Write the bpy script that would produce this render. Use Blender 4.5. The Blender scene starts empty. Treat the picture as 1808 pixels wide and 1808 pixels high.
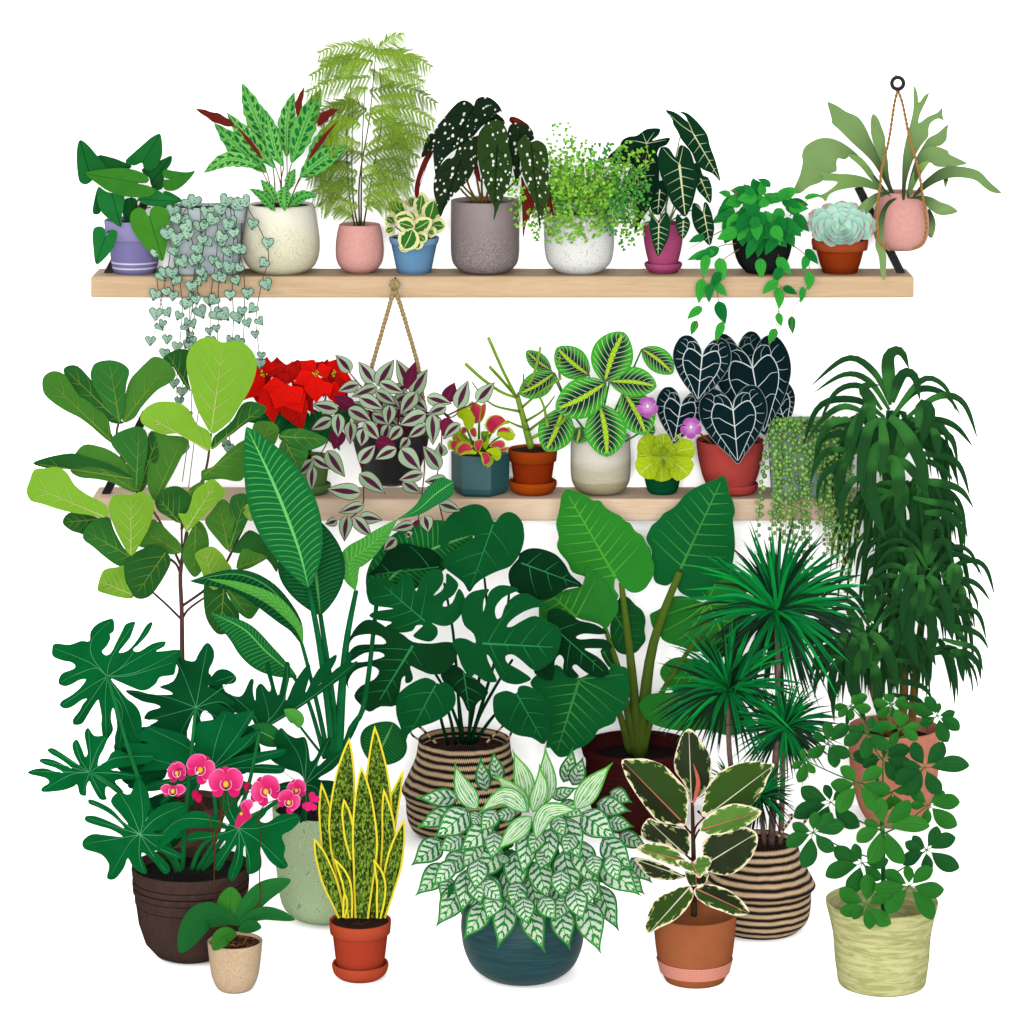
import bpy, bmesh, math, random
import numpy as np
from mathutils import Vector, geometry
R = math.radians
sc = bpy.context.scene
C = sc.collection
# ------------------------------------------------------------------ camera
D, ZC, HR, S = 12.0, 3.6, -307.0, 500.0      # distance, height, horizon row, pixels per metre at y = 0
cam = bpy.data.cameras.new('camera'); co = bpy.data.objects.new('camera', cam); C.objects.link(co)
co.location = (0, -D, ZC); co.rotation_euler = (R(90), 0, 0)
cam.sensor_width = 36; cam.lens = 36 * D / (1808 / S)
cam.shift_x = 0; cam.shift_y = -(904 - HR) / 1808.0
cam.clip_end = 200; sc.camera = co
# ------------------------------------------------------------------ light
sc.world = bpy.data.worlds.new('World'); sc.world.use_nodes = True
bg = sc.world.node_tree.nodes['Background']
bg.inputs['Color'].default_value = (1, 1, 1, 1); bg.inputs['Strength'].default_value = 1.9
def softbox(name, loc, target, size, power):
    l = bpy.data.lights.new(name, 'AREA'); l.shape = 'RECTANGLE'; l.size, l.size_y = size; l.energy = power
    l.color = (1, .99, .97)
    o = bpy.data.objects.new(name, l); C.objects.link(o); o.location = loc
    o.rotation_euler = (Vector(target) - Vector(loc)).to_track_quat('-Z', 'Y').to_euler()
softbox('front_fill', (0, -14.5, 3.8), (0, 0, 1.7), (6.0, 4.0), 3800)     # unseen lamp added behind the camera to hide shadows: flat, almost shadowless
softbox('side_softbox', (-3.5, -8.0, 5.5), (0, 0, 1.4), (2.5, 2.5), 330)
sc.view_settings.view_transform = 'Standard'; sc.view_settings.look = 'None'
sc.view_settings.exposure = 0; sc.view_settings.gamma = 1; sc.view_settings.use_curve_mapping = False
sc.cycles.max_bounces = 5; sc.cycles.diffuse_bounces = 4; sc.cycles.glossy_bounces = 2
sc.cycles.use_denoising = True
KL = 3.3                                     # how bright the studio light makes a surface of albedo 1
# ------------------------------------------------------------------ helpers
def lin(h, k=1.0):
    h = h.lstrip('#'); o = []
    for i in (0, 2, 4):
        c = int(h[i:i+2], 16) / 255.0
        c = c / 12.92 if c <= .04045 else ((c + .055) / 1.055) ** 2.4
        o.append(min(.86, c / KL * k))
    return (o[0], o[1], o[2], 1)
def at(px, row, y):
    s = (D + y) / (D * S)
    return Vector(((px - 904) * s, y, ZC - (row - HR) * s))
FULL = (0, 0, 1808)
def cv(V, p): k = V[2] / 1808.0; return (V[0] + p[0] * k, V[1] + p[1] * k)
def P(s): return [tuple(float(c) for c in t.split(',')) for t in s.split()]
def crom(pts, n, closed=False):
    m = len(pts)
    if m < 3 and not closed:
        a, b = pts[0], pts[-1]
        return [(a[0] + (b[0]-a[0])*i/n, a[1] + (b[1]-a[1])*i/n) for i in range(n + 1)]
    out = []
    segs = m if closed else m - 1
    for i in range(segs):
        if closed: p0, p1, p2, p3 = pts[(i-1) % m], pts[i], pts[(i+1) % m], pts[(i+2) % m]
        else: p0, p1, p2, p3 = pts[max(i-1, 0)], pts[i], pts[i+1], pts[min(i+2, m-1)]
        for k in range(n):
            t = k / n; q = []
            for d in range(len(p1)):
                q.append(.5*((2*p1[d]) + (-p0[d]+p2[d])*t + (2*p0[d]-5*p1[d]+4*p2[d]-p3[d])*t*t + (-p0[d]+3*p1[d]-3*p2[d]+p3[d])*t**3))
            out.append(tuple(q))
    if not closed: out.append(tuple(pts[-1]))
    return out
def resample(pts, n):
    L = [0]
    for a, b in zip(pts, pts[1:]): L.append(L[-1] + math.dist(a, b))
    out = []; j = 0
    for i in range(n + 1):
        t = L[-1] * i / n
        while j < len(pts) - 2 and L[j+1] < t: j += 1
        d = (L[j+1] - L[j]) or 1; f = (t - L[j]) / d
        out.append(tuple(a + (b - a) * f for a, b in zip(pts[j], pts[j+1])))
    return out, L[-1]
CUR = {'root': None, 'loc': Vector((0, 0, 0)), 'y': 0, 'rnd': random.Random(1)}
def thing(name, label, cat, loc, group=None):
    o = bpy.data.objects.new(name, None); C.objects.link(o); o.location = loc; o.empty_display_size = .05
    o['label'] = label; o['category'] = cat
    if group: o['group'] = group
    CUR['root'] = o; CUR['loc'] = Vector(loc); CUR['y'] = loc[1]; CUR['rnd'] = random.Random(name + label)
    return o
class MB:
    def __init__(s): s.v, s.f, s.mi, s.a, s.p, s.e = [], [], [], [], [], []
    def vert(s, co, a=(0, 0), p=(0, 0), e=(0, 0)):
        s.v.append(tuple(co)); s.a.append(a); s.p.append(p); s.e.append(e); return len(s.v) - 1
    def face(s, idx, mi=0): s.f.append(tuple(idx)); s.mi.append(mi)
    def build(s, name, mats, parent='root', label=None, flat=False, world=False):
        me = bpy.data.meshes.new(name)
        L = Vector((0, 0, 0)) if world else CUR['loc']
        me.from_pydata([(x - L.x, y - L.y, z - L.z) for x, y, z in s.v], [], s.f)
        if not isinstance(mats, (list, tuple)): mats = [mats]
        for m in mats: me.materials.append(m)
        me.polygons.foreach_set('material_index', s.mi)
        li = np.empty(len(me.loops), dtype=np.int32); me.loops.foreach_get('vertex_index', li)
        for nm, d in (('UVMap', s.a), ('PX', s.p), ('ER', s.e)):
            uv = me.uv_layers.new(name=nm)
            uv.data.foreach_set('uv', np.array(d, dtype=np.float32)[li].ravel())
        me.polygons.foreach_set('use_smooth', [not flat] * len(me.polygons))
        me.update()
        o = bpy.data.objects.new(name, me); C.objects.link(o)
        if parent == 'root': parent = CUR['root']
        if parent is not None: o.parent = parent
        if label: o['label'] = label
        return o
PROF = {
 'lance': [(0, .02), (.12, .5), (.38, 1), (.7, .7), (.88, .32), (1, 0)],
 'ovate': [(0, .05), (.06, .5), (.2, .92), (.38, 1), (.62, .78), (.82, .4), (.93, .15), (1, 0)],
 'ellip': [(0, .05), (.05, .38), (.18, .75), (.45, 1), (.7, .88), (.88, .55), (.97, .2), (1, 0)],
 'round': [(0, .1), (.06, .5), (.22, .88), (.5, 1), (.75, .88), (.92, .52), (.98, .25), (1, 0)],
 'obov': [(0, .05), (.15, .28), (.4, .68), (.65, 1), (.85, .85), (.95, .5), (1, 0)],
 'blade': [(0, .55), (.3, .9), (.5, 1), (.75, .8), (.92, .35), (1, 0)],
 'needle': [(0, .6), (.3, 1), (.7, .7), (1, 0)],
 'leaflet': [(0, .1), (.14, .45), (.34, .84), (.55, 1), (.74, .9), (.88, .58), (.96, .28), (1, 0)],
 'lobe': [(0, .3), (.25, .42), (.5, .8), (.68, 1), (.85, .9), (.95, .6), (1, 0)],
 'agl': [(0, .05), (.08, .5), (.22, .92), (.38, 1), (.56, .8), (.72, .46), (.86, .16), (1, 0)],
 'brac': [(0, .12), (.15, .45), (.38, .95), (.5, 1), (.68, .62), (.85, .24), (1, 0)],
}
def pw(prof, u):
    if prof == 'round': return math.sin(math.pi * min(1, max(0, u))) ** .62
    if prof == 'ellip': return max(0, math.sin(math.pi * u ** .92)) ** .85
    t = PROF[prof] if isinstance(prof, str) else prof
    for i, ((a, x), (b, y)) in enumerate(zip(t, t[1:])):
        if u <= b:
            f = (u - a) / (b - a)
            pa, px_ = t[i-1] if i else (a - (b - a), x); na, nx_ = t[i+2] if i + 2 < len(t) else (b, y)
            m0 = (y - px_) / ((b - pa) or 1) * (b - a); m1 = (nx_ - x) / ((na - a) or 1) * (b - a)
            return max(0, (2*f**3 - 3*f*f + 1) * x + (f**3 - 2*f*f + f) * m0 + (-2*f**3 + 3*f*f) * y + (f**3 - f*f) * m1)
    return t[-1][1]
def blade(mb, V, pts, hw, prof='lance', y0=0, y1=None, n=14, m=4, fold=.25, arch=0, wave=0, wn=5, mi=0, rnd=None, side=(1, 1)):
    """a leaf blade along a centre line: pts from base to tip, hw its half width; depth runs y0 -> y1"""
    k = V[2] / 1808.0
    if y1 is None: y1 = y0
    q, L = resample(crom([cv(V, p) for p in pts], 8), n)
    W = hw * k; r = CUR['rnd']; rnd = r.random() if rnd is None else rnd; ph = r.random() * 6.28
    idx = []
    N0 = n * 4; q0 = resample(q, N0)[0]
    for i in range(n + 1):
        t_ = i / n; u = .55 * t_ + .45 * (1 - math.cos(math.pi * t_)) / 2; iu = min(N0, int(round(u * N0))); u = iu / N0; c = q0[iu]
        a, b = q0[max(iu-3, 0)], q0[min(iu+3, N0)]
        tx, ty = b[0]-a[0], b[1]-a[1]; l = math.hypot(tx, ty) or 1; nx, ny = -ty / l, tx / l
        w = pw(prof, u) * W; row = []
        for j in range(m + 1):
            v = -1 + 2 * j / m
            sw = side[0] if v < 0 else side[1]
            wob = 1 + wave * math.sin(u * wn * 6.28 + ph + (1 if v > 0 else 0)) * abs(v)
            ww = v * w * sw * wob
            y = y0 + (y1 - y0) * u + arch * 4 * u * (1 - u) + fold * abs(v) * w / S + .35 * wave * W / S * abs(v) * math.sin(u * wn * 6.28 + ph + 1.5 + v)
            row.append(mb.vert(at(c[0] + nx * ww, c[1] + ny * ww, y), (u, v), (u * L / 100, v * w / 100), ((1 - abs(v)) * w * sw / 10, rnd)))
        idx.append(row)
    for i in range(n):
        for j in range(m):
            a, b, c, d = idx[i][j], idx[i][j+1], idx[i+1][j+1], idx[i+1][j]
            mb.face((a, b, c, d), mi)
def inside(p, poly):
    x, y = p; c = False; j = len(poly) - 1
    for i in range(len(poly)):
        xi, yi = poly[i]; xj, yj = poly[j]
        if (yi > y) != (yj > y) and x < (xj - xi) * (y - yi) / (yj - yi + 1e-12) + xi: c = not c
        j = i
    return c
def ribbon(mb, q, w0, w1, yf, mi=0, lift=.003):
    """raised rib along the pixel path q; yf(x,row) gives the depth of the sheet it lies on"""
    n = len(q) - 1; prev = None
    for i, c in enumerate(q):
        a, b = q[max(i-1, 0)], q[min(i+1, n)]
        tx, ty = b[0]-a[0], b[1]-a[1]; l = math.hypot(tx, ty) or 1; nx, ny = -ty / l, tx / l
        w = w0 + (w1 - w0) * i / n
        row = []
        for s, h in ((-1, .0008), (0, lift), (1, .0008)):
            x, z = c[0] + nx * w * s, c[1] + ny * w * s
            row.append(mb.vert(at(x, z, yf(x, z) - h), (i / n, s), (0, 0), (0, .5)))
        if prev:
            mb.face((prev[0], prev[1], row[1], row[0]), mi); mb.face((prev[1], prev[2], row[2], row[1]), mi)
        prev = row
def traced(mb, V, pts, base, tip, y=0, lean=0, fold=.18, bow=0, und=.004, mi=0, vi=None, veins=0, ang=50, vw=1.2, mw=None,
           curve=.25, extra=(), smooth=3, grid=None, vend=.93, rnd=None, radial=None):
    """a broad leaf from its outline: triangulated with inner points, folded along the midrib, ribs raised on it"""
    if isinstance(pts, str): pts = P(pts)
    ol = crom([cv(V, p) for p in pts], smooth, closed=True)
    cl = [ol[0]]
    for p in ol[1:]:
        if math.dist(p, cl[-1]) > .6: cl.append(p)
    ol = cl if math.dist(cl[0], cl[-1]) > .6 else cl[:-1]
    b0, t0 = cv(V, base), cv(V, tip)
    L = math.dist(b0, t0) or 1; dx, dy = (t0[0]-b0[0])/L, (t0[1]-b0[1])/L
    H = max(abs(-(p[0]-b0[0])*dy + (p[1]-b0[1])*dx) for p in ol) or 1
    r = CUR['rnd']; ph = r.random() * 6.28; rnd = r.random() if rnd is None else rnd
    def ab(x, z): return ((x-b0[0])*dx + (z-b0[1])*dy) / L, (-(x-b0[0])*dy + (z-b0[1])*dx) / H
    def yf(x, z):
        a, b = ab(x, z)
        return y + lean * a + fold * (math.sqrt(b*b + .01) - .1) * H / S + bow * (a - .5) ** 2 + und * math.sin(a * 9 + ph + 2 * b)
    g = grid or max(3.5, math.sqrt(L * H) / 9)
    xs = [p[0] for p in ol]; zs = [p[1] for p in ol]
    seg = np.array(ol); seg2 = np.roll(seg, -1, axis=0); dd = seg2 - seg; ll = (dd ** 2).sum(1) + 1e-9
    def edist(x, z):
        p = np.array((x, z)); t = np.clip(((p - seg) * dd).sum(1) / ll, 0, 1)
        return math.sqrt((((seg + dd * t[:, None]) - p) ** 2).sum(1).min())
    inn = []
    x = min(xs); row = 0
    while x < max(xs):
        z = min(zs) + (g / 2 if row % 2 else 0)
        while z < max(zs):
            if inside((x, z), ol) and edist(x, z) > g * .45: inn.append((x, z))
            z += g
        x += g * .87; row += 1
    co2 = [Vector(p) for p in ol + inn]; n = len(ol)
    vo, eo, fo = geometry.delaunay_2d_cdt(co2, [(i, (i+1) % n) for i in range(n)], [], 1, 1e-4)[:3]
    vs = []
    for p in vo:
        a, b = ab(p.x, p.y); d = edist(p.x, p.y)
        vs.append(mb.vert(at(p.x, p.y, yf(p.x, p.y)), (a, b), (a*L/100, b*H/100), (d / 10, rnd)))
    for f in fo:
        if len(f) < 3: continue
        c = sum((vo[i] for i in f), Vector((0, 0))) / len(f)
        if inside((c.x, c.y), ol): mb.face([vs[i] for i in f], mi)
    if vi is not None:
        k = V[2] / 1808.0; mw = mw or vw * 1.7
        def clip(q):
            o = []
            for p in q:
                if not inside(p, ol): break
                o.append(p)
            return o
        if radial is None:
            q = [(b0[0] + (t0[0]-b0[0]) * t, b0[1] + (t0[1]-b0[1]) * t) for t in np.linspace(0.01, vend, 14)]
            q = [p for p in q if inside(p, ol)]
            if len(q) > 2: ribbon(mb, q, mw, mw * .35, yf, vi)
            for s in (-1, 1):
                for j in range(veins):
                    a = (j + .35 + .15 * (s > 0)) / veins * .86
                    th = R(ang + 28 * (1 - a) * .6); q = []
                    step = H * .06; x, z = b0[0] + dx * L * a, b0[1] + dy * L * a
                    for i in range(40):
                        q.append((x, z)); tt = th - R(curve * i * 3.2)
                        x += (dx * math.cos(tt) - s * dy * math.sin(tt)) * step
                        z += (dy * math.cos(tt) + s * dx * math.sin(tt)) * step
                    q = clip(q); q = q[:max(0, int(len(q) * .92))]
                    if len(q) > 2: ribbon(mb, q, vw, vw * .3, yf, vi)
        else:
            for t in radial:
                q = crom([b0] + [cv(V, u) for u in t], 10 if len(t) == 1 else 6)
                ribbon(mb, q, vw, vw * .3, yf, vi)
        for e in extra:
            q = crom([cv(V, p) for p in e], 6); ribbon(mb, q, vw, vw * .4, yf, vi)
    return yf
def tube(mb, pts, r0, r1=None, n=6, mi=0, cap=True):
    """round tube through world points"""
    r1 = r0 if r1 is None else r1; m = len(pts) - 1; rings = []; up = None
    for i, p in enumerate(pts):
        t = (pts[min(i+1, m)] - pts[max(i-1, 0)])
        t = t.normalized() if t.length > 1e-9 else Vector((0, 0, 1))
        if up is None: up = t.orthogonal().normalized()
        up = (up - t * up.dot(t)); up = up.normalized() if up.length > 1e-6 else t.orthogonal().normalized()
        s = t.cross(up); r = r0 + (r1 - r0) * i / max(m, 1)
        rings.append([mb.vert(p + (up * math.cos(6.2832*j/n) + s * math.sin(6.2832*j/n)) * r, (i / max(m, 1), j / n * 2 - 1), (0, 0), (0, .5)) for j in range(n)])
    for a, b in zip(rings, rings[1:]):
        for j in range(n): mb.face((a[j], a[(j+1) % n], b[(j+1) % n], b[j]), mi)
    if cap: mb.face(rings[0][::-1], mi); mb.face(rings[-1], mi)
def stem(mb, V, pts, y0, y1, w0, w1=None, n=6, mi=0, sub=5):
    """stem through pixel points, depth y0 -> y1, half widths in photo pixels"""
    q, L = resample(crom([cv(V, p) for p in pts], 6), max(3, sub * (len(pts) - 1)))
    m = len(q) - 1
    tube(mb, [at(c[0], c[1], y0 + (y1 - y0) * i / m) for i, c in enumerate(q)], w0 / S, (w0 if w1 is None else w1) / S, n, mi)
def ball(mb, c, r, mi=0, seg=8, rg=5, sq=(1, 1, 1), rnd=.5):
    vs = []
    for i in range(1, rg):
        th = math.pi * i / rg
        vs.append([mb.vert((c[0] + r*sq[0]*math.sin(th)*math.cos(6.2832*j/seg), c[1] + r*sq[1]*math.sin(th)*math.sin(6.2832*j/seg), c[2] + r*sq[2]*math.cos(th)), (0, 0), (0, 0), (1, rnd)) for j in range(seg)])
    t = mb.vert((c[0], c[1], c[2] + r*sq[2]), (0, 0), (0, 0), (1, rnd)); b = mb.vert((c[0], c[1], c[2] - r*sq[2]), (0, 0), (0, 0), (1, rnd))
    for j in range(seg):
        k = (j+1) % seg
        mb.face((t, vs[0][j], vs[0][k]), mi); mb.face((b, vs[-1][k], vs[-1][j]), mi)
        for a, d in zip(vs, vs[1:]): mb.face((a[j], d[j], d[k], a[k]), mi)
def lathe(mb, cx, cy, prof, seg=56, mi=0, sx=1, sy=1, sq=0, mis=None):
    """prof: (radius, z) list turned round the vertical axis; sq > 0 squares it off"""
    rings = []
    for i, (r, z) in enumerate(prof):
        ring = []
        for j in range(seg):
            a = 6.2832 * j / seg; ca, sa = math.cos(a), math.sin(a)
            if sq:
                e = 1 - sq; f = (abs(ca) ** (2/e) + abs(sa) ** (2/e)) ** (-e/2); ca *= f; sa *= f
            ring.append(mb.vert((cx + r * sx * ca, cy + r * sy * sa, z), (j / seg, z), (j / seg * 6, z), (1, .5)))
        rings.append(ring)
    for i, (a, b) in enumerate(zip(rings, rings[1:])):
        for j in range(seg):
            k = (j+1) % seg; mb.face((a[j], b[j], b[k], a[k]), mis[i] if mis else mi)
    return rings
Z1 = ZC - 1.6258; Z2 = ZC - 2.4294; YS = .27; YW = .5; YP = .38
def zrow(row, y): return ZC - (row - HR) * (D + y) / (D * S)
def floor_y(row): return 21600.0 / (row - HR) - 12
def pot(cx, y, prof, mats, soilmat, z0=None, wall=3.5, soil=8, mis=None, sx=1, sy=1, sq=0, name='pot', smooth=True, soilr=None):
    """prof rows are silhouettes at the pot's axis: (half width px, row), rim first; z0 = what it stands on"""
    s = (D + y) / (D * S); x0 = at(cx, 0, y).x
    dz = 0 if z0 is None else z0 - zrow(prof[-1][1], y)
    pr = [(w * s, zrow(r, y) + dz) for w, r in prof]
    m2 = None
    if smooth and mis is None: pr = crom(pr, 4)
    top = pr[0]; w = wall * s
    def r_at(z):
        for (ra, za), (rb, zb) in zip(pr, pr[1:]):
            if zb <= z <= za: return rb + (ra - rb) * (z - zb) / ((za - zb) or 1)
        return pr[-1][0]
    inner = [(top[0] - w, top[1] - .0015), (top[0] - w * .5, top[1] + w * .28)]
    full = [(0.0005, top[1] - (soil + 14) * s), (min(top[0], r_at(top[1] - (soil + 12) * s)) - w * 1.3, top[1] - (soil + 12) * s), (min(top[0], r_at(top[1] - soil * .5 * s)) - w * 1.15, top[1] - soil * .5 * s)] + inner + pr + [(pr[-1][0] * .9, pr[-1][1] - .0005), (0.0005, pr[-1][1])]
    if mis: m2 = [0] * 5 + list(mis) + [0] * 2; m2 = (m2 + [0] * 99)[:len(full) - 1]
    mb = MB(); lathe(mb, x0, y, full, mis=m2, sx=sx, sy=sy, sq=sq)
    o = mb.build(name, mats)
    if soilmat:
        mb = MB(); r = CUR['rnd']; zt = top[1] - soil * s; rr = min(top[0], r_at(zt)) - w * 1.12
        lathe(mb, x0, y, [(rr * t, zt + .006 * math.sin(t * 9) * (1 - t) + r.uniform(0, .002)) for t in (1, .85, .7, .5, .3, .12)] + [(.0004, zt + .006)], seg=30, sx=sx, sy=sy, sq=sq)
        mb.build('soil', soilmat)
    return x0, top[1], dz
def saucer(cx, y, prof, mat, z0):
    s = (D + y) / (D * S); x0 = at(cx, 0, y).x; dz = z0 - zrow(prof[-1][1], y)
    pr = crom([(w * s, zrow(r, y) + dz) for w, r in prof], 4)
    t = pr[0]
    mb = MB(); lathe(mb, x0, y, [(.0005, pr[-1][1] + .004), (t[0] * .78, pr[-1][1] + .004), (t[0] - 3 * s, t[1]), (t[0] - 1.5 * s, t[1] + .002)] + pr + [(.0005, pr[-1][1])])
    mb.build('saucer', mat)
# ------------------------------------------------------------------ materials
class X:
    nt = None
    def __init__(s, k): s.k = k
    def _o(s, op, o=None, o2=None):
        n = X.nt.nodes.new('ShaderNodeMath'); n.operation = op
        for i, t in enumerate((s, o, o2)):
            if t is None: continue
            if isinstance(t, X): X.nt.links.new(t.k, n.inputs[i])
            else: n.inputs[i].default_value = t
        return X(n.outputs[0])
    def __add__(s, o): return s._o('ADD', o)
    __radd__ = __add__
    def __sub__(s, o): return s._o('SUBTRACT', o)
    def __mul__(s, o): return s._o('MULTIPLY', o)
    __rmul__ = __mul__
    def __truediv__(s, o): return s._o('DIVIDE', o)
    def abs(s): return s._o('ABSOLUTE')
    def frac(s): return s._o('FRACT')
    def pow(s, o): return s._o('POWER', o)
    def min(s, o): return s._o('MINIMUM', o)
    def max(s, o): return s._o('MAXIMUM', o)
    def sin(s): return s._o('SINE')
    def step(s, lo, hi):      # 0 below lo .. 1 above hi
        n = X.nt.nodes.new('ShaderNodeMapRange'); n.interpolation_type = 'SMOOTHSTEP'
        X.nt.links.new(s.k, n.inputs[0]); n.inputs[1].default_value = lo; n.inputs[2].default_value = hi
        return X(n.outputs[0])
def uvx(name):
    n = X.nt.nodes.new('ShaderNodeUVMap'); n.uv_map = name
    s = X.nt.nodes.new('ShaderNodeSeparateXYZ'); X.nt.links.new(n.outputs[0], s.inputs[0])
    return X(s.outputs[0]), X(s.outputs[1]), n.outputs[0]
def objc():
    n = X.nt.nodes.new('ShaderNodeTexCoord'); return n.outputs['Object']
def mapv(vec, scale):
    n = X.nt.nodes.new('ShaderNodeMapping'); n.inputs['Scale'].default_value = scale; X.nt.links.new(vec, n.inputs[0]); return n.outputs[0]
def noise(vec, scale, detail=3, dist=0, rough=.5):
    n = X.nt.nodes.new('ShaderNodeTexNoise'); n.inputs['Scale'].default_value = scale; n.inputs['Detail'].default_value = detail
    n.inputs['Distortion'].default_value = dist; n.inputs['Roughness'].default_value = rough
    X.nt.links.new(vec, n.inputs['Vector']); return X(n.outputs['Fac'])
def voro(vec, scale, feat='F1', rand=1):
    n = X.nt.nodes.new('ShaderNodeTexVoronoi'); n.feature = feat; n.inputs['Scale'].default_value = scale
    n.inputs['Randomness'].default_value = rand
    X.nt.links.new(vec, n.inputs['Vector']); return X(n.outputs['Distance']), n
def mix(f, a, b):
    n = X.nt.nodes.new('ShaderNodeMix'); n.data_type = 'RGBA'
    if isinstance(f, X): X.nt.links.new(f.k, n.inputs[0])
    else: n.inputs[0].default_value = f
    for i, t in ((6, a), (7, b)):
        if isinstance(t, tuple): n.inputs[i].default_value = t
        else: X.nt.links.new(t, n.inputs[i])
    return n.outputs[2]
MATS = {}
def mat(name, fn, rough=.55, spec=.0, bump=None):
    if name in MATS: return MATS[name]
    m = bpy.data.materials.new(name); m.use_nodes = True; X.nt = m.node_tree
    b = m.node_tree.nodes['Principled BSDF']; b.inputs['Roughness'].default_value = rough; b.inputs['Specular IOR Level'].default_value = spec
    c = fn() if callable(fn) else fn
    if isinstance(c, tuple): b.inputs['Base Color'].default_value = c
    else: m.node_tree.links.new(c, b.inputs['Base Color'])
    if bump:
        h, st, di = bump()
        n = m.node_tree.nodes.new('ShaderNodeBump'); n.inputs['Strength'].default_value = st; n.inputs['Distance'].default_value = di
        m.node_tree.links.new(h.k, n.inputs['Height']); m.node_tree.links.new(n.outputs[0], b.inputs['Normal'])
    MATS[name] = m; return m
def plain(name, c, c2=None, k=1, sc_=9, rough=.6, spec=.0):
    c2 = c2 or c
    return mat(name, lambda: mix(noise(objc(), sc_, 4).step(.3, .7), lin(c, k), lin(c2, k)), rough, spec)
def leafm(name, c, c2, k=1.0, vein=None, nv=9, slope=.9, vw=.06, mid=None, midw=.05, margin=None, mgw=.12, fine=0, basec=None, rough=.5, vcurve=0, spec=.0):
    """leaf surface: two tones by leaf and by noise, optional side veins, midrib and margin drawn in the leaf's own coordinates"""
    def fn():
        a, b, _ = uvx('UVMap'); e, r, _ = uvx('ER'); px, py, pv = uvx('PX')
        ba = b.abs()
        f = (r * .75 + noise(pv, 5, 3) * .5 - .12).step(0, 1)
        col = mix(f, lin(c, k), lin(c2, k))
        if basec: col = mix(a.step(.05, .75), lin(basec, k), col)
        if fine:
            t = ((a * fine - ba * slope * fine * .16 + noise(pv, 9, 2) * .6).frac() - .5).abs() * 2
            col = mix((t.step(.55, 1)) * .35, col, lin(c2, k * 1.5))
        if vein:
            t = ((a * nv - ba * slope - ba * ba * vcurve + .35).frac() - .5).abs()
            fade = (1 - ba * .6) if False else 1
            col = mix((X.__sub__(t, 0)._o('LESS_THAN', vw)) * (ba * -1 + 1).step(0, .25), col, lin(vein, k))
        if mid: col = mix(ba._o('LESS_THAN', midw), col, lin(mid, k))
        if margin: col = mix(e._o('LESS_THAN', (noise(pv, 14, 2) * mgw * 1.4 + mgw * .3)), col, lin(margin, k))
        return col
    return mat(name, fn, rough, spec, bump=(lambda: (noise(uvx('PX')[2], 22, 3), .25, .002)))
def soil(name='potting_soil', c='#2a1610', c2='#4a2a1c'):
    return mat(name, lambda: mix(noise(objc(), 90, 4).step(.4, .65), lin(c), lin(c2)), .95, .05, bump=lambda: (noise(objc(), 120, 4), 1, .01))
# ------------------------------------------------------------------ the setting
def struct(name, vs, fs, m):
    me = bpy.data.meshes.new(name); me.from_pydata(vs, [], fs); me.materials.append(m)
    o = bpy.data.objects.new(name, me); C.objects.link(o); o['kind'] = 'structure'; return o
wh = mat('white_paint', lambda: mix(noise(objc(), 2, 2), (.86, .86, .86, 1), (.88, .88, .88, 1)), .9, 0)
struct('floor', [(-9, -7, 0), (9, -7, 0), (9, YW, 0), (-9, YW, 0)], [(0, 1, 2, 3)], wh)
struct('wall', [(-9, YW, 0), (9, YW, 0), (9, YW, 6), (-9, YW, 6)], [(0, 1, 2, 3)], wh)
def woodm(name, c1, c2, c3):
    def fn():
        v = mapv(objc(), (1.2, 9, 26)); n1 = noise(v, 2.2, 6, 1.2, .62)
        v2 = mapv(objc(), (5, 30, 120)); n2 = noise(v2, 2.0, 4, .4)
        c = mix(n1.step(.3, .7), lin(c1), lin(c2)); return mix((n2.step(.5, .75)) * .5, c, lin(c3))
    return mat(name, fn, .7, .1)
def box(mb, x0, x1, y0, y1, z0, z1, mi=0):
    i = [mb.vert(p) for p in ((x0, y0, z0), (x1, y0, z0), (x1, y1, z0), (x0, y1, z0), (x0, y0, z1), (x1, y0, z1), (x1, y1, z1), (x0, y1, z1))]
    for f in ((0, 3, 2, 1), (4, 5, 6, 7), (0, 1, 5, 4), (1, 2, 6, 5), (2, 3, 7, 6), (3, 0, 4, 7)): mb.face([i[k] for k in f], mi)
def bevel(o, w, s=3):
    bm = bmesh.new(); bm.from_mesh(o.data); bmesh.ops.bevel(bm, geom=bm.edges[:], offset=w, segments=s, affect='EDGES', profile=.5); bm.to_mesh(o.data); bm.free()
black = mat('black_metal', lambda: mix(noise(objc(), 20, 2), (.004, .004, .004, 1), (.008, .008, .008, 1)), .6, .05)
def shelf(label, z, rows, x0, x1, wm, struts):
    thing('wall_shelf', label, 'shelf', (0, YS, z), 'long wooden wall shelves')
    a, b = at(x0, 0, YS).x, at(x1, 0, YS).x
    zb = z - (rows[1] - rows[0]) * (D + YS) / (D * S)
    mb = MB(); box(mb, a, b, YS, YW - .004, zb, z); o = mb.build('plank', wm, flat=True); bevel(o, .008)
    for (p, q, w) in struts:                        # flat black bar from the plank's end up and back to the wall
        P0 = at(p[0], p[1], YS + .09); P0.z = z - .004; P1 = at(q[0], q[1], YW - .02)
        mb = MB(); dd = (P1 - P0).normalized(); s = Vector((0, 1, 0)).cross(dd).normalized() * w / 2 / S; t = dd.cross(s).normalized() * .004
        vs = [mb.vert(c + s * i + t * j) for c in (P0, P1) for i, j in ((-1, -1), (1, -1), (1, 1), (-1, 1))]
        for f in ((0, 1, 2, 3), (7, 6, 5, 4), (0, 4, 5, 1), (1, 5, 6, 2), (2, 6, 7, 3), (3, 7, 4, 0)): mb.face([vs[k] for k in f])
        mb.build('bracket', black, flat=True)
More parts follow.
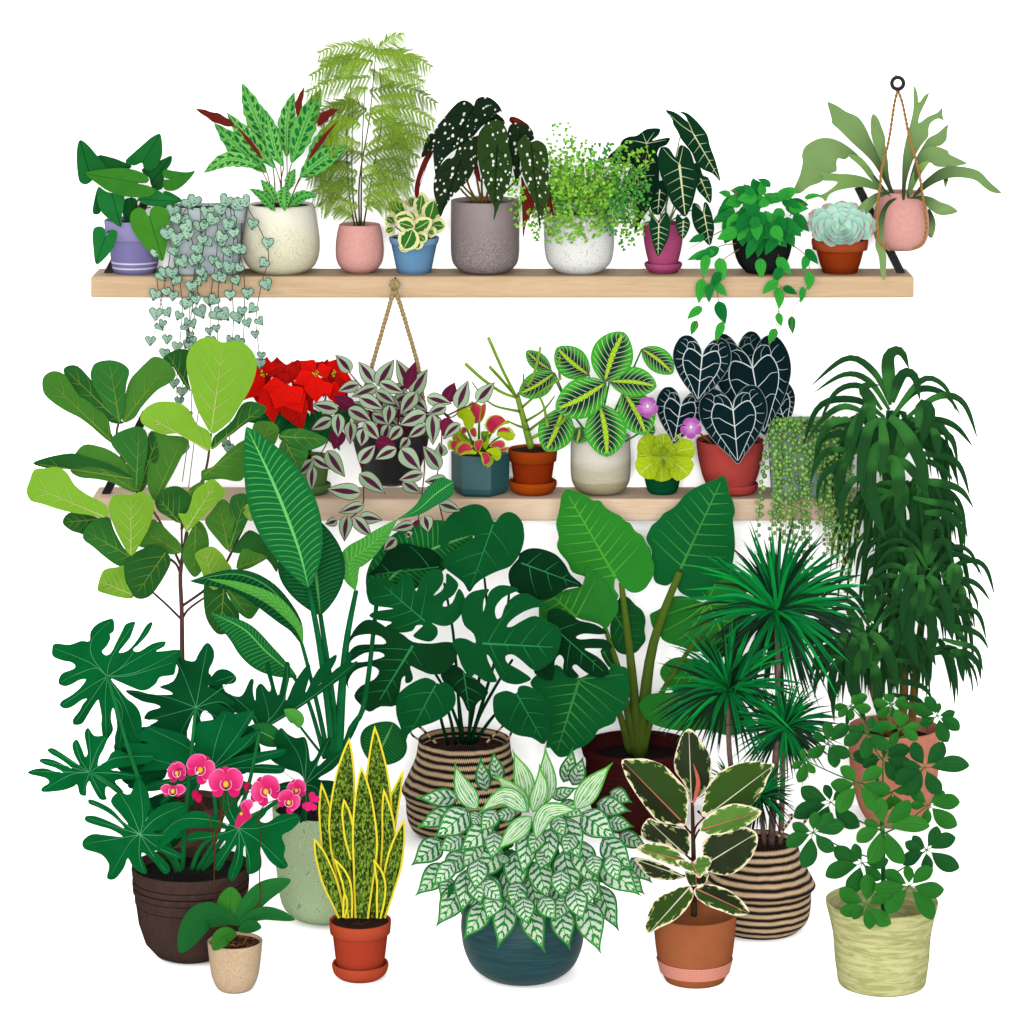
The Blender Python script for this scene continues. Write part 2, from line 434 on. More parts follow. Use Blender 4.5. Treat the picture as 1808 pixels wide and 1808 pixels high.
shelf('upper pale wooden shelf holding eleven potted plants, nothing above it', Z1, (488, 526), 160, 1614,
      woodm('pale_oak', '#ddbf9a', '#cdae88', '#bb9870'), [((190, 478), (262, 345), 15), ((1592, 478), (1515, 330), 15)])
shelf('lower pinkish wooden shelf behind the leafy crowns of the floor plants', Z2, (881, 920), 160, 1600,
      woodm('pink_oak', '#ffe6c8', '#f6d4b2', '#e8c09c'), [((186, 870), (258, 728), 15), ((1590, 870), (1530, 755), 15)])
# ------------------------------------------------------------------ upper shelf
SO = soil()
stemg = plain('stem_green', '#5f8a3a', '#3f6d2c'); stemr = plain('stem_brown', '#6a3a24', '#8a5030'); stemd = plain('stem_dark', '#2f3a1c', '#4a4a22')
VA, VB, VC, VD = (100, 40, 500), (520, 40, 500), (900, 140, 450), (1330, 110, 450)
def base1(cx): return (at(cx, 0, YP).x, YP, Z1)
def leaves(V, lst, mats, prefix='leaf', y0=None, dy=.012, veins=7, ang=50, vw=.8, fold=.2, lean=0, smooth=3, names=None, **kw):
    """traced leaves, back to front: (outline, base, tip, material)"""
    y = CUR['y'] - .02 if y0 is None else y0
    r = CUR['rnd']
    for i, t in enumerate(lst):
        mb = MB(); ol, b, tp, m = t[:4]
        o = t[4] if len(t) > 4 else {}
        a = dict(lean=lean + r.uniform(-.01, .01), fold=fold, veins=veins, ang=ang, vw=vw, smooth=smooth); a.update(kw); a.update(o)
        yy = a.pop('y', y - i * dy); nm = a.pop('name', prefix); vm = a.pop('vm', None)
        mm = mats[m] if isinstance(m, str) else m
        v = mats.get('vein') if vm is None else vm
        traced(mb, V, ol, b, tp, y=yy, vi=1 if v else None, **a)
        mb.build(nm, [mm, v] if v else [mm])
# --- purple pot
thing('potted_philodendron', 'dark velvety arrow-leaved plant in the lilac pot with two white stripes', 'potted plant', base1(238))
lil = plain('lilac_rim', '#a39bcd', '#9d95c8'); lil2 = plain('lilac_body', '#8882b4', '#827cae'); whs = plain('white_stripe', '#e9e4f4', '#d8d0ea')
pot(238, YP, [(54, 391), (54, 394), (50, 424), (46, 425), (45, 428), (42, 462), (41.6, 463), (41.3, 465), (41.2, 466), (40.2, 471), (40, 472), (39.7, 474), (39.6, 475), (37, 484)],
    [lil, lil2, whs], SO, Z1, mis=[0, 0, 0, 1, 1, 1, 2, 2, 1, 1, 2, 2, 1, 1, 1], soil=6)
g = {'d': leafm('velvet_dark', '#19602a', '#237736', fine=60, mid='#0e4520', midw=.025), 'l': leafm('velvet_light', '#478a28', '#2f7528', fine=60, mid='#2a6020', midw=.025), 'k': leafm('velvet_deep', '#12502a', '#1b5e2a', fine=60, mid='#0b3a1c', midw=.025)}
mb = MB()
for q in ([(470, 1290), (480, 1100), (560, 960), (590, 900)], [(500, 1290), (560, 1100), (680, 1000)], [(450, 1290), (400, 1150), (300, 1000)], [(480, 1300), (520, 1200), (600, 1180)], [(420, 1290), (380, 1300), (320, 1340)], [(480, 1290), (510, 1150), (540, 1110)]):
    stem(mb, VA, q, YP - .01, YP - .08, 1.6, 1.2)
mb.build('stem', stemd)
leaves(VA, [
 ('265,1050 240,1130 230,1215 270,1222 290,1180 300,1080', (280, 1050), (250, 1220), 'k'),
 ('430,1130 425,1200 430,1250 490,1320 530,1280 520,1180 500,1120', (480, 1120), (490, 1320), 'k'),
 ('260,850 350,860 430,890 480,920 400,960 300,960', (280, 950), (478, 920), 'k'),
 ('735,850 700,860 620,900 545,935 560,970 590,990 605,1040 640,1070 680,1050 690,960 730,900', (620, 1000), (735, 850), 'k'),
 ('150,748 200,780 260,850 300,900 330,960 240,1000 200,1030 165,1030 140,1000 128,900 130,800', (215, 985), (150, 750), 'd'),
 ('640,712 665,715 675,790 672,850 640,920 590,945 555,925 545,895 500,912 455,905 440,880 480,840 560,770 600,735', (548, 895), (660, 712), 'd'),
 ('680,1080 740,1090 800,1135 760,1155 700,1190', (690, 1100), (800, 1135), 'd'),
 ('520,1120 600,1050 680,1090 800,1140 760,1150 700,1185 640,1175 560,1160', (540, 1130), (790, 1140), 'd'),
 ('270,1050 260,1120 280,1200 340,1260 410,1305 415,1240 430,1160 430,1100 380,1090 320,1080', (350, 1085), (410, 1303), 'd'),
 ('885,948 830,955 740,945 690,937 675,965 690,990 720,1000 685,1005 678,1040 700,1070 760,1070 830,1020', (715, 997), (883, 948), 'l'),
 ('185,965 240,945 380,928 480,935 560,965 590,1000 570,1025 510,1025 580,1040 630,1070 600,1105 540,1115 440,1110 340,1080 260,1030', (520, 1022), (187, 966), 'l'),
 ('520,1180 475,1215 470,1280 500,1350 570,1440 640,1500 680,1520 700,1440 715,1330 720,1230 690,1185 640,1170 600,1190 590,1240 560,1195', (590, 1230), (678, 1518), 'l'),
 ('240,1310 228,1360 235,1450 245,1530 270,1540 330,1480 370,1420 388,1350 375,1325 340,1325 318,1365 310,1320 280,1300', (316, 1360), (252, 1535), 'd'),
], g, y0=YP - .03, dy=.013, veins=0, fold=.22)
# --- string of hearts
thing('trailing_hearts_plant', 'string-of-hearts plant spilling speckled grey-green hearts from a pale blue-grey planter', 'hanging plant', base1(366))
gb = plain('greyblue_rim', '#d5e1e5', '#cedce0'); gb2 = plain('greyblue_body', '#cad6da', '#c2cfd4')
pot(366, YP - .01, [(70, 356), (70.5, 358), (69, 383), (63, 384), (62, 387), (59, 440), (57, 470), (55, 474)], [gb, gb2], SO, Z1 , mis=[0, 0, 1, 1, 1, 1, 1, 1], sy=.62, sq=.45, soil=5)
def heartm():
    def fn():
        e, r, _ = uvx('ER'); px, py, pv = uvx('PX')
        c = mix((r * .8 + noise(pv, 6, 2) * .4)._o('MINIMUM', 1), lin('#8fb7a0'), lin('#a9cdb4'))
        d = noise(pv, 26, 4, .5, .75); c = mix(d.step(.53, .58), c, lin('#3f5f50'))
        return mix(e._o('LESS_THAN', .1), c, lin('#37604a'))
    return mat('heart_leaf', fn, .5)
HEART = P('0,0 -.13,.1 -.2,.28 -.14,.47 .04,.6 .3,.56 .6,.34 .82,.14 1,0')
HEART = HEART + [(a, -b) for a, b in HEART[-2:0:-1]]
def heart(mb, px, row, L, ang, y, yl=0, mi=0, wk=1.0, **kw):
    ca, sa = math.cos(R(ang)), math.sin(R(ang))
    f = lambda a, b: (px + (a * ca - b * wk * sa) * L, row + (a * sa + b * wk * ca) * L)
    return traced(mb, FULL, [f(a, b) for a, b in HEART], (px, row), f(1, 0), y=y, lean=yl, mi=mi, grid=L * .3, smooth=2, **kw)
vinem = plain('vine_grey', '#4f454b', '#6a5f5c'); hm = heartm()
strands = ['308,362 290,395 279,440 277,490 283,530 291,560 291,622', '312,360 300,400 300,450 291,500 272,590 266,600', '320,362 318,410 313,450 318,500 322,545 318,600 312,690 325,790',
 '330,362 338,420 345,455 340,510 334,560 335,620 338,720 322,850', '355,362 354,400 350,470 344,490 340,540 330,600 322,690', '383,360 384,430 378,480 373,520 372,600', '395,365 400,400 392,470 386,500 382,620 355,700 333,860',
 '405,362 412,420 410,500 412,560 410,610', '412,365 420,430 430,480 432,530 428,610 410,700 404,790', '420,360 445,380 470,430 474,460 462,500 452,560 455,600 460,640', '368,360 362,420 352,480 346,540 338,600', '345,362 326,372 317,420 308,480 306,520']
for k, s in enumerate(strands):
    r = CUR['rnd']; pts = P(s); yy = .22 - .008 * (k % 5)
    mb = MB(); q, L = resample(crom(pts, 8), 40)
    dep = lambda t: YP - .13 + (yy - YP + .13) * min(1, t * 6)
    tube(mb, [at(c[0], c[1] - (6 * math.sin(t * 9) if t < .1 else 0), dep(t)) for t, c in ((i / 40, c) for i, c in enumerate(q))], .9 / S, .8 / S, 5)
    d = r.uniform(24, 60); sd = r.choice((-1, 1))
    while d < L - 4:
        t = d / L; c = q[int(t * 40)]; late = (c[1] > 660)
        if not (late and r.random() < .72):
            sz = r.uniform(15, 22) * (1 if c[1] < 560 else .82)
            heart(mb, c[0] + sd * sz * .25, c[1] - 2, sz, 90 - sd * r.uniform(-8, 42), dep(t) - .012 - r.uniform(0, .012), -.006, mi=1, fold=.25, und=.001)
        d += r.uniform(22, 44); sd = -sd
    c = q[-1]
    if k not in (3, 6): heart(mb, c[0], c[1] - 4, 17, 95, yy - .02, mi=1, fold=.25, und=.001)
    mb.build('vine', [vinem, hm])
mb = MB()
for x, z, a in ((330, 356, 60), (345, 352, 110), (366, 372, 95), (388, 366, 80), (402, 352, 120), (428, 354, 60), (424, 362, 150), (306, 370, 100), (352, 396, 80)):
    heart(mb, x, z - 4, 22, a, YP - .15, mi=0, fold=.25, und=.001)
mb.build('leaf', [hm])
# --- calathea in a cream pot
thing('potted_calathea', 'rattlesnake plant with spotted wavy green leaves and maroon undersides in a round cream pot', 'potted plant', base1(496))
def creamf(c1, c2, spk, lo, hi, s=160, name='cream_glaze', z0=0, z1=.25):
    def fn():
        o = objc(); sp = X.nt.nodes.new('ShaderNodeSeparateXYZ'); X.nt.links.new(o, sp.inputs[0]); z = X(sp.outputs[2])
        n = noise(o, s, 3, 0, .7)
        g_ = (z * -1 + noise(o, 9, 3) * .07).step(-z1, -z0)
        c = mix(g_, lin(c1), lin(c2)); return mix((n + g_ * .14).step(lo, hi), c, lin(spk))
    return mat(name, fn, .6, .15)
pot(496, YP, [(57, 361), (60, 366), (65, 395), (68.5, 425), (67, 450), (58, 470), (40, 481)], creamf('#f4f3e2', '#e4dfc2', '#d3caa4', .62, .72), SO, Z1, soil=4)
def calm():
    def fn():
        a, b, _ = uvx('UVMap'); e, r, _ = uvx('ER'); px, py, pv = uvx('PX'); ba = b.abs()
        c = mix((r * .6 + ba * .2).step(0, 1), lin('#7fc45e'), lin('#5aad4c'))
        s = a * 7.5 - ba * .95 + b.step(-.01, .01) * .35
        t = (s.frac() - .5) * 2.1; u2 = (ba - .5 - ((s * 1.7).sin()) * .08) * 2.5
        d = t * t + u2 * u2
        c = mix(d._o('LESS_THAN', .42), c, lin('#1d7038'))
        t2 = ((s + .5).frac() - .5) * 4.6; u3 = (ba - .3) * 6
        c = mix((t2 * t2 + u3 * u3)._o('LESS_THAN', .5), c, lin('#1d7038'))
        c = mix(ba._o('LESS_THAN', .04), c, lin('#2f8a45'))
        return mix(e._o('LESS_THAN', .12), c, lin('#3a9a4a'))
    return mat('calathea_leaf', fn, .5)
cal = calm(); mar = leafm('maroon_underside', '#5a1c1a', '#6e2420')
cst = plain('calathea_stem', '#8a4a24', '#6f3a20')
CL = [([(1370, 830), (1270, 600), (1185, 385)], 62), ([(1430, 900), (1370, 740), (1315, 540)], 55), ([(1470, 860), (1470, 620), (1518, 440)], 50), ([(1345, 960), (1150, 790), (1005, 640)], 58), ([(1600, 930), (1720, 730), (1808, 605)], 55),
      ([(1400, 930), (1220, 740), (1085, 572)], 50), ([(1500, 900), (1590, 640), (1690, 420)], 68), ([(1295, 915), (1100, 870), (937, 960)], 45), ([(1550, 990), (1700, 870), (1845, 795)], 62), ([(1450, 920), (1390, 800), (1340, 560)], 45),
      ([(1400, 1150), (1350, 1060), (1300, 1000)], 34), ([(1480, 1070), (1495, 990), (1525, 930)], 32), ([(1395, 1205), (1320, 1110), (1228, 1060)], 32), ([(1485, 1175), (1570, 1105), (1665, 1112)], 36), ([(1460, 1040), (1450, 1120), (1458, 1205)], 42)]
mb = MB()
for i, (p, h) in enumerate(CL): stem(mb, VA, [(1440 + (i % 5 - 2) * 22, 1195), ((1440 + p[0][0]) / 2 + (i % 3 - 1) * 14, (1195 + p[0][1]) / 2), p[0]], YP - .02, YP - .05 - i * .006, 1.3, 1.0)
mb.build('stem', cst)
for i, (p, h) in enumerate(CL):
    mb = MB(); blade(mb, VA, p, h * 1.1, 'ellip' if i < 10 else 'lance', YP - .045 - i * .009, YP - .02 - i * .012 - (.05 if i > 10 else 0), n=22, m=6, fold=.25, wave=.09, wn=6); mb.build('leaf', cal)
for p, h, y in (([(1150, 662), (1000, 600), (880, 545)], 32, .30), ([(1320, 880), (1240, 770), (1140, 650)], 14, .22), ([(1540, 605), (1545, 520), (1583, 405)], 22, .22), ([(1665, 665), (1720, 590), (1800, 552)], 30, .27), ([(1598, 890), (1700, 740), (1800, 622)], 16, .21)):
    mb = MB(); blade(mb, VA, p, h, 'lance', y, y - .02, n=16, wave=.12, wn=3); mb.build('leaf', mar, label='maroon leaf underside')
# --- asparagus fern
thing('potted_asparagus_fern', 'tall feathery yellow-green fern on thin dark stems in a smooth pink pot', 'potted plant', base1(635))
pink = plain('pink_clay', '#e3a8a0', '#dc9f97', sc_=90)
pot(635, YP, [(36, 396), (40, 412), (42.5, 436), (41, 458), (33, 473), (20, 481)], pink, None, Z1, soil=6)
mb = MB(); lathe(mb, at(635, 0, YP).x, YP, [(.07, zrow(402, YP)), (.03, zrow(401, YP)), (.0005, zrow(401, YP))], seg=24); mb.build('soil', SO)
mb = MB()
for q in ([(385, 1305), (345, 1050), (335, 700), (370, 300)], [(405, 1305), (368, 1050), (372, 500)], [(415, 1300), (415, 1000), (480, 600), (520, 180)], [(425, 1310), (430, 850), (450, 400)], [(440, 1300), (510, 900), (560, 600), (545, 330)]):
    stem(mb, VB, q, YP - .02, YP - .06, 1.7, .8)
mb.build('stem', stemd)
fl = {'y': leafm('fern_light', '#aad23e', '#92c034'), 'm': leafm('fern_mid', '#8fba38', '#a0c840'), 'o': leafm('fern_olive', '#6f9430', '#8cac3c')}
FR = ['y520,180 600,110 705,70', 'm520,185 450,125 375,150', 'y520,190 330,150 145,200', 'y520,190 700,200 880,290', 'y500,200 640,215 800,240', 'm500,250 250,270 95,350', 'm480,350 250,380 70,450', 'y540,300 700,330 830,390', 'y420,200 300,230 160,260', 'o480,440 700,420 915,520', 'y470,250 380,260 300,330', 'y480,300 560,350 640,410',
 'o460,560 350,520 180,560 150,640', 'm450,600 700,550 905,640', 'y420,520 330,500 230,560', 'y420,660 300,620 190,720', 'm500,640 600,620 700,700', 'm500,700 700,660 860,690', 'm450,800 650,720 840,760', 'y480,560 560,540 660,580', 'o430,850 280,820 100,930', 'o430,860 650,810 790,870', 'm420,780 300,740 200,780', 'm560,760 680,750 760,800',
 'o400,960 230,940 80,1010', 'o430,1000 600,960 760,1020', 'm500,900 640,880 760,930', 'o400,1080 250,1040 110,1090', 'm440,1080 560,1040 740,1040', 'o360,900 240,900 130,980', 'm400,1180 250,1130 160,1180', 'm440,1130 560,1090 670,1130', 'm380,1250 300,1200 250,1190', 'm450,1180 520,1150 600,1200', 'y430,940 520,930 600,1000', 'm390,1010 300,1010 200,1090', 'y470,420 400,430 330,480', 'm540,480 640,470 760,480', 'y430,560 350,600 290,680']
for k, s in enumerate(FR):
    r = CUR['rnd']; pts = P(s[1:]); mb = MB(); yy = YP - .05 - .045 * math.sin(k * 2.1) ; y1 = yy - r.uniform(-.02, .09)
    q, L = resample(crom(pts, 8), 16)
    stem(mb, VB, pts, yy, y1, 1.0, .4, n=4)
    N = int(L / 8)
    for i in range(N):
        t = (i + .5) / N; c = q[int(t * 15.9)]; c2 = q[min(16, int(t * 15.9) + 1)]
        dx, dz = c2[0] - c[0], c2[1] - c[1]; l = math.hypot(dx, dz) or 1; dx /= l; dz /= l
        for sd in (-1, 1):
            BL = (118 * math.sin(math.pi * (.12 + .8 * t)) + 22) * r.uniform(.5, 1.1) * min(1, L / 260) * (1 if sd * dx > 0 else .62)
            ax, az = dx * .75 - sd * dz * .7 + r.uniform(-.22, .22), dz * .75 + sd * dx * .7 + (.38 if sd * dx > 0 else .1) + r.uniform(-.2, .2)
            l2 = math.hypot(ax, az); ax /= l2; az /= l2
            y = yy + (y1 - yy) * t; dy = r.uniform(-.05, .02)
            M = max(4, int(BL / 4.6)); pr = None
            for j in range(M + 1):
                f = j / M; X0 = c[0] + ax * BL * f; Z0 = c[1] + az * BL * f + 14 * f * f
                a = at(*cv(VB, (X0, Z0)), y + dy * f)
                nl = 13 * (1 - f * .5); w = 2.6
                for sn in (-1, 1):
                    ex, ez = ax * .75 - sn * az * .66, az * .75 + sn * ax * .66
                    tip = at(*cv(VB, (X0 + ex * nl, Z0 + ez * nl)), y + dy * f - .004 * sn)
                    b1 = at(*cv(VB, (X0 - az * w, Z0 + ax * w)), y + dy * f); b2 = at(*cv(VB, (X0 + az * w, Z0 - ax * w)), y + dy * f)
                    rn = r.random()
                    mb.face([mb.vert(b1, e=(1, rn)), mb.vert(b2, e=(1, rn)), mb.vert(tip, e=(1, rn))], 0)
    mb.build('frond', fl[s[0]])
# --- peperomia
thing('potted_peperomia', 'small plant with rounded cream-edged green leaves in a little blue pot', 'potted plant', base1(731))
bl = plain('blue_glaze', '#709dc6', '#6b97bf'); bl2 = plain('blue_rim', '#8ab4d8', '#80abd0')
pot(731, YP, [(44.5, 410), (44, 413), (42, 420), (40.5, 421), (36, 442), (32, 462), (29, 472)], [bl2, bl], SO, Z1, mis=[0, 0, 1, 1, 1, 1, 1], soil=3)
pep = leafm('peperomia_leaf', '#3f8030', '#2f6e2c', margin='#e6e6a2', mgw=.62, mid='#dfe39c', midw=.035)
for i, (a, b, h) in enumerate([((740, 1180), (740, 1110), 40), ((640, 1290), (580, 1240), 40), ((640, 1310), (575, 1335), 38), ((700, 1240), (610, 1135), 56), ((790, 1240), (812, 1078), 46), ((740, 1200), (745, 1290), 44), ((850, 1275), (892, 1128), 62), ((870, 1290), (968, 1300), 48), ((850, 1330), (905, 1350), 36), ((770, 1280), (640, 1240), 52), ((740, 1335), (876, 1255), 50), ((780, 1350), (838, 1400), 40), ((770, 1380), (785, 1450), 38), ((700, 1400), (690, 1465), 36), ((770, 1310), (655, 1275), 46), ((755, 1315), (692, 1450), 66)]):
    mb = MB(); blade(mb, VB, [a, ((a[0]+b[0])/2 + 6, (a[1]+b[1])/2), b], h * 1.08, 'round', YP - .03 - i * .01, YP - .05 - i * .011, n=12, m=6, fold=.3, arch=-.008); mb.build('leaf', pep)
mb = MB()
for a in ((700, 1240), (790, 1240), (850, 1275), (755, 1320), (640, 1300)): stem(mb, VB, [(760, 1390), a], YP - .01, YP - .05, 1.5, 1.2)
mb.build('stem', stemr)
# --- begonia
thing('potted_begonia', 'white-spotted dark begonia with drooping angel-wing leaves and red undersides in a grey-brown pot', 'potted plant', base1(856))
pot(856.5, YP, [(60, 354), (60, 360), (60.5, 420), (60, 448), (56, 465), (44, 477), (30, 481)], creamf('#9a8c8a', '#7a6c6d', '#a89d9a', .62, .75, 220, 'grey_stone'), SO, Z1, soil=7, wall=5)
def spotm(name, c1, c2):
    def fn():
        e, r, _ = uvx('ER'); px, py, pv = uvx('PX')
        c = mix((r * .7 + noise(pv, 3, 2) * .4).step(0, 1), lin(c1), lin(c2))
        n2 = X.nt.nodes.new('ShaderNodeVectorMath'); n2.operation = 'MULTIPLY_ADD'; X.nt.links.new(pv, n2.inputs[0]); n2.inputs[1].default_value = (1, 1, 1)
        d, vn = voro(mapv(pv, (9, 13, 1)), 1, rand=.9)
        sp = X.nt.nodes.new('ShaderNodeSeparateColor'); X.nt.links.new(vn.outputs['Color'], sp.inputs[0])
        return mix((d - X(sp.outputs[0]) * .16)._o('LESS_THAN', .17), c, lin('#e9ebe2'))
    return mat(name, fn, .45)
bgm = {'d': spotm('begonia_dark', '#182a1c', '#20301c'), 'm': spotm('begonia_green', '#26401e', '#33481f'), 'r': leafm('begonia_red', '#64201c', '#74241f'), 'vein': plain('begonia_vein', '#101c10')}
mb = MB()
for q in ([(1180, 1170), (1060, 1060), (1000, 900)], [(1190, 1170), (1100, 1000), (1120, 700), (1145, 540)], [(1200, 1170), (1160, 960), (1180, 780)], [(1205, 1170), (1200, 980), (1290, 780)], [(1220, 1170), (1250, 1040), (1400, 850)], [(1235, 1165), (1420, 1000), (1500, 790)], [(1190, 1160), (1050, 1010), (1000, 880)]):
    stem(mb, VB, q, YP - .01, YP - .08, 2.3, 1.6)
mb.build('stem', stemg if False else plain('begonia_stem', '#6b5f2c', '#7f5a30'))
leaves(VB, [
 ('1380,600 1430,610 1500,660 1440,660 1375,635', (1400, 650), (1382, 602), 'r', {'veins': 0}),
 ('1220,620 1250,560 1330,610 1340,650 1290,660 1240,650', (1250, 600), (1330, 645), 'd'),
 ('1235,620 1200,680 1170,720 1120,735 1160,760 1200,800 1240,760', (1230, 640), (1125, 733), 'r', {'veins': 0}),
 ('880,815 835,850 795,940 768,1040 770,1112 792,1110 805,1010 840,920 885,830', (870, 830), (778, 1110), 'r', {'veins': 0}),
 ('880,705 850,725 825,790 810,862 860,830 885,800 900,740', (885, 725), (812, 860), 'd', {'veins': 2}),
 ('1165,890 1190,1020 1145,960', (1165, 900), (1188, 1018), 'r', {'veins': 0}),
 ('1380,650 1420,640 1480,650 1520,690 1530,740 1500,760 1450,760 1440,850 1440,960 1420,1050 1400,960 1380,880 1365,780 1360,700', (1440, 700), (1420, 1048), 'd'),
 ('1450,980 1480,1050 1530,1150 1520,1200 1480,1280 1460,1375 1456,1250 1450,1100', (1450, 985), (1460, 1372), 'r', {'veins': 0}),
 ('1630,1080 1655,1230 1640,1240 1615,1150', (1630, 1080), (1650, 1238), 'r', {'veins': 0}),
 ('1090,495 1130,515 1145,530 1160,490 1200,472 1250,480 1300,520 1325,570 1280,580 1250,620 1190,670 1130,740 1060,790 1000,830 950,880 915,950 900,980 890,900 885,820 882,740 905,670 960,600 1010,540 1050,505', (1145, 535), (901, 978), 'd'),
 ('1180,720 1150,740 1100,760 1040,800 1015,860 970,870 920,930 890,1000 888,1080 905,1150 930,1240 960,1180 1000,1120 1060,1060 1120,990 1160,900 1180,820', (1065, 870), (930, 1238), 'd'),
 ('1510,760 1550,750 1600,780 1620,850 1620,950 1640,1020 1630,1100 1600,1180 1565,1310 1555,1220 1530,1150 1490,1050 1460,980 1440,880 1420,790 1440,740 1480,720', (1510, 768), (1565, 1308), 'm'),
 ('1300,620 1330,640 1360,700 1370,800 1390,900 1380,1000 1350,1080 1310,1160 1270,1268 1275,1180 1240,1100 1200,1000 1175,900 1165,780 1180,700 1220,650 1260,625', (1295, 775), (1271, 1264), 'm'),
], bgm, y0=YP - .05, dy=.014, veins=4, ang=42, vw=.55, fold=.26)
# --- maidenhair fern
thing('potted_maidenhair_fern', 'frothy maidenhair fern with tiny bright green leaflets in a speckled white pot', 'potted plant', base1(1022))
def specf():
    o = objc(); d, vn = voro(o, 130); sp = X.nt.nodes.new('ShaderNodeSeparateColor'); X.nt.links.new(vn.outputs['Color'], sp.inputs[0])
    m_ = (d - X(sp.outputs[1]) * .28)._o('LESS_THAN', .08) * X(sp.outputs[0])._o('GREATER_THAN', .3)
    return mix(m_, lin('#ecede8'), lin('#b3a88c'))
pot(1022.5, YP, [(57, 376), (60, 388), (61.5, 410), (61, 440), (56, 462), (44, 475), (33, 481)], mat('speckled_white', specf, .5), SO, Z1, soil=6)
mhm = {'l': leafm('maidenhair_light', '#9ad84c', '#74be3e'), 'd': leafm('maidenhair_dark', '#62b04a', '#4a9a44')}
ends = [(370, 345), (480, 450), (330, 530), (290, 600), (50, 810), (90, 1000), (160, 900), (245, 1110), (390, 1115), (560, 1098), (650, 490), (740, 490), (860, 485), (960, 530), (940, 690), (950, 800), (970, 960), (880, 1080), (820, 1140), (700, 1020), (430, 900), (520, 760), (640, 880), (600, 640), (780, 760), (860, 880), (450, 640), (720, 620), (300, 880), (400, 800), (550, 540), (340, 740), (850, 640), (760, 900), (580, 900), (480, 960), (660, 760), (740, 1000), (330, 1000), (900, 980)]
for k, e_ in enumerate(ends):
    r = CUR['rnd']; mb = MB(); b_ = (480 + (e_[0] - 600) * .15, 980)
    midp = ((b_[0] + e_[0]) / 2 + (e_[0] - 600) * .2, min(b_[1], e_[1]) + abs(b_[1] - e_[1]) * .35 - (130 if e_[1] > 780 else 10))
    yy = YP - .02; y1 = YP - .05 - r.random() * .16
    q, L = resample(crom([b_, midp, e_], 10), 24); stem(mb, VC, [b_, midp, e_], yy, y1, .45, .3, n=4)
    dark = (e_[0] > 720 and e_[1] > 560 and r.random() < .6) or r.random() < .2
    for i in range(8, 25):
        if i % 3 == 1: continue
        t = i / 24; c = q[i]
        for sd in (-1, 1):
            BL = 78 * math.sin(math.pi * min(1, max(.1, (1.12 - t)))) + 20
            an = math.atan2(q[i][1] - q[i-1][1], q[i][0] - q[i-1][0]) + sd * r.uniform(.5, 1.5)
            M = max(2, int(BL / 24))
            for j in range(1, M + 1):
                x = c[0] + math.cos(an) * BL * j / M + r.uniform(-9, 9); z = c[1] + math.sin(an) * BL * j / M + r.uniform(-9, 9) + 6 * (j / M) ** 2
                a2 = an + (1 if j % 2 else -1) * .9 + r.uniform(-.3, .3); rr = r.uniform(16, 21); y = yy + (y1 - yy) * t + r.uniform(-.035, .01)
                pts = [(x, z)] + [(x + rr * 1.25 * math.cos(a2 + th), z + rr * 1.25 * math.sin(a2 + th)) for th in (-.75, -.4, 0, .4, .75)]
                ty = r.uniform(-.006, .006); rn = r.random()
                mb.face([mb.vert(at(*cv(VC, p), y + ty * n), e=(1, rn)) for n, p in enumerate(pts)], 1)
    mb.build('frond', [stemr, mhm['d' if dark else 'l']], flat=True)
# --- alocasia in magenta pot
thing('potted_alocasia', 'alocasia with blackish green arrowhead leaves and pale veins in a magenta pot with saucer', 'potted plant', base1(1171))
mg = plain('magenta_clay', '#b9527f', '#ad4a76', sc_=15)
pot(1171, YP, [(36, 390), (36, 396), (34, 422), (29, 448), (23, 466), (19, 474)], mg, SO, Z1 + .006, soil=8)
saucer(1171, YP, [(33, 463), (33.5, 466), (30, 473), (21, 480)], mg, Z1)
am = {'d': leafm('alocasia_dark', '#10331f', '#123d22'), 'k': leafm('alocasia_black', '#0c2a1a', '#0f3020'), 'vein': plain('alocasia_vein', '#cfd9a0', '#dfe6bc')}
mb = MB()
for q in ([(1080, 1020), (1050, 850), (970, 470)], [(1090, 1020), (1120, 850), (1190, 500), (1215, 400), (1290, 380)], [(1095, 1020), (1110, 880), (1150, 700)], [(1110, 1020), (1160, 920), (1200, 620)], [(1120, 1020), (1280, 930), (1378, 950)], [(1060, 1020), (985, 920), (930, 740)], [(1130, 1020), (1230, 820), (1350, 700)], [(1100, 1020), (1110, 900), (1060, 1000)]):
    stem(mb, VC, q, YP - .01, YP - .09, 1.4, 1.0)
mb.build('stem', plain('alocasia_stem', '#8f9d52', '#7d8c48'))
av = dict(vend=.97)
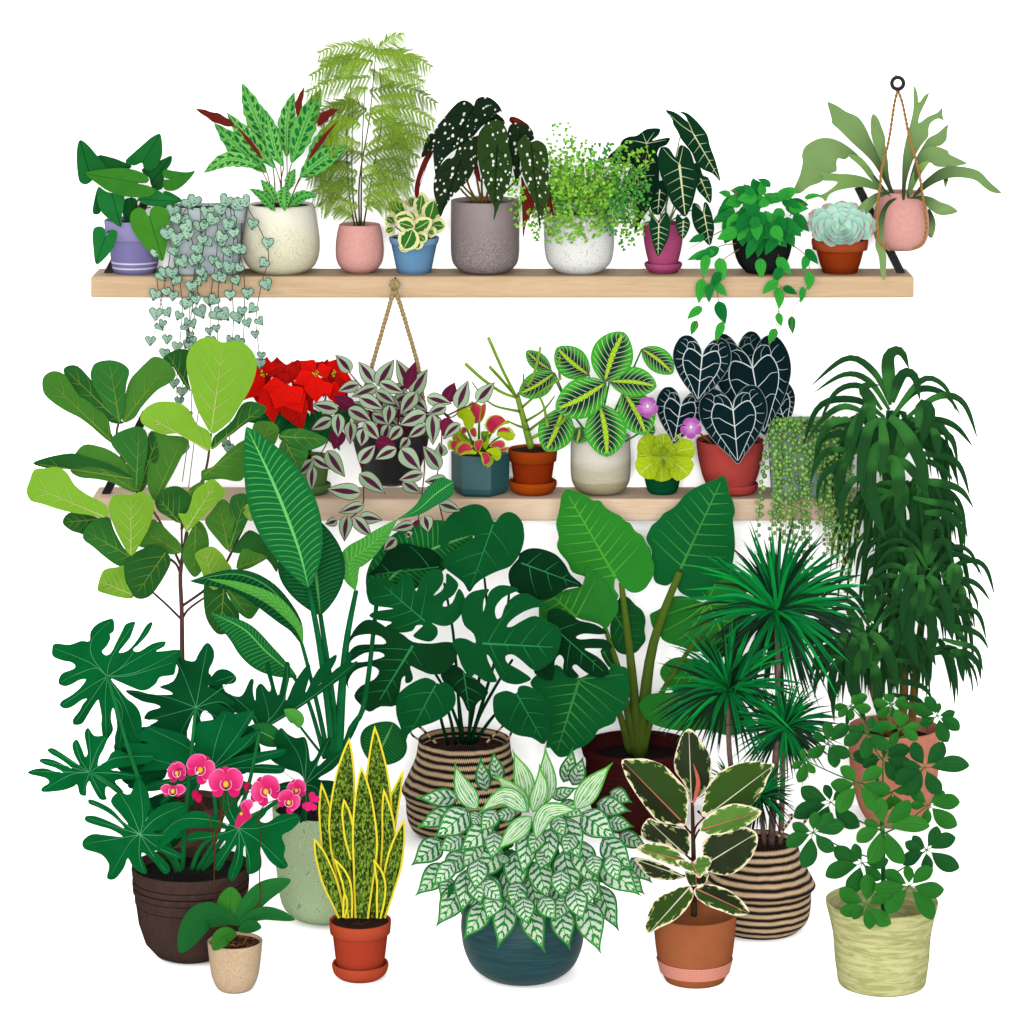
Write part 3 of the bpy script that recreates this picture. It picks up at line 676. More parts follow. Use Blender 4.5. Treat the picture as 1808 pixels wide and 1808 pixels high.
leaves(VC, [
 ('770,480 800,430 850,405 900,400 960,358 1010,347 1067,352 1055,395 1010,435 1080,420 1138,416 1112,465 1060,490 1030,560 960,600 850,600 740,600 690,560', (970, 455), (760, 580), 'k', {'vm': None, 'radial': [[(1025, 375)], [(1110, 430)], [(900, 440), (835, 435)], [(975, 490)], [(940, 375)]]}),
 ('1040,520 1060,700 1050,800 1000,900 940,990 882,1095 890,1000 860,850 830,700 900,560', (890, 690), (882, 1093), 'k', {'radial': [[(950, 600), (975, 530)], [(1030, 680)], [(950, 760), (1010, 810)], [(895, 900), (884, 1080)], [(990, 600), (1035, 590)]]}),
 ('1060,720 1120,740 1110,860 1060,960 1010,940 1000,900 1030,820', (1065, 780), (1050, 950), 'k', {'veins': 3}),
 ('1310,595 1350,620 1370,680 1410,700 1435,780 1425,880 1370,830 1330,780 1315,700', (1352, 700), (1424, 876), 'd', {'veins': 3}),
 ('1105,222 1150,225 1200,250 1260,300 1245,260 1205,230 1260,240 1330,300 1400,390 1420,470 1460,580 1495,722 1440,670 1370,640 1320,590 1290,520 1220,430 1190,370 1160,320 1150,280', (1300, 382), (1494, 718), 'd', {'veins': 5, 'extra': [[(1300, 382), (1210, 320), (1130, 245)], [(1300, 382), (1265, 300), (1215, 240)]]}),
 ('1300,880 1340,890 1370,935 1375,880 1400,875 1430,940 1450,1040 1445,1100 1420,1180 1360,1120 1310,1050 1290,960', (1378, 948), (1420, 1178), 'd', {'veins': 4, 'extra': [[(1378, 948), (1320, 890)], [(1378, 948), (1390, 885)]]}),
 ('1080,480 1130,490 1180,560 1200,480 1230,468 1280,510 1310,600 1335,700 1310,830 1290,900 1245,975 1200,940 1150,880 1110,780 1070,680 1050,580 1060,510', (1203, 600), (1245, 972), 'd', {'veins': 5, 'extra': [[(1203, 600), (1150, 560), (1090, 492)], [(1203, 600), (1230, 480)]], 'mw': 2.2}),
 ('1190,955 1225,990 1255,975 1280,1020 1265,1080 1225,1135 1190,1080 1175,1010', (1232, 1000), (1226, 1133), 'd', {'veins': 4}),
 ('1010,960 1060,1010 1085,955 1120,950 1140,1020 1130,1110 1100,1180 1052,1255 1020,1180 1000,1100 990,1040', (1058, 1030), (1052, 1250), 'd', {'veins': 5, 'extra': [[(1058, 1030), (1100, 960)], [(1058, 1030), (1015, 970)]]}),
], am, y0=YP - .06, dy=.02, ang=58, vw=.7, fold=.22, vend=.97, curve=.15)
# --- trailing plant in black bowl
thing('potted_trailing_plant', 'bushy green vine with pointed leaves tumbling over the shelf from a small black bowl', 'potted plant', base1(1346))
bk = plain('black_clay', '#1d1f1e', '#262a28')
pot(1346, YP, [(51, 412), (53, 420), (50, 440), (42, 462), (28, 478)], bk, SO, Z1, soil=4)
tg = {'l': leafm('vine_leaf_light', '#2f9a3a', '#3fae3c', mid='#1d6a30', midw=.03), 'd': leafm('vine_leaf_dark', '#14702f', '#22843a', mid='#0e5a28', midw=.03)}
mb = MB(); vs_ = ['1300,430 1262,440 1242,490 1235,545 1226,592', '1305,440 1268,470 1268,530 1276,570 1266,606', '1375,440 1372,500 1376,550 1374,580', '1395,430 1425,455 1428,500 1412,530 1400,545 1398,590', '1380,460 1378,520 1368,590 1357,610', '1290,400 1250,420 1215,440', '1290,380 1300,338 1283,340', '1395,380 1430,350 1455,345']
for s_ in vs_:
    stem(mb, FULL, P(s_), YP - .08, .2, 1, .6, n=5)
mb.build('vine', plain('vine_brown', '#8a7a3c', '#a39048'))
r = CUR['rnd']; k = 0
spec_ = [((1270, 438), (1227, 460), 10), ((1262, 445), (1212, 460), 8), ((1240, 492), (1233, 536), 10), ((1256, 500), (1252, 535), 8), ((1262, 500), (1284, 523), 8), ((1270, 455), (1278, 496), 11), ((1272, 480), (1255, 508), 9), ((1240, 543), (1213, 564), 8), ((1230, 566), (1220, 592), 7), ((1268, 532), (1281, 573), 11), ((1276, 568), (1262, 603), 8), ((1250, 450), (1243, 490), 9), ((1245, 418), (1215, 428), 7),
 ((1342, 456), (1345, 492), 10), ((1372, 455), (1397, 486), 10), ((1422, 440), (1445, 467), 8), ((1425, 450), (1417, 479), 8), ((1427, 480), (1428, 513), 9), ((1380, 473), (1367, 500), 9), ((1375, 497), (1346, 520), 9), ((1372, 508), (1375, 547), 9), ((1382, 508), (1408, 520), 7), ((1417, 506), (1413, 536), 6), ((1374, 552), (1380, 577), 7), ((1398, 558), (1400, 590), 7), ((1370, 580), (1357, 607), 8),
 ((1290, 345), (1268, 340), 6), ((1360, 330), (1337, 316), 6), ((1420, 350), (1452, 345), 5), ((1345, 345), (1343, 318), 8), ((1330, 345), (1312, 325), 8), ((1375, 350), (1392, 330), 8)]
for i in range(66):
    a = r.uniform(0, 6.28); rr = math.sqrt(r.random()); x = 1346 + 60 * rr * math.cos(a); z = 380 + 46 * rr * math.sin(a)
    d = math.atan2(z - 345, x - 1346) + r.uniform(-.7, .7) + (r.uniform(-2.5, 2.5) if i % 3 == 0 else 0); l = r.uniform(30, 42)
    spec_.append(((x, z), (x + math.cos(d) * l, z + math.sin(d) * l * .8 + 6), r.uniform(9, 13)))
for i, (a, b, h) in enumerate(spec_):
    mb = MB(); yy = (.23 - (i % 4) * .01) if i < 32 else YP - .06 - .17 * (1 - abs((a[0] - 1346) / 75) ** 2) * (i / 98) * (1 if a[1] > 380 else .6)
    blade(mb, FULL, [a, ((a[0]+b[0])/2 + r.uniform(-3, 3), (a[1]+b[1])/2 - 2), b], h, 'ovate', yy, yy - r.uniform(-.01, .04), n=10, m=4, fold=.35); mb.build('leaf', tg['l' if (r.random() < .5 or i < 26) and i % 3 else 'd'])
# --- echeveria
thing('potted_echeveria', 'pale mint echeveria rosette with pink leaf tips in a small terracotta pot', 'potted plant', base1(1483))
tr = plain('terracotta_rim', '#b5532f', '#ab4c2a'); tb = plain('terracotta_body', '#963a14', '#8f3612')
pot(1483, YP, [(50, 421), (50, 426), (48, 438), (42, 439), (41, 442), (36, 462), (30, 479)], [tr, tb], SO, Z1, mis=[0, 0, 1, 1, 1, 1, 1], soil=4)
def eche():
    def fn():
        a, b, _ = uvx('UVMap'); e, r_, _ = uvx('ER')
        c = mix(a.step(0, .7), lin('#93cb96'), lin('#abe0ca')); c = mix(r_ * .25, c, lin('#bfe4d4'))
        return mix((a.step(.9, .98)).max((e * -1 + .12).step(.06, .1) * a.step(.75, .9) * .8), c, lin('#d0607c'))
    return mat('echeveria_leaf', fn, .5, .2)
em = eche(); r = CUR['rnd']; cx0, cr0 = 1485, 398
for ring, (n, L_, w_, tilt) in enumerate([(12, 64, 15, .64), (11, 58, 15.5, .66), (9, 46, 14.5, .7), (7, 33, 12, .76), (5, 20, 9.5, .85), (3, 11, 7, 1)]):
    for i in range(n):
        a = 6.2832 * (i + .5 * (ring % 2)) / n + r.uniform(-.1, .1); l = L_ * r.uniform(.9, 1.05)
        x = math.cos(a) * l; z = math.sin(a) * l * tilt - (4 if ring < 3 else 0)
        c = at(cx0, cr0, YP - .05 - ring * .012); up = .05 + ring * .004
        mb = MB(); yb = YP - .07 - ring * .013; yt = yb - .04 * math.sin(a) - .012 * (5 - ring) * .6
        blade(mb, FULL, [(cx0 + x * .08, cr0 + z * .08), (cx0 + x * .55, cr0 + z * .55), (cx0 + x, cr0 + z)], w_, 'obov', yb, yt, n=10, m=6, fold=-.12, arch=.006); mb.build('leaf', em)
# --- staghorn in hanging pot
thing('hanging_staghorn_fern', 'staghorn fern with forked grey-green fronds in a pink pot slung from twisted cord', 'hanging plant', (at(1590, 0, .33).x, .33, zrow(440, .33)))
YH = .38
pot(1591, YH, [(37, 339), (40, 346), (47, 372), (49, 395), (47, 418), (38, 434), (22, 441)], pink, None, None, soil=8)
mb = MB(); lathe(mb, at(1591, 0, YH).x, YH, [(.066, zrow(350, YH)), (.0005, zrow(348, YH))], seg=24); mb.build('soil', SO)
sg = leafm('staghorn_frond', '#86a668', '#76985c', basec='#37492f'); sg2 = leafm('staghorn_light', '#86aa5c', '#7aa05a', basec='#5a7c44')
bp = (1050, 960)
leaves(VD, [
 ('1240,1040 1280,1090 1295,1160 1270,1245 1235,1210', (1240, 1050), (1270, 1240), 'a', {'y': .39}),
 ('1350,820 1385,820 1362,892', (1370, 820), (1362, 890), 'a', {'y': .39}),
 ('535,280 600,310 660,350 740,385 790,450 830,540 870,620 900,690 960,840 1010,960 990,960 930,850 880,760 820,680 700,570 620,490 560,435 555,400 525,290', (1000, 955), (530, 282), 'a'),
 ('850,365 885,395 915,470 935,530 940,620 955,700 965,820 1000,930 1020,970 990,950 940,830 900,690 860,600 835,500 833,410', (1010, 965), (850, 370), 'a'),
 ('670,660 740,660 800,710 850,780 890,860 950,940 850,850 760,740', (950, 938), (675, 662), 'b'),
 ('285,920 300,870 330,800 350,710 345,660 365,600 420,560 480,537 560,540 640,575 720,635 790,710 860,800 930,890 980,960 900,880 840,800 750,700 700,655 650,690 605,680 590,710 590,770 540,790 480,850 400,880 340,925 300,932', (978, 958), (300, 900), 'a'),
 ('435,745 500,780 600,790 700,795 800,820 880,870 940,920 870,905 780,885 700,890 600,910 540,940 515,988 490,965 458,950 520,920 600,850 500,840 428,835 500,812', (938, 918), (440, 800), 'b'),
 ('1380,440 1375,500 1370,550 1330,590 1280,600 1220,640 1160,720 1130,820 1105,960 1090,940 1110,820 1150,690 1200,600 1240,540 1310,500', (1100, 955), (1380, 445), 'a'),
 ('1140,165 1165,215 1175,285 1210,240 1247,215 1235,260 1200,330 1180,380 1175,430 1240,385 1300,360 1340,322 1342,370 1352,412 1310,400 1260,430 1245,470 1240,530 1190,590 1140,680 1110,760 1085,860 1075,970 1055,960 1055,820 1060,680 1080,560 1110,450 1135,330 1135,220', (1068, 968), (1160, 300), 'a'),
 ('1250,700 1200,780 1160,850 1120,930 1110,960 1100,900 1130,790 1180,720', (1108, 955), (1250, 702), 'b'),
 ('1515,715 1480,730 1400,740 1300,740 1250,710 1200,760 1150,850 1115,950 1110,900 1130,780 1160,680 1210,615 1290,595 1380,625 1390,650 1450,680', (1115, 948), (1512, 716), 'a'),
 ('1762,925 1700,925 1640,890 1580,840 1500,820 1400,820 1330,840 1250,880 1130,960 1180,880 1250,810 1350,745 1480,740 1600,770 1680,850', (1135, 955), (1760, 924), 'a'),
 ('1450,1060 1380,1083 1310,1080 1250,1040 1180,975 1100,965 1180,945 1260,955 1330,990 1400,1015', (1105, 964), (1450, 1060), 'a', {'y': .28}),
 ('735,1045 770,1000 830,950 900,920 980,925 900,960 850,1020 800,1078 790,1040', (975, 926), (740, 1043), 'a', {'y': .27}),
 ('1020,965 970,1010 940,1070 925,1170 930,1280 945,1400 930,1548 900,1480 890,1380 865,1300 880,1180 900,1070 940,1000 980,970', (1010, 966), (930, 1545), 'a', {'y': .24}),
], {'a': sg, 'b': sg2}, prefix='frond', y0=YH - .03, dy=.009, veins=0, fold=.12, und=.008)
ropem = plain('jute_cord', '#b88a52', '#9a7040', sc_=200); ropem2 = plain('jute_rope', '#c3ab7c', '#9d8459', sc_=200)
def rope(mb, V, pts, y0, y1, w, pitch=15, ease=1):
    q, L = resample(crom([cv(V, p) for p in pts], 10), 90); m = len(q) - 1
    base = [at(c[0], c[1], y0 + (y1 - y0) * min(1, i * ease / m)) for i, c in enumerate(q)]
    for ph in (0, math.pi):
        out = []
        for i, p in enumerate(base):
            t = (base[min(i+1, m)] - base[max(i-1, 0)]).normalized(); s_ = Vector((0, 1, 0)).cross(t).normalized(); u_ = Vector((0, 1, 0))
            a = ph + L * i / m / pitch * 6.2832; out.append(p + (s_ * math.cos(a) + u_ * math.sin(a)) * w / S * .55)
        tube(mb, out, w * .62 / S, n=6)
for pts, y1 in (([(1024, 205), (1000, 300), (960, 560), (910, 760), (900, 880), (882, 1000), (878, 1160)], .215), ([(1028, 205), (1060, 300), (1110, 540), (1170, 760), (1195, 900), (1215, 1050), (1227, 1180), (1200, 1280), (1130, 1328)], .225), ([(880, 1160), (890, 1260), (930, 1310), (970, 1330)], .235)):
    mb = MB(); rope(mb, VD, pts, .43 if pts[0][1] < 300 else .225, .225, 2.6, 17, 4); mb.build('cord', ropem)
thing('wall_ring', 'black metal ring at the upper right with twisted cord tied to it', 'ring hook', tuple(at(1585, 147, .44)))
mb = MB(); c = at(1585, 147, .44); tube(mb, [c + Vector((math.cos(a) * .0215, 0, math.sin(a) * .0215)) for a in np.linspace(0, 6.2832, 41)], .0072, n=12)
mb.build('ring', black)
mb = MB(); tube(mb, [c + Vector((0, .004, .0225)), c + Vector((0, .058, .0225))], .004, n=8); mb.build('pin', black)
# ------------------------------------------------------------------ lower shelf
VE, VF, VG = (420, 480, 500), (780, 560, 450), (1100, 540, 500)
def base2(cx): return (at(cx, 0, YP).x, YP, Z2)
# --- poinsettia
thing('potted_poinsettia', 'red poinsettia in a small green pot, partly hidden behind the fiddle-leaf fig', 'potted plant', base2(545))
gp = plain('green_clay', '#7ca35c', '#6f9650')
pot(545, YP, [(36, 800), (36, 806), (34, 830), (30, 852), (27, 862)], gp, SO, Z2 + .008, soil=6)
saucer(545, YP, [(39, 853), (39, 858), (35, 866), (28, 870)], gp, Z2)
pg = leafm('poinsettia_leaf', '#155a2c', '#1c6a34', vein='#2a7a40', nv=8, vw=.05, mid='#3a8a48', midw=.03)
rm = {'b': leafm('bract_bright', '#ee1a12', '#e0120e', vein='#b8100c', nv=11, slope=1.1, vw=.05, mid='#c01510', midw=.03), 'd': leafm('bract_dark', '#b01410', '#c41812', vein='#8a0e0a', nv=11, slope=1.1, vw=.05, mid='#8a0e0a', midw=.03)}
for i, (a, b, h) in enumerate([((300, 880), (60, 960), 80), ((450, 900), (300, 1060), 90), ((480, 880), (560, 1090), 90), ((300, 900), (200, 1060), 80), ((640, 860), (700, 1010), 60), ((560, 900), (650, 1145), 70), ((420, 940), (470, 1150), 80), ((360, 930), (340, 1180), 70)]):
    mb = MB(); blade(mb, VE, [a, b], h, 'brac', .36 - i * .008, .33 - i * .008, n=12, fold=.2, wave=.05); mb.build('leaf', pg)
mb = MB(); [stem(mb, VE, [(450, 1180), q], YP, YP - .05, 2, 1.5) for q in ((300, 760), (480, 700), (590, 700), (200, 720))]; mb.build('stem', stemg)
BR = [('d', (600, 640), (690, 590), 60), ('d', (600, 650), (620, 800), 70), ('d', (560, 640), (660, 700), 60), ('d', (165, 650), (100, 560), 60), ('d', (440, 640), (300, 600), 60), ('d', (560, 660), (570, 560), 60), ('d', (420, 660), (440, 800), 70), ('d', (160, 700), (140, 860), 70), ('d', (600, 700), (700, 830), 60), ('d', (350, 700), (480, 900), 70), ('d', (230, 640), (60, 720), 60), ('d', (250, 640), (250, 545), 50), ('d', (400, 650), (395, 570), 50), ('d', (310, 720), (345, 575), 65), ('d', (497, 650), (540, 572), 60), ('d', (180, 660), (300, 590), 55), ('b', (165, 650), (185, 545), 62), ('d', (440, 690), (640, 780), 60), ('b', (165, 650), (60, 640), 50), ('b', (165, 655), (45, 812), 78), ('b', (200, 700), (225, 958), 88),
      ('b', (497, 650), (402, 570), 62), ('b', (612, 645), (645, 552), 60), ('b', (612, 645), (722, 690), 52), ('d', (612, 645), (740, 770), 50), ('b', (612, 700), (650, 862), 62), ('d', (560, 720), (545, 800), 40), ('b', (497, 650), (600, 610), 50), ('b', (497, 650), (360, 710), 58), ('b', (497, 655), (500, 835), 78), ('b', (540, 700), (590, 790), 50),
      ('d', (310, 725), (260, 640), 50), ('d', (310, 730), (412, 1015), 92), ('b', (310, 725), (408, 900), 80), ('b', (310, 725), (160, 740), 60), ('b', (310, 730), (240, 870), 85), ('b', (320, 730), (400, 840), 70)]
for i, (m, a, b, h) in enumerate(BR):
    b = (a[0] + (b[0] - a[0]) * 1.07, a[1] + (b[1] - a[1]) * 1.05)
    mb = MB(); yb = .275 - i * .004; blade(mb, VE, [a, b], h, 'brac', yb, yb - .02 + (.02 if b[1] < a[1] else 0), n=14, m=6, fold=.15, wave=.04); mb.build('bract', rm[m])
gold = plain('gold_bead', '#e8c83a', '#9aa02c', sc_=300); r = CUR['rnd']
for cx_, cz_ in ((165, 648), (310, 720), (497, 650), (612, 645)):
    mb = MB()
    for i in range(11):
        a = r.uniform(0, 6.28); rr = 22 * math.sqrt(r.random()); ball(mb, at(*cv(VE, (cx_ + math.cos(a) * rr, cz_ + math.sin(a) * rr)), .155 + rr * .0003), .0032, seg=6, rg=4)
    mb.build('flower', gold)
# --- tradescantia hanging
thing('hanging_tradescantia', 'striped silver and purple trailing plant in a black pot hung on rope from a knot', 'hanging plant', (at(690, 0, .12).x, .12, zrow(857, .12)))
YT = .13
bk2 = mat('black_gloss', lambda: mix(noise(objc(), 8, 2), lin('#1c1c1e'), lin('#262628')), .4, .08)
pot(690, YT, [(68, 762), (67, 775), (61, 800), (52, 828), (42, 848), (24, 855)], bk2, SO, None, soil=8)
def zeb():
    def fn():
        a, b, _ = uvx('UVMap'); e, r_, _ = uvx('ER'); px, py, pv = uvx('PX'); ba = b.abs()
        c = mix((r_ * .8 + noise(pv, 6, 2) * .3).step(0, 1), lin('#8cab84'), lin('#a9c3a2'))
        t = ((ba * 5).frac() - .5).abs(); c = mix((t._o('LESS_THAN', .07)) * .5, c, lin('#6e8d6a'))
        w = (a * 3.1416).sin() * .3 + .03
        c = mix(w.max(.04)._o('GREATER_THAN', 0) * (w - ba)._o('GREATER_THAN', 0), c, lin('#54233f'))
        return mix(e._o('LESS_THAN', .13), c, lin('#64304c'))
    return mat('striped_leaf', fn, .45)
zm = zeb(); zp = leafm('purple_underside', '#6d1f3c', '#5a1a36', mid='#8a3050', midw=.03)
ts = plain('purple_stem', '#5f2a2c', '#7a3a30')
mb = MB()
for q in ([(900, 960), (700, 880), (620, 960), (560, 1110), (480, 1230)], [(780, 1000), (790, 1240), (800, 1480), (720, 1570)], [(1060, 980), (1125, 1060), (1190, 1200), (1170, 1460), (1140, 1640)], [(1025, 920), (1025, 1150)], [(1200, 920), (1290, 930), (1300, 1090), (1265, 1350)], [(1150, 900), (1310, 900), (1360, 930), (1400, 905)], [(1265, 1340), (1290, 1500), (1320, 1620)], [(1310, 900), (1420, 1000)], [(860, 820), (710, 640)], [(960, 900), (950, 740)], [(1060, 860), (1080, 760)], [(1330, 920), (1460, 860), (1530, 830)]):
    stem(mb, VE, q, YT - .03, YT - .12, 1.5, 1.1)
mb.build('stem', ts)
F_ = []; r = CUR['rnd']
for i in range(26):
    a = r.uniform(0, 6.28); x = 990 + 230 * math.cos(a) * r.random(); z = 880 + 130 * math.sin(a) * r.random(); d = r.uniform(0, 6.28)
    F_.append(('z' if i % 6 else 'p', (x, z), (x + 120 * math.cos(d), z + 110 * math.sin(d) + 20), 42))
T_ = 'z720,640:620,528:46 z870,710:768,570:50 z890,730:1000,556:54 z1090,735:1010,555:50 p1080,750:1135,568:42 z1110,785:1213,618:54 z775,718:635,765:40 z890,735:722,800:40 p740,870:608,793:46 z905,705:1062,775:44 z880,760:1012,850:42 z1140,770:1035,915:50 p1330,830:1385,704:48 z1400,870:1472,690:52 z1525,830:1642,703:50 z1205,800:1368,842:44 z775,800:932,878:48 z1330,860:1210,910:40 z640,880:468,843:46 z600,940:463,1010:42 p650,1010:612,1136:50 z640,905:640,1062:46 z705,875:860,962:48 z718,955:716,1104:42 z970,850:955,988:46 z810,955:908,1078:46 z1200,905:1028,980:54 z1200,980:1082,1062:38 z1045,990:958,1086:42 z800,1000:785,1118:46 z1240,908:1245,1108:50 p1330,930:1322,1072:42 z1420,970:1310,1070:38 p880,1085:1010,1110:50 z1090,1060:1030,1130:36 z775,1218:882,1103:48 z1012,1128:872,1200:44 z1040,1130:1170,1272:62 z1300,1180:1285,1090:42 z1290,1262:1178,1108:52 z570,1140:686,1312:52 z470,1180:604,1262:38 z480,1200:366,1312:38 z478,1240:474,1402:38 z775,1290:942,1418:54 z1182,1288:1022,1330:40 z1052,1340:1172,1415:42 z1340,1340:1190,1340:44 z785,1412:562,1386:56 z805,1488:642,1540:38 z772,1570:928,1586:42 z700,1555:680,1724:44 z740,1565:858,1694:44 z636,1585:556,1612:32 z1190,1390:1300,1425:36 z1125,1612:982,1652:36 z1190,1555:1215,1665:46 z1285,1480:1425,1530:42 p1130,1590:1150,1625:25 z1010,1700:930,1780:40 z1100,1690:1070,1670:30'
for w in T_.split():
    a, b, h = w[1:].split(':'); F_.append((w[0], P(a)[0], P(b)[0], float(h)))
for i, (m, a, b, h) in enumerate(F_):
    mb = MB(); yb = (YT - .03 - .008 * (i % 8) if i < 26 else YT - .1 - .0035 * (i - 26)); bend = ((a[0]+b[0])/2 + r.uniform(-6, 6), (a[1]+b[1])/2 + r.uniform(-6, 2))
    blade(mb, VE, [a, bend, b], h, 'ovate', yb, yb - r.uniform(-.012, .035), n=14, m=6, fold=.25); mb.build('leaf', zm if m == 'z' else zp)
for q, nm in (([(992, 120), (975, 190), (920, 380), (845, 640), (800, 800), (745, 1010)], 0), ([(1004, 120), (1040, 220), (1100, 420), (1150, 600), (1175, 780), (1215, 1010)], 0)):
    mb = MB(); rope(mb, VE, q, .2, YT, 4.3, 15); mb.build('rope', ropem2)
mb = MB()
for k in range(3):
    c = at(697, 502, .2); th = k * 1.05
    tube(mb, [c + Vector((math.cos(a) * .017 * math.cos(th) - math.sin(a) * .009 * math.sin(th), math.sin(a * 2 + k) * .006 - .004, math.cos(a) * .017 * math.sin(th) + math.sin(a) * .009 * math.cos(th))) for a in np.linspace(0, 6.2832, 25)], .0044, n=6)
mb.build('knot', ropem2)
mb = MB(); c = at(697, 497, .2); tube(mb, [c, Vector((c.x, YS + .01, c.z + .004))], .003, n=6); mb.build('nail', black)
# --- flytrap
thing('potted_flytrap', 'venus flytrap with lime and crimson toothed traps in a faceted teal pot', 'potted plant', base2(848))
teal = mat('teal_glaze', lambda: mix(noise(objc(), 6, 2), lin('#2c666a'), lin('#2a5c62')), .5, .2)
x0 = at(848, 0, YP).x; s0 = (D + YP) / (D * S); mb = MB()
angs = [R(a) for a in (-68, -8, 52, 112, 172, 232)]
def ring(rad, z, dz_=0): return [mb.vert((x0 + rad * s0 * math.cos(a), YP + rad * s0 * math.sin(a), z + dz_)) for a in angs]
zt = Z2 + (870 - 798) * s0
rs = [ring(2, zt - .03), ring(46, zt - .025), ring(48, zt), ring(52, zt), ring(51.5, Z2 + .03), ring(49, Z2 + .012), ring(42, Z2), ring(2, Z2)]
for a, b in zip(rs, rs[1:]):
    for j in range(6): mb.face((a[j], b[j], b[(j+1) % 6], a[(j+1) % 6]))
o = mb.build('pot', teal, flat=True)
mb = MB(); lathe(mb, x0, YP, [(.082, zt - .012), (.04, zt - .008), (.0005, zt - .009)], seg=24); mb.build('soil', SO)
VQ = (780, 700, 150)
lime = plain('lime_trap', '#b3c91e', '#a2bb1c', sc_=12); crim = plain('crimson_trap', '#cf4458', '#b8234a', sc_=14); fst = plain('flytrap_stem', '#5f9a38', '#7cab30'); cil = plain('trap_teeth', '#cfdc3a', '#b8cc30')
mb = MB()
for q, w in (([(700, 1100), (640, 960), (520, 650)], 3), ([(790, 1100), (795, 540)], 3), ([(900, 1130), (1040, 800), (1130, 700)], 3), ([(960, 1100), (1100, 950), (1250, 850)], 2.4), ([(760, 1150), (640, 1000), (440, 800)], 3), ([(800, 1180), (600, 1220), (400, 1190)], 2.5), ([(850, 1180), (800, 1180), (930, 1300)], 2.5), ([(860, 1150), (900, 900), (920, 780)], 6), ([(900, 1160), (1100, 1180)], 3), ([(960, 1120), (1150, 1060), (1300, 1100)], 2.5), ([(760, 1120), (640, 940), (300, 1000)], 2.5)):
    stem(mb, VQ, q, YP - .02, .22, w * .8, w * .7)
mb.build('stem', fst)
def trap(pts, inner, base, tip, y, teeth=None, closed=False):
    mb = MB(); traced(mb, VQ, pts, base, tip, y=y, fold=.3, mi=0, und=.001)
    if inner: traced(mb, VQ, inner, base, tip, y=y - .006, fold=.3, mi=1, und=.001, bow=.02)
    if teeth:
        q, L = resample(crom(P(teeth), 8), 17); cx_ = sum(p[0] for p in P(pts)) / len(P(pts)); cz_ = sum(p[1] for p in P(pts)) / len(P(pts))
        for i, c in enumerate(q):
            dx, dz = c[0] - cx_, c[1] - cz_; l = math.hypot(dx, dz) or 1; dx /= l; dz /= l; k = 62
            mb.face([mb.vert(at(*cv(VQ, (c[0] - dz * 9, c[1] + dx * 9)), y)), mb.vert(at(*cv(VQ, (c[0] + dz * 9, c[1] - dx * 9)), y)), mb.vert(at(*cv(VQ, (c[0] + dx * k, c[1] + dz * k - 6)), y - .012))], 2)
    mb.build('trap', [lime, crim, cil])
trap('830,760 920,740 1000,760 1010,950 960,1100 900,1120 850,960', None, (900, 1100), (920, 745), .27)
trap('230,800 300,710 420,730 520,830 600,950 640,1060 560,1080 400,1000 250,1000', None, (620, 1060), (250, 760), .27, '235,820 300,720 420,725')
trap('410,700 440,650 500,660 530,760 440,785', '425,720 460,662 505,680 520,760 440,775', (530, 780), (440, 660), .25)
trap('590,720 640,670 710,665 745,760 740,850 700,870 640,840', '600,725 660,690 690,670 728,760 720,845 695,858 645,820', (600, 710), (700, 860), .24)
trap('320,280 400,225 520,220 580,270 650,350 690,480 685,600 640,690 560,710 490,640 440,500 360,450 325,380', None, (560, 700), (400, 250), .2)
trap('590,240 640,160 720,135 800,170 850,200 900,140 945,170 940,300 900,450 840,540 780,555 700,580 690,450 620,330', '615,250 660,175 720,160 790,200 815,250 800,400 770,540 700,578 710,450 640,320', (790, 550), (720, 150), .225, '590,250 620,180 680,140')
trap('830,220 880,160 925,165 930,300 895,430 840,530 805,540 820,380', '850,230 890,172 920,180 920,300 880,430 830,520 815,520 835,380', (810, 540), (915, 170), .215)
trap('930,640 940,540 1000,450 1080,400 1180,390 1290,430 1370,510 1440,530 1430,580 1340,600 1200,680 1120,770 1070,795 990,760', '960,640 965,550 1020,470 1100,415 1190,412 1280,440 1345,510 1250,600 1130,700 1080,780 1010,740', (1250, 700), (1050, 430), .19, '935,700 930,560 1000,440 1100,385 1200,385 1300,430')
trap('1170,780 1200,700 1300,650 1400,670 1480,740 1550,850 1520,920 1400,945 1280,880 1180,840', '1185,760 1220,690 1310,665 1400,690 1450,750 1300,745', (1170, 850), (1540, 880), .21, '1400,670 1480,730 1550,840')
trap('1030,1060 1080,980 1200,930 1310,940 1350,1010 1330,1080 1200,1085', '1050,1055 1100,990 1200,950 1290,955 1330,1010 1320,1070 1200,1070', (1040, 1070), (1340, 1000), .2)
trap('1250,1110 1340,1080 1425,1075 1420,1120 1360,1170 1280,1185', '1260,1120 1340,1095 1400,1085 1400,1115 1350,1155 1280,1165', (1250, 1140), (1425, 1090), .19)
trap('165,1050 190,960 280,920 360,990 440,1050 400,1160 300,1175 200,1130', '205,1040 215,970 290,940 350,1010 330,1120 290,1150 230,1100', (330, 1160), (200, 960), .2, '180,1120 160,1020 200,950')
trap('280,840 330,830 440,930 440,990 360,960', '290,850 320,840 400,920 430,975 360,940', (430, 980), (290, 840), .195)
trap('680,1040 700,960 770,915 850,915 885,945 850,1060 810,1160 770,1180 700,1110', '697,1040 715,970 780,935 850,930 880,950 840,1050 795,1155 765,1160 715,1100', (820, 1150), (760, 930), .18)
trap('330,1120 370,1030 450,985 540,990 620,1050 660,1130 740,1180 720,1230 560,1220 400,1250 350,1210', '345,1120 385,1045 460,1000 540,1008 610,1060 645,1140 500,1165 390,1225 355,1190', (640, 1190), (400, 1030), .16, '330,1200 330,1090 400,1000 520,975')
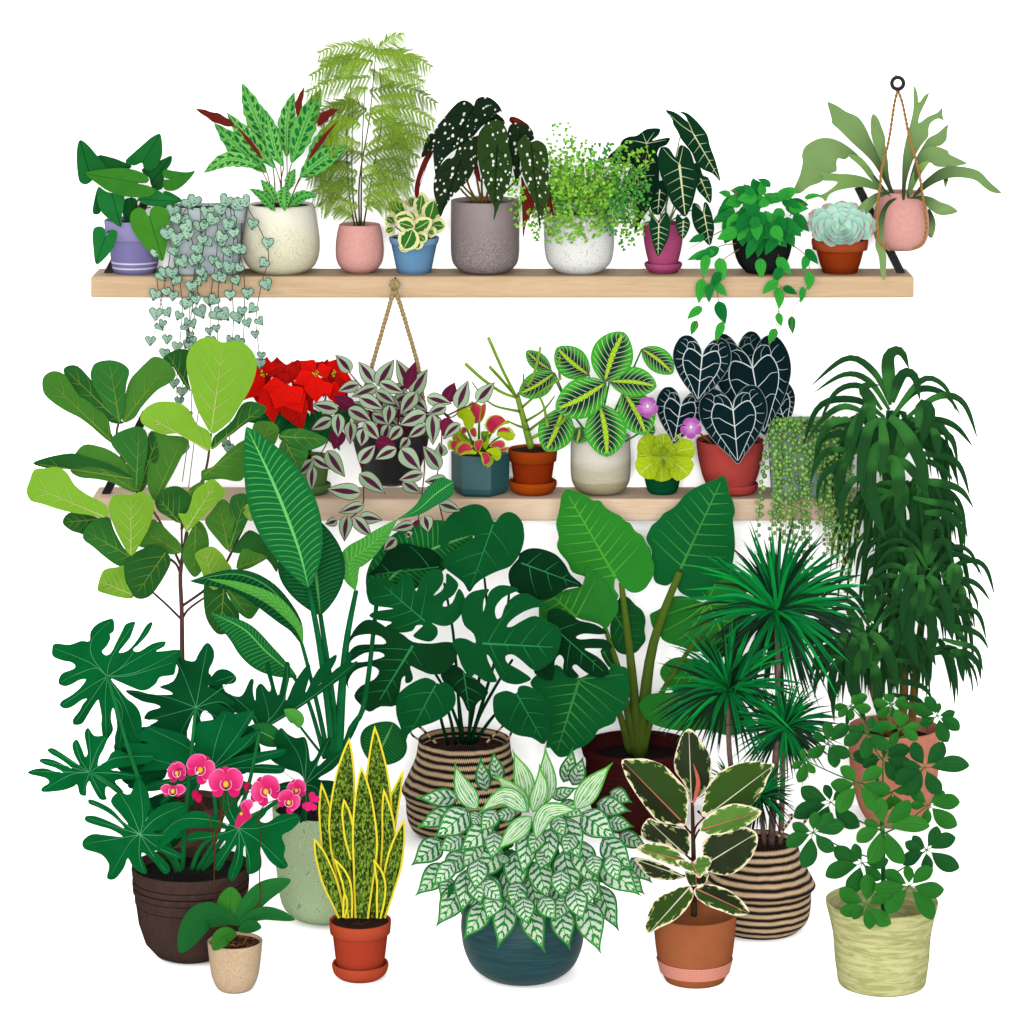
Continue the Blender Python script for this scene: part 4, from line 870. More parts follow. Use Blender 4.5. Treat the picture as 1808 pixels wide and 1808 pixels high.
trap('940,1160 1010,1110 1120,1085 1230,1120 1265,1220 1240,1330 1160,1365 1090,1310 1040,1220', None, (950, 1150), (1240, 1260), .15)
trap('780,1190 900,1185 990,1215 1045,1300 1030,1400 960,1465 890,1460 850,1360 830,1260', '845,1205 920,1195 1000,1240 1030,1310 1015,1390 950,1445 900,1440 890,1330', (830, 1220), (960, 1450), .14, '1050,1280 1060,1360 1020,1440 960,1475')
# --- pencil cactus
thing('potted_pencil_cactus', 'bare pencil-stemmed green cactus in an orange terracotta pot with saucer', 'potted plant', base2(941))
t1 = plain('orange_clay_rim', '#ad4716', '#a34012'); t2 = plain('orange_clay', '#9a3510', '#92300e')
pot(940.5, YP, [(43.5, 787), (43.5, 790), (42, 807), (38.5, 808), (38, 811), (34, 838), (31, 860)], [t1, t2], SO, Z2 + .01, mis=[0, 0, 1, 1, 1, 1, 1], soil=4)
saucer(940.5, YP, [(42, 847), (42.5, 853), (38, 863), (30, 869)], plain('orange_saucer', '#bb5216', '#b04a14'), Z2)
pc = mat('cactus_stem', lambda: mix(noise(objc(), 30, 3), lin('#7fae26'), lin('#8fba34')), .5, .15)
for i, (q, a, b) in enumerate([([(632, 925), (590, 760), (535, 560)], 5, 3.8), ([(528, 565), (430, 370), (332, 148)], 2, 2.6), ([(520, 568), (420, 530), (290, 440), (168, 330)], 2, 2.6), ([(520, 555), (430, 450), (342, 355)], 2, 2.5), ([(540, 555), (575, 500), (580, 405)], 1.6, 1.2), ([(540, 548), (640, 440), (700, 215)], 2.2, 2), ([(550, 668), (380, 630), (290, 560), (215, 460)], 2, 1), ([(575, 635), (700, 530), (845, 435)], 2, 1.6), ([(838, 440), (833, 360), (837, 280)], 1.6, 1.6), ([(600, 735), (720, 660), (800, 560)], 2, 1), ([(610, 792), (540, 770), (465, 735)], 2, 1.3), ([(635, 858), (750, 800), (860, 740), (918, 600)], 2.4, 2), ([(622, 800), (700, 740), (770, 680)], 2, 1.3), ([(652, 505), (720, 620), (750, 780)], 1.5, 2.2)]):
    mb = MB(); stem(mb, VF, q, YP - .01 - (.04 + i % 3 * .03 if i else 0), (.14 + .03 * (i % 3) if i else YP - .05), a * 1.35, b * 1.3, n=8); mb.build('branch' if i else 'trunk', pc)
# --- maranta
thing('potted_prayer_plant', 'prayer plant with pink-veined green leaves and lime midribs in a banded cream pot', 'potted plant', base2(1061))
def band():
    o = objc(); sp = X.nt.nodes.new('ShaderNodeSeparateXYZ'); X.nt.links.new(o, sp.inputs[0]); z = X(sp.outputs[2]) + noise(mapv(o, (3, 3, 30)), 2, 5, .5) * .03
    c = mix(z.step(.11, .15), lin('#d3cab0'), lin('#eeeadb')); c = mix(z.step(.06, .075), lin('#bdb08e'), c); return mix((noise(mapv(o, (4, 4, 60)), 3, 4)).step(.5, .8) * .6, c, lin('#f3efe2'))
pot(1060.5, YP, [(52, 768), (52.5, 780), (53, 825), (50, 850), (40, 864), (26, 870)], mat('banded_cream', band, .6), SO, Z2, soil=8)
def mar_():
    def fn():
        a, b, _ = uvx('UVMap'); e, r_, _ = uvx('ER'); ba = b.abs()
        env = (a * 3.1416).sin()
        c = mix(ba.step(.3, .85), lin('#113f24'), lin('#3fae2c')); c = mix(a.step(.82, .97), c, lin('#37a32e'))
        s = a * 9.5 - ba * 2.3 + ba * ba * -.5
        t = ((s + .3).frac() - .5).abs(); c = mix(t._o('LESS_THAN', .055) * ba.step(.04, .1) * (ba * -1 + 1).step(.06, .16), c, lin('#e3cfc4'))
        z = (((a * 9.5).frac() - .5).abs() * .16 + .07) * env.step(0, .3)
        return mix((z - ba)._o('GREATER_THAN', 0) * (a * -1 + 1).step(.06, .08), c, lin('#a8d42c'))
    return mat('prayer_leaf', fn, .45)
pm = mar_(); mst = plain('prayer_stem', '#2f9a4a', '#3a8a3c')
ML = [((1440, 800), (1515, 815), 50), ((980, 780), (955, 895), 70), ((775, 375), (600, 238), 62), ((800, 395), (548, 545), 92), ((1420, 225), (1640, 400), 88), ((860, 650), (735, 950), 128), ((1045, 410), (815, 215), 112), ((1290, 530), (1450, 835), 132), ((1120, 620), (1172, 992), 150), ((1190, 455), (1525, 490), 108), ((1155, 460), (1292, 104), 150), ((1165, 465), (808, 655), 142)]
mb = MB()
for a, b, h in ML: stem(mb, VF, [(1120, 920), ((1120 + a[0]) / 2 - 20, (920 + a[1]) / 2 + 40), a], YP - .02, YP - .1, 2, 1.6)
mb.build('stem', mst)
for i, (a, b, h) in enumerate(ML):
    mb = MB(); m_ = ((a[0]+b[0])/2 + (b[1]-a[1]) * .04, (a[1]+b[1])/2 - (b[0]-a[0]) * .04); yb = YP - .08 - i * .011
    blade(mb, VF, [a, m_, b], h, 'round', yb, yb - .03, n=24, m=10, fold=.2); mb.build('leaf', pm)
# --- lime primulina with violet flowers
thing('potted_violet', 'lime-leaved rosette with two small purple flowers in a dark green pot', 'potted plant', base2(1169))
pot(1169.5, YP, [(33, 832), (32.5, 838), (30, 852), (26, 865), (21, 870)], plain('bottle_green', '#0e5f38', '#0b5430'), SO, Z2, soil=3)
lm = leafm('lime_leaf', '#b6d222', '#a3c21c', vein='#c9df55', nv=5, slope=1.4, vw=.04, mid='#d9e880', midw=.03)
for i, (a, b, h, rd) in enumerate([((1560, 990), (1560, 1168), 78, .1), ((1560, 985), (1400, 870), 80, .5), ((1560, 985), (1385, 985), 86, .8), ((1580, 985), (1570, 825), 66, .7), ((1590, 990), (1700, 850), 80, .5), ((1590, 985), (1798, 925), 74, .3), ((1560, 990), (1400, 1115), 88, .3), ((1590, 990), (1755, 1120), 92, .4), ((1575, 990), (1500, 925), 46, .7), ((1580, 990), (1650, 930), 46, .2), ((1580, 995), (1640, 1060), 42, .9), ((1570, 995), (1510, 1050), 40, .5), ((1576, 990), (1578, 930), 34, .8)]):
    mb = MB(); blade(mb, VF, [a, ((a[0]+b[0])/2, (a[1]+b[1])/2 - 8), b], h * 1.05, 'obov', YP - .09 - i * .008, YP - .1 - i * .013, n=14, m=6, fold=.22, wave=.05, wn=3, rnd=rd); mb.build('leaf', lm)
mb = MB(); stem(mb, VF, [(1565, 985), (1545, 840), (1475, 690), (1462, 640)], .24, .2, 1, .7); stem(mb, VF, [(1575, 985), (1650, 860), (1765, 785)], .24, .18, 1, .7); mb.build('stem', plain('pale_stem', '#dfe28a', '#d2d878'))
vp = leafm('violet_petal', '#b95fb6', '#a84fa6', basec='#d9a0d8')
for cx_, cz_, y in ((1460, 632, .17), (1768, 780, .15)):
    mb = MB()
    for k, a in enumerate((-60, -120, 18, 162, 90)):
        blade(mb, VF, [(cx_, cz_), (cx_ + 78 * math.cos(R(a)), cz_ + 78 * math.sin(R(a)) + 8)], 34, 'obov', y, y - .008, n=8, m=4, fold=.1)
    ball(mb, at(*cv(VF, (cx_, cz_)), y - .006), .0055, 1, sq=(1, .5, 1.3)); mb.build('flower', [vp, plain('flower_eye', '#f7f2f7')])
# --- anthurium
thing('potted_anthurium', 'anthurium with near-black heart leaves and white veins in a red pot with saucer', 'potted plant', base2(1289))
rp = plain('coral_red', '#c9524b', '#c04b45', sc_=12)
pot(1289, YP, [(59.5, 773), (59.5, 779), (56, 805), (50, 832), (42, 852), (36, 862)], rp, SO, Z2 + .01, soil=8)
saucer(1293, YP, [(45, 852), (45.5, 856), (42, 865), (34, 870)], rp, Z2)
ah = {'n': leafm('anthurium_leaf', '#0c2126', '#0e262b'), 'v': plain('anthurium_vein', '#dfe6e4', '#cbd6d4'), 'w': plain('anthurium_vein_dim', '#7d8c8c', '#8f9c9c')}
AH = P('0,0 -.16,.06 -.3,.2 -.38,.4 -.33,.62 -.13,.76 .12,.76 .38,.62 .62,.42 .84,.17 1,0'); AH = AH + [(a, -b) for a, b in AH[-2:0:-1]]
VN = [('0,0 .3,0 .6,0 .95,0', 1.5)]
for s_ in (1, -1):
    for q, w in (('0,0 -.1,.2 -.13,.38 -.02,.48 .14,.5 .34,.43 .56,.28 .78,.13 .93,.02', 1.3), ('0,0 -.12,.03 -.22,.12 -.27,.26 -.24,.4 -.12,.42', .9), ('.3,0 .2,.2 .12,.34 .12,.48', 1.0), ('.55,0 .47,.14 .42,.26 .44,.36', .9), ('-.1,.2 -.2,.24 -.27,.36', .5),
                 ('-.13,.4 -.2,.5 -.24,.6', .6), ('-.02,.48 -.04,.6 -.08,.68', .6), ('.08,.5 .1,.6 .1,.7', .6), ('.2,.49 .27,.58 .29,.64', .6), ('.34,.43 .42,.5 .45,.53', .6), ('.48,.34 .56,.4 .6,.41', .6), ('.62,.24 .7,.28 .74,.27', .5), ('-.24,.4 -.3,.46 -.3,.54', .5), ('.72,.16 .8,.17 .84,.14', .4), ('-.25,.2 -.3,.26', .4)):
        VN.append((' '.join('%f,%f' % (a, b * s_) for a, b in P(q)), w))
mb = MB()
for q in ([(600, 890), (600, 650), (560, 420), (505, 330)], [(610, 890), (640, 500), (725, 285)], [(640, 890), (800, 600), (828, 400)], [(580, 890), (480, 800), (365, 650)], [(620, 890), (680, 760), (703, 670)]):
    stem(mb, VG, q, YP - .02, YP - .12, 1.8, 1.4)
mb.build('stem', plain('anthurium_stem', '#b0604c', '#9a7050'))
for i, (bs, tp, wk, v_) in enumerate([((735, 290), (760, 560), 1.08, 'w'), ((985, 590), (1045, 782), 1.0, 'v'), ((368, 640), (325, 880), 1.05, 'v'), ((828, 400), (905, 825), 1.0, 'v'), ((505, 325), (477, 612), 1.06, 'v'), ((703, 668), (735, 1008), 1.02, 'v')]):
    L_ = math.dist(bs, tp); an = math.atan2(tp[1] - bs[1], tp[0] - bs[0]); ca, sa = math.cos(an), math.sin(an)
    wk = (.76, .72, .83, .73, .83, .82)[i]
    f = lambda a, b: (bs[0] + ((a if a > 0 else a * 1.16) * ca - b * wk * sa) * L_, bs[1] + ((a if a > 0 else a * 1.16) * sa + b * wk * ca) * L_)
    mb = MB(); yb = YP - .07 - i * .026
    yf = traced(mb, VG, [f(a, b) for a, b in AH], bs, tp, y=yb, fold=.22, lean=-.03, grid=6)
    for q, w in VN:
        ribbon(mb, crom([cv(VG, f(a, b)) for a, b in P(q)], 5), w * .78, w * .4, yf, 1, .002)
    ol = crom([cv(VG, f(a, b)) for a, b in AH], 4, closed=True); ribbon(mb, ol + ol[:1], .5, .5, yf, 2, .001)
    mb.build('leaf', [ah['n'], ah[v_], ah['w']])
# --- string of pearls
thing('trailing_pearls_plant', 'string-of-pearls plant with bead-like green strands pouring from a pale aqua planter', 'hanging plant', base2(1425))
aq = plain('aqua_glaze', '#d0efec', '#c0e4e1')
pot(1428, YP - .01, [(76, 740), (76, 746), (73, 762), (72, 764), (69, 820), (66, 868)], aq, SO, Z2, soil=4, sy=.55, sq=.4)
pm1 = mat('pearl_bead', lambda: mix((uvx('ER')[1]), lin('#4f8f38'), lin('#8abf4e')), .35, .3); ps = plain('pearl_stem', '#a3a35c', '#8f9a4c')
r = CUR['rnd']
for k in range(26):
    x = 1352 + 152 * (k + .5) / 26 + r.uniform(-3, 3); end = r.choice((880, 905, 930, 955, 985, 1010)) if k % 3 else r.choice((960, 1000, 1040))
    if x > 1480: end = min(1060, end + 60)
    x1 = x + r.uniform(-14, 14) + (8 if x > 1440 else -3 if x < 1400 else 0)
    if x < 1400: end = min(end, 960)
    y1 = .2 - r.random() * .04; pts = [(x, 742), (x + r.uniform(-3, 3), 790), ((x + x1) / 2 + r.uniform(-6, 6), (742 + end) / 2), (x1 + r.uniform(-5, 5), end - 50), (x1, end)]
    q, L = resample(crom(pts, 10), 60); dep = lambda t: (YP - .13) + (y1 - YP + .13) * min(1, t * 5)
    mb = MB(); tube(mb, [at(c[0], c[1], dep(i / 60)) for i, c in enumerate(q)], .6 / S, n=4)
    d = 2; sd = 1
    while d < L:
        c = q[int(d / L * 60)]; rr = r.uniform(3.4, 5.2) * (1 if d < L * .8 else .8)
        ball(mb, at(c[0] + sd * r.uniform(1.5, 5.5), c[1], dep(d / L) - .006 - r.uniform(-.004, .012)), rr / S, 1, 7, 5, rnd=r.random()); sd = -sd; d += r.uniform(6, 10) if c[1] < 900 else r.uniform(6.5, 10.5)
    mb.build('strand', [ps, pm1])
mb = MB()
for i in range(210): x = r.uniform(-78, 78); ball(mb, at(1428 + x, r.uniform(737, 760), YP - r.uniform(.03, .15) * (1 - (x / 90) ** 4)), r.uniform(3, 4.4) / S, 0, 7, 5, rnd=r.random())
mb.build('foliage', [pm1])
# ------------------------------------------------------------------ floor plants, from the wall forward
def fbase(cx, row): y = floor_y(row); return (at(cx, 0, y).x, y, 0)
H_, I_, J_, K_, O_, Q_, Rv, S_, T_v, U_, L_v, M_, N_, P_v = (30, 500, 500), (30, 820, 500), (330, 730, 550), (600, 860, 520), (940, 820, 400), (1130, 880, 400), (1000, 1230, 460), (1280, 1180, 460), (1380, 600, 400), (1340, 880, 440), (30, 1070, 600), (220, 1270, 520), (700, 1270, 480), (1100, 1480, 600)
# --- corn plant
thing('potted_corn_plant', 'tall corn plant with three crowns of drooping strap leaves in a salmon clay pot', 'potted plant', fbase(1579, 1450))
y = CUR['y']
sal = plain('salmon_clay', '#e0917a', '#d68771', sc_=30)
pot(1579, y, [(80, 1283), (80.5, 1292), (80, 1335), (74, 1380), (62, 1425), (46, 1450)], sal, SO, 0, soil=24, wall=5)
mb = MB()
for q in ([(1608, 1300), (1616, 1200), (1630, 1075)], [(1590, 1300), (1596, 1180), (1572, 950), (1566, 820)], [(1570, 1300), (1542, 1220), (1534, 1175)]):
    stem(mb, FULL, q, y, .22, 8.5, 6.5, n=10)
mb.build('trunk', plain('corn_trunk', '#8f6c38', '#7a5426', sc_=25))
def cornm():
    def fn():
        a, b, _ = uvx('UVMap'); e, r_, _ = uvx('ER'); px, py, pv = uvx('PX')
        c = mix(r_, lin('#224a22'), lin('#173e20')); c2 = mix(r_, lin('#3a7a34'), lin('#2e6a30'))
        c = mix((a + r_ * .3).step(.35, .5), c2, c)
        t = ((b * 3.6).frac() - .5).abs(); return mix((t._o('LESS_THAN', .09)) * .6, c, lin('#3f8248'))
    return mat('strap_leaf', fn, .5, 0)
cm = cornm()
CR = '''870,520;740,260;520,145;220,380:30 860,560;700,330;500,275;245,430:27 820,620;600,480;300,530;155,900:30 800,560;640,370;430,420;290,700:26 700,600;500,530;320,640;190,830:28 880,500;850,150;950,90;1020,240:58 880,500;960,280;1060,290;1105,490:44 890,600;1080,400;1300,430;1440,620:30 1000,620;1250,450;1450,500;1572,815:30 880,620;1120,320;1300,370;1400,600:28
1030,640;1250,640;1400,700;1535,865:30 1060,740;1250,680;1380,850;1395,970:26 620,590;580,700;550,850;545,1060:50 560,640;400,660;300,800;288,900:34 540,880;380,880;270,1000;228,1160:30 560,900;340,1080;290,1200;285,1330:26 640,870;520,930;450,1200;490,1450:45 720,700;700,480;640,380;790,360:50 1090,700;1120,520;1180,600;1090,900:55 1190,700;1230,760;1255,950:42
1040,900;1150,910;1400,980;1508,1270:28 1080,980;1200,980;1340,1080;1362,1140:26 700,1080;560,1130;480,1300;490,1580:34 1060,1130;1250,1140;1430,1200;1540,1355:34 1150,1180;1220,1190;1290,1330;1240,1400:30 1050,1260;1180,1290;1400,1350;1490,1590:30 1140,1380;1300,1390;1430,1500;1465,1670:36 660,1360;580,1370;500,1440;480,1560:30 700,1400;640,1480;620,1640:28 880,1050;960,1200;940,1380;1000,1540:56
840,640;700,700;640,1000;640,1250:56 800,830;760,860;690,1150;830,1600:78 860,620;960,700;1100,950;1160,1275:66 900,960;980,980;1100,1120;1160,1280:46 850,960;900,960;940,1150;910,1380:64 800,640;820,900;780,1100:50 1180,1380;1240,1450;1280,1640;1290,1700:46 700,560;680,520;640,600;560,880:40'''
CRL = [(P(w.split(':')[0].replace(';', ' ')), float(w.split(':')[1])) for w in CR.split()]
r = CUR['rnd']
def crown(dx, dz, k, y0, sel, flip=1, rot=0):
    for i, (p, h) in enumerate(CRL):
        if not sel(i): continue
        ax, az = 840, 760; V = T_v; q = []
        for (x, z) in p:
            x2, z2 = (x - ax) * flip * k, (z - az) * k; c_, s_ = math.cos(R(rot)), math.sin(R(rot)); q.append((ax + x2 * c_ - z2 * s_, az + x2 * s_ + z2 * c_))
        q = [(cv(V, c)[0] + dx, cv(V, c)[1] + dz) for c in q]
        yb = y0 - .0045 * i; out = -.10 if i > 28 else r.uniform(-.1, .06)
        mb = MB(); blade(mb, FULL, q, h * (.21 if i < 30 else .19) * k ** .8, [(0, .5), (.12, .72), (.38, 1), (.7, .7), (.88, .32), (1, 0)], yb, yb + out, n=20, m=4, fold=.5, arch=-.02, side=(1, 1)); mb.build('leaf', cm)
def crown_fill():
    for cx_, cz_, k, y0 in ((1566, 835, 1, .15), (1533, 1180, .76, .07), (1631, 1090, .78, .11)):
        mb = MB()
        for j in range(9):
            a = R(-150 + j * 15 + r.uniform(-6, 6)); l = r.uniform(110, 150) * k
            x1 = cx_ + math.cos(a) * l * .5; z1 = cz_ + math.sin(a) * l * .85; x2 = cx_ + math.cos(a) * l * .95; z2 = cz_ + math.sin(a) * l * .8
            blade(mb, FULL, [(cx_ + (j - 4) * 2, cz_), (x1, z1), (x2, z2), (x2 + math.cos(a) * 18, z2 + 62 * k)], r.uniform(6, 8) * k, [(0, .7), (.3, 1), (.7, .75), (1, 0)], y0 - j % 3 * .01, y0 - .03 - r.uniform(0, .05), n=18, m=4, fold=.5)
        mb.build('crown', cm)
    for cx_, cz_, k, y0 in ((1566, 790, 1, .18), (1566, 900, .9, .19), (1610, 890, .95, .17), (1590, 960, .9, .18), (1532, 1150, .76, .14), (1632, 1070, .78, .16), (1600, 1000, .8, .2), (1636, 1160, .7, .18)):
        mb = MB()
        for j in range(34):
            a = R(r.uniform(-170, -10)); l = r.uniform(70, 125) * k; x1 = cx_ + math.cos(a) * l * .55; z1 = cz_ + math.sin(a) * l * .45
            x2 = cx_ + math.cos(a) * l * 1.0; z2 = cz_ + r.uniform(-10, 40) * k; x3 = x2 + math.cos(a) * l * .15; z3 = z2 + r.uniform(50, 110) * k
            blade(mb, FULL, [(cx_, cz_), (x1, z1), (x2, z2), (x3, z3)], r.uniform(4.5, 7) * k, 'lance', y0 + r.uniform(0, .03), y0 + r.uniform(-.03, .04), n=16, m=4, fold=.5)
        mb.build('crown', cm)
crown(1532 - 1566, 1140 - 768, .76, .06, lambda i: i not in (11, 21, 24, 27, 33, 36, 37))
crown(1632 - 1566, 1040 - 768, .78, .1, lambda i: i not in (2, 14, 15, 16, 22, 27, 28), 1, 3)
crown(0, 0, 1, .14, lambda i: i not in (24, 27, 28, 36))
crown_fill()
# --- elephant ear
thing('potted_elephant_ear', 'elephant ear with huge scalloped green leaves on thick stalks in a maroon pot', 'potted plant', fbase(1127, 1456))
y = CUR['y']
mrn = plain('maroon_glaze', '#4c1f1f', '#421a1a', sc_=10); mrd = plain('maroon_groove', '#2c1010')
pot(1127, y, [(100, 1316), (101, 1320), (98, 1331), (94, 1334), (92.5, 1345), (93, 1346), (93, 1347), (93, 1356), (93.5, 1357), (93.5, 1358), (93, 1366), (93, 1367), (92, 1384), (92, 1385), (90, 1405), (80, 1435), (66, 1456)],
    [mrn, mrd], soil('dark_soil', '#200c0a', '#2c1412'), 0, mis=[0, 0, 0, 0, 0, 1, 0, 0, 1, 0, 1, 0, 1, 0, 0, 0, 0, 0], soil=22, wall=7)
est = mat('ear_stalk', lambda: mix(noise(objc(), 5, 2), lin('#66802c'), lin('#4d6626')), .5, 0); est2 = plain('ear_stalk_light', '#8aa838', '#6f9030')
ge = {'l': leafm('ear_light', '#35932f', '#2c862c'), 'd': leafm('ear_dark', '#125f2c', '#146630'), 'm': leafm('ear_mid', '#2a7d2d', '#2f8530'), 'k': leafm('ear_deep', '#165428', '#1a5e2c'), 'vein': plain('ear_vein', '#5cb53a', '#4fa838')}
vd = plain('ear_vein_dark', '#47994a', '#3f8c42')
mb = MB()
for q, w0, w1, ye in (([(1128, 1335), (1115, 1180), (1097, 1030)], 11, 5, .07), ([(1130, 1335), (1150, 1150), (1200, 1010)], 13, 6, .06), ([(1120, 1330), (1097, 1200), (1068, 1108)], 8, 4, .05), ([(1135, 1335), (1160, 1240), (1215, 1150), (1250, 1100)], 6, 3.5, 0), ([(1112, 1330), (1085, 1240), (1030, 1200)], 7, 4, 0)):
    stem(mb, FULL, q, y - .02, ye, w0, w1, n=10)
mb.build('stalk', est)
leaves(FULL, [
 ('1077,1107 1093,1056 1108,1054 1122,1068 1134,1078 1140,1094 1138,1112 1140,1130 1132,1142 1123,1152 1108,1156 1092,1152 1083,1138', (1085, 1085), (1125, 1150), 'k', {'y': .16, 'vm': vd}),
 ('1060,1150 1075,1140 1085,1150 1085,1170 1075,1178', (1065, 1150), (1080, 1176), 'k', {'y': .16, 'veins': 0}),
], ge, veins=5)
leaves(O_, [
 ('1290,940 1340,880 1420,840 1500,830 1600,870 1700,1000 1750,1200 1700,1400 1600,1560 1480,1500 1380,1480 1300,1500 1200,1460 1100,1430 1040,1400 1010,1350 960,1300 940,1230 945,1190 1020,1150 1060,1080 1150,1050 1250,1060 1330,1090 1400,1100', (1400, 1095), (1600, 1540), 'm', {'y': .12, 'extra': [[(1400, 1095), (1200, 1150), (1000, 1225)], [(1400, 1095), (1250, 1220), (1040, 1335)], [(1400, 1095), (1280, 1300), (1160, 1400)], [(1400, 1095), (1340, 980)], [(1400, 1095), (1480, 900)]]}),
 ('60,1090 150,1050 270,1000 400,960 430,820 520,880 600,950 620,1020 680,1080 680,1180 640,1240 590,1310 520,1270 400,1240 330,1220 230,1250 130,1270 60,1250', (370, 1235), (60, 960), 'm', {'y': .03, 'ang': 62}),
 ('1525,90 1560,160 1570,230 1600,290 1617,380 1600,440 1612,540 1617,660 1600,780 1580,850 1500,920 1430,1000 1390,1080 1300,1075 1200,1035 1155,980 1165,900 1178,850 1130,920 1080,965 1020,960 975,930 960,850 950,760 950,680 908,600 930,530 960,480 1010,440 1050,390 1120,350 1170,300 1220,240 1290,190 1380,150 1460,120', (1180, 840), (1525, 92), 'd', {'y': .1, 'vm': vd, 'veins': 8, 'ang': 58}),
 ('265,200 320,205 360,220 420,240 480,285 540,290 580,340 640,380 700,410 740,450 780,470 820,530 880,570 910,630 947,680 950,740 972,800 966,880 930,950 900,990 850,1020 790,1022 740,990 700,950 665,905 655,990 690,1050 640,1090 560,980 430,900 320,860 280,780 215,700 195,640 210,580 188,480 205,400 220,330 230,260', (665, 905), (263, 202), 'l', {'y': .06, 'veins': 9, 'ang': 58}),
], ge, veins=6, fold=.14, vw=1.5, curve=.1, und=.006)
leaves(FULL, [
 ('1165,1190 1175,1170 1200,1160 1240,1168 1290,1180 1300,1230 1240,1228 1200,1228 1180,1212', (1290, 1190), (1170, 1200), 'm', {'y': .1}),
 ('1130,1240 1150,1225 1190,1223 1230,1224 1270,1235 1312,1252 1312,1292 1280,1298 1250,1288 1215,1291 1180,1287 1150,1277 1132,1256', (1205, 1226), (1312, 1285), 'm', {'y': .04, 'extra': [[(1205, 1226), (1180, 1240), (1145, 1262)], [(1205, 1226), (1195, 1250), (1180, 1276)]]}),
], ge, veins=5, fold=.12, vw=1.3)
leaves(K_, [
 ('1175,1220 1180,1180 1230,1140 1330,1090 1400,1150 1480,1170 1560,1130 1650,1130 1660,1080 1700,1095 1760,1110 1772,1170 1780,1250 1760,1350 1705,1400 1680,1450 1590,1490 1560,1540 1500,1590 1450,1610 1400,1650 1340,1655 1290,1600 1265,1590 1290,1400 1240,1300', (1470, 1180), (1325, 1650), 'd', {'y': -.02, 'veins': 7, 'ang': 52, 'vm': vd, 'extra': [[(1470, 1180), (1740, 1150)], [(1480, 1185), (1600, 1240), (1745, 1330)], [(1465, 1180), (1400, 1140)]]}),
], ge, fold=.12, vw=1.5, curve=.1)
# --- monstera
thing('potted_monstera', 'monstera with dark slit leaves in a black and tan striped woven basket with rope handles', 'potted plant', fbase(819, 1470))
y = CUR['y']
def basket(name, lo, hi, n, dim=None):
    def fn():
        u, v, _ = uvx('UVMap'); o = objc()
        t = ((v - lo) / (hi - lo)) * n
        zig = (((u * 150).frac() - .5).abs() * .5) + noise(mapv(o, (20, 20, 20)), 1, 3) * .35
        f = ((t + zig).frac() - .5).abs()
        w = noise(mapv(o, (60, 60, 220)), 1.5, 3)
        c = mix(w.step(.3, .7), lin('#e6c8a2'), lin('#cdaa82'))
        return mix((f + w * .06)._o('LESS_THAN', .29), c, lin('#1d1512'))
    def bp_():
        u, v, _ = uvx('UVMap'); t = ((v - lo) / (hi - lo)) * n * 2
        return ((t.frac() - .5).abs() * -1.2 + ((u * 150).frac() - .5).abs() * .4), .3, .004
    return mat(name, fn, .85, .05, bump=bp_)
s_ = (D + y) / (D * S); ztop = (1470 - 1305) * s_
pot(819.5, y, [(81, 1305), (81, 1310), (86, 1338), (98, 1366), (110, 1392), (108, 1398), (103, 1412), (102, 1435), (94, 1458), (78, 1470)], basket('basket_weave', 0, ztop, 13), SO, 0, soil=16, wall=4)
hd = mat('handle_cord', lambda: mix((uvx('UVMap')[0] * 7).frac()._o('LESS_THAN', .45), lin('#cdb08e'), lin('#1c1412')), .8, .05)
for q, yy in (([(745, 1308), (728, 1298), (722, 1278), (735, 1278), (770, 1312)], y - .13), ([(855, 1315), (875, 1295), (900, 1272), (905, 1285), (898, 1305)], y - .12)):
    mb = MB(); stem(mb, FULL, q, yy, yy + .02, 2.2, 2.2, sub=6); mb.build('handle', hd)
gm = {'d': leafm('monstera_dark', '#0e3c1e', '#12452a' if False else '#124522'), 'm': leafm('monstera_mid', '#105028', '#0f5c2b'), 'k': leafm('monstera_deep', '#0c2e1a', '#0e3a1e'), 'vein': plain('monstera_vein', '#319453', '#2a8a4a')}
mb = MB()
for q in ([(665, 1575), (620, 1420), (590, 1210)], [(710, 1575), (670, 1390), (600, 1210)], [(760, 1575), (730, 1310), (700, 1100)], [(790, 1575), (800, 1350), (780, 1150)], [(810, 1575), (850, 1420), (970, 1200), (1060, 1060)], [(830, 1565), (940, 1410), (1085, 1270)], [(780, 1570), (900, 900), (888, 560)], [(745, 1570), (700, 930), (640, 590)], [(770, 1575), (620, 1200), (450, 970)], [(800, 1570), (1000, 900), (1040, 640)]):
    stem(mb, K_, q, y - .02, -.06, 3.4, 2.2)
mb.build('stalk', plain('monstera_stalk', '#0d4a28', '#0a3a20'))
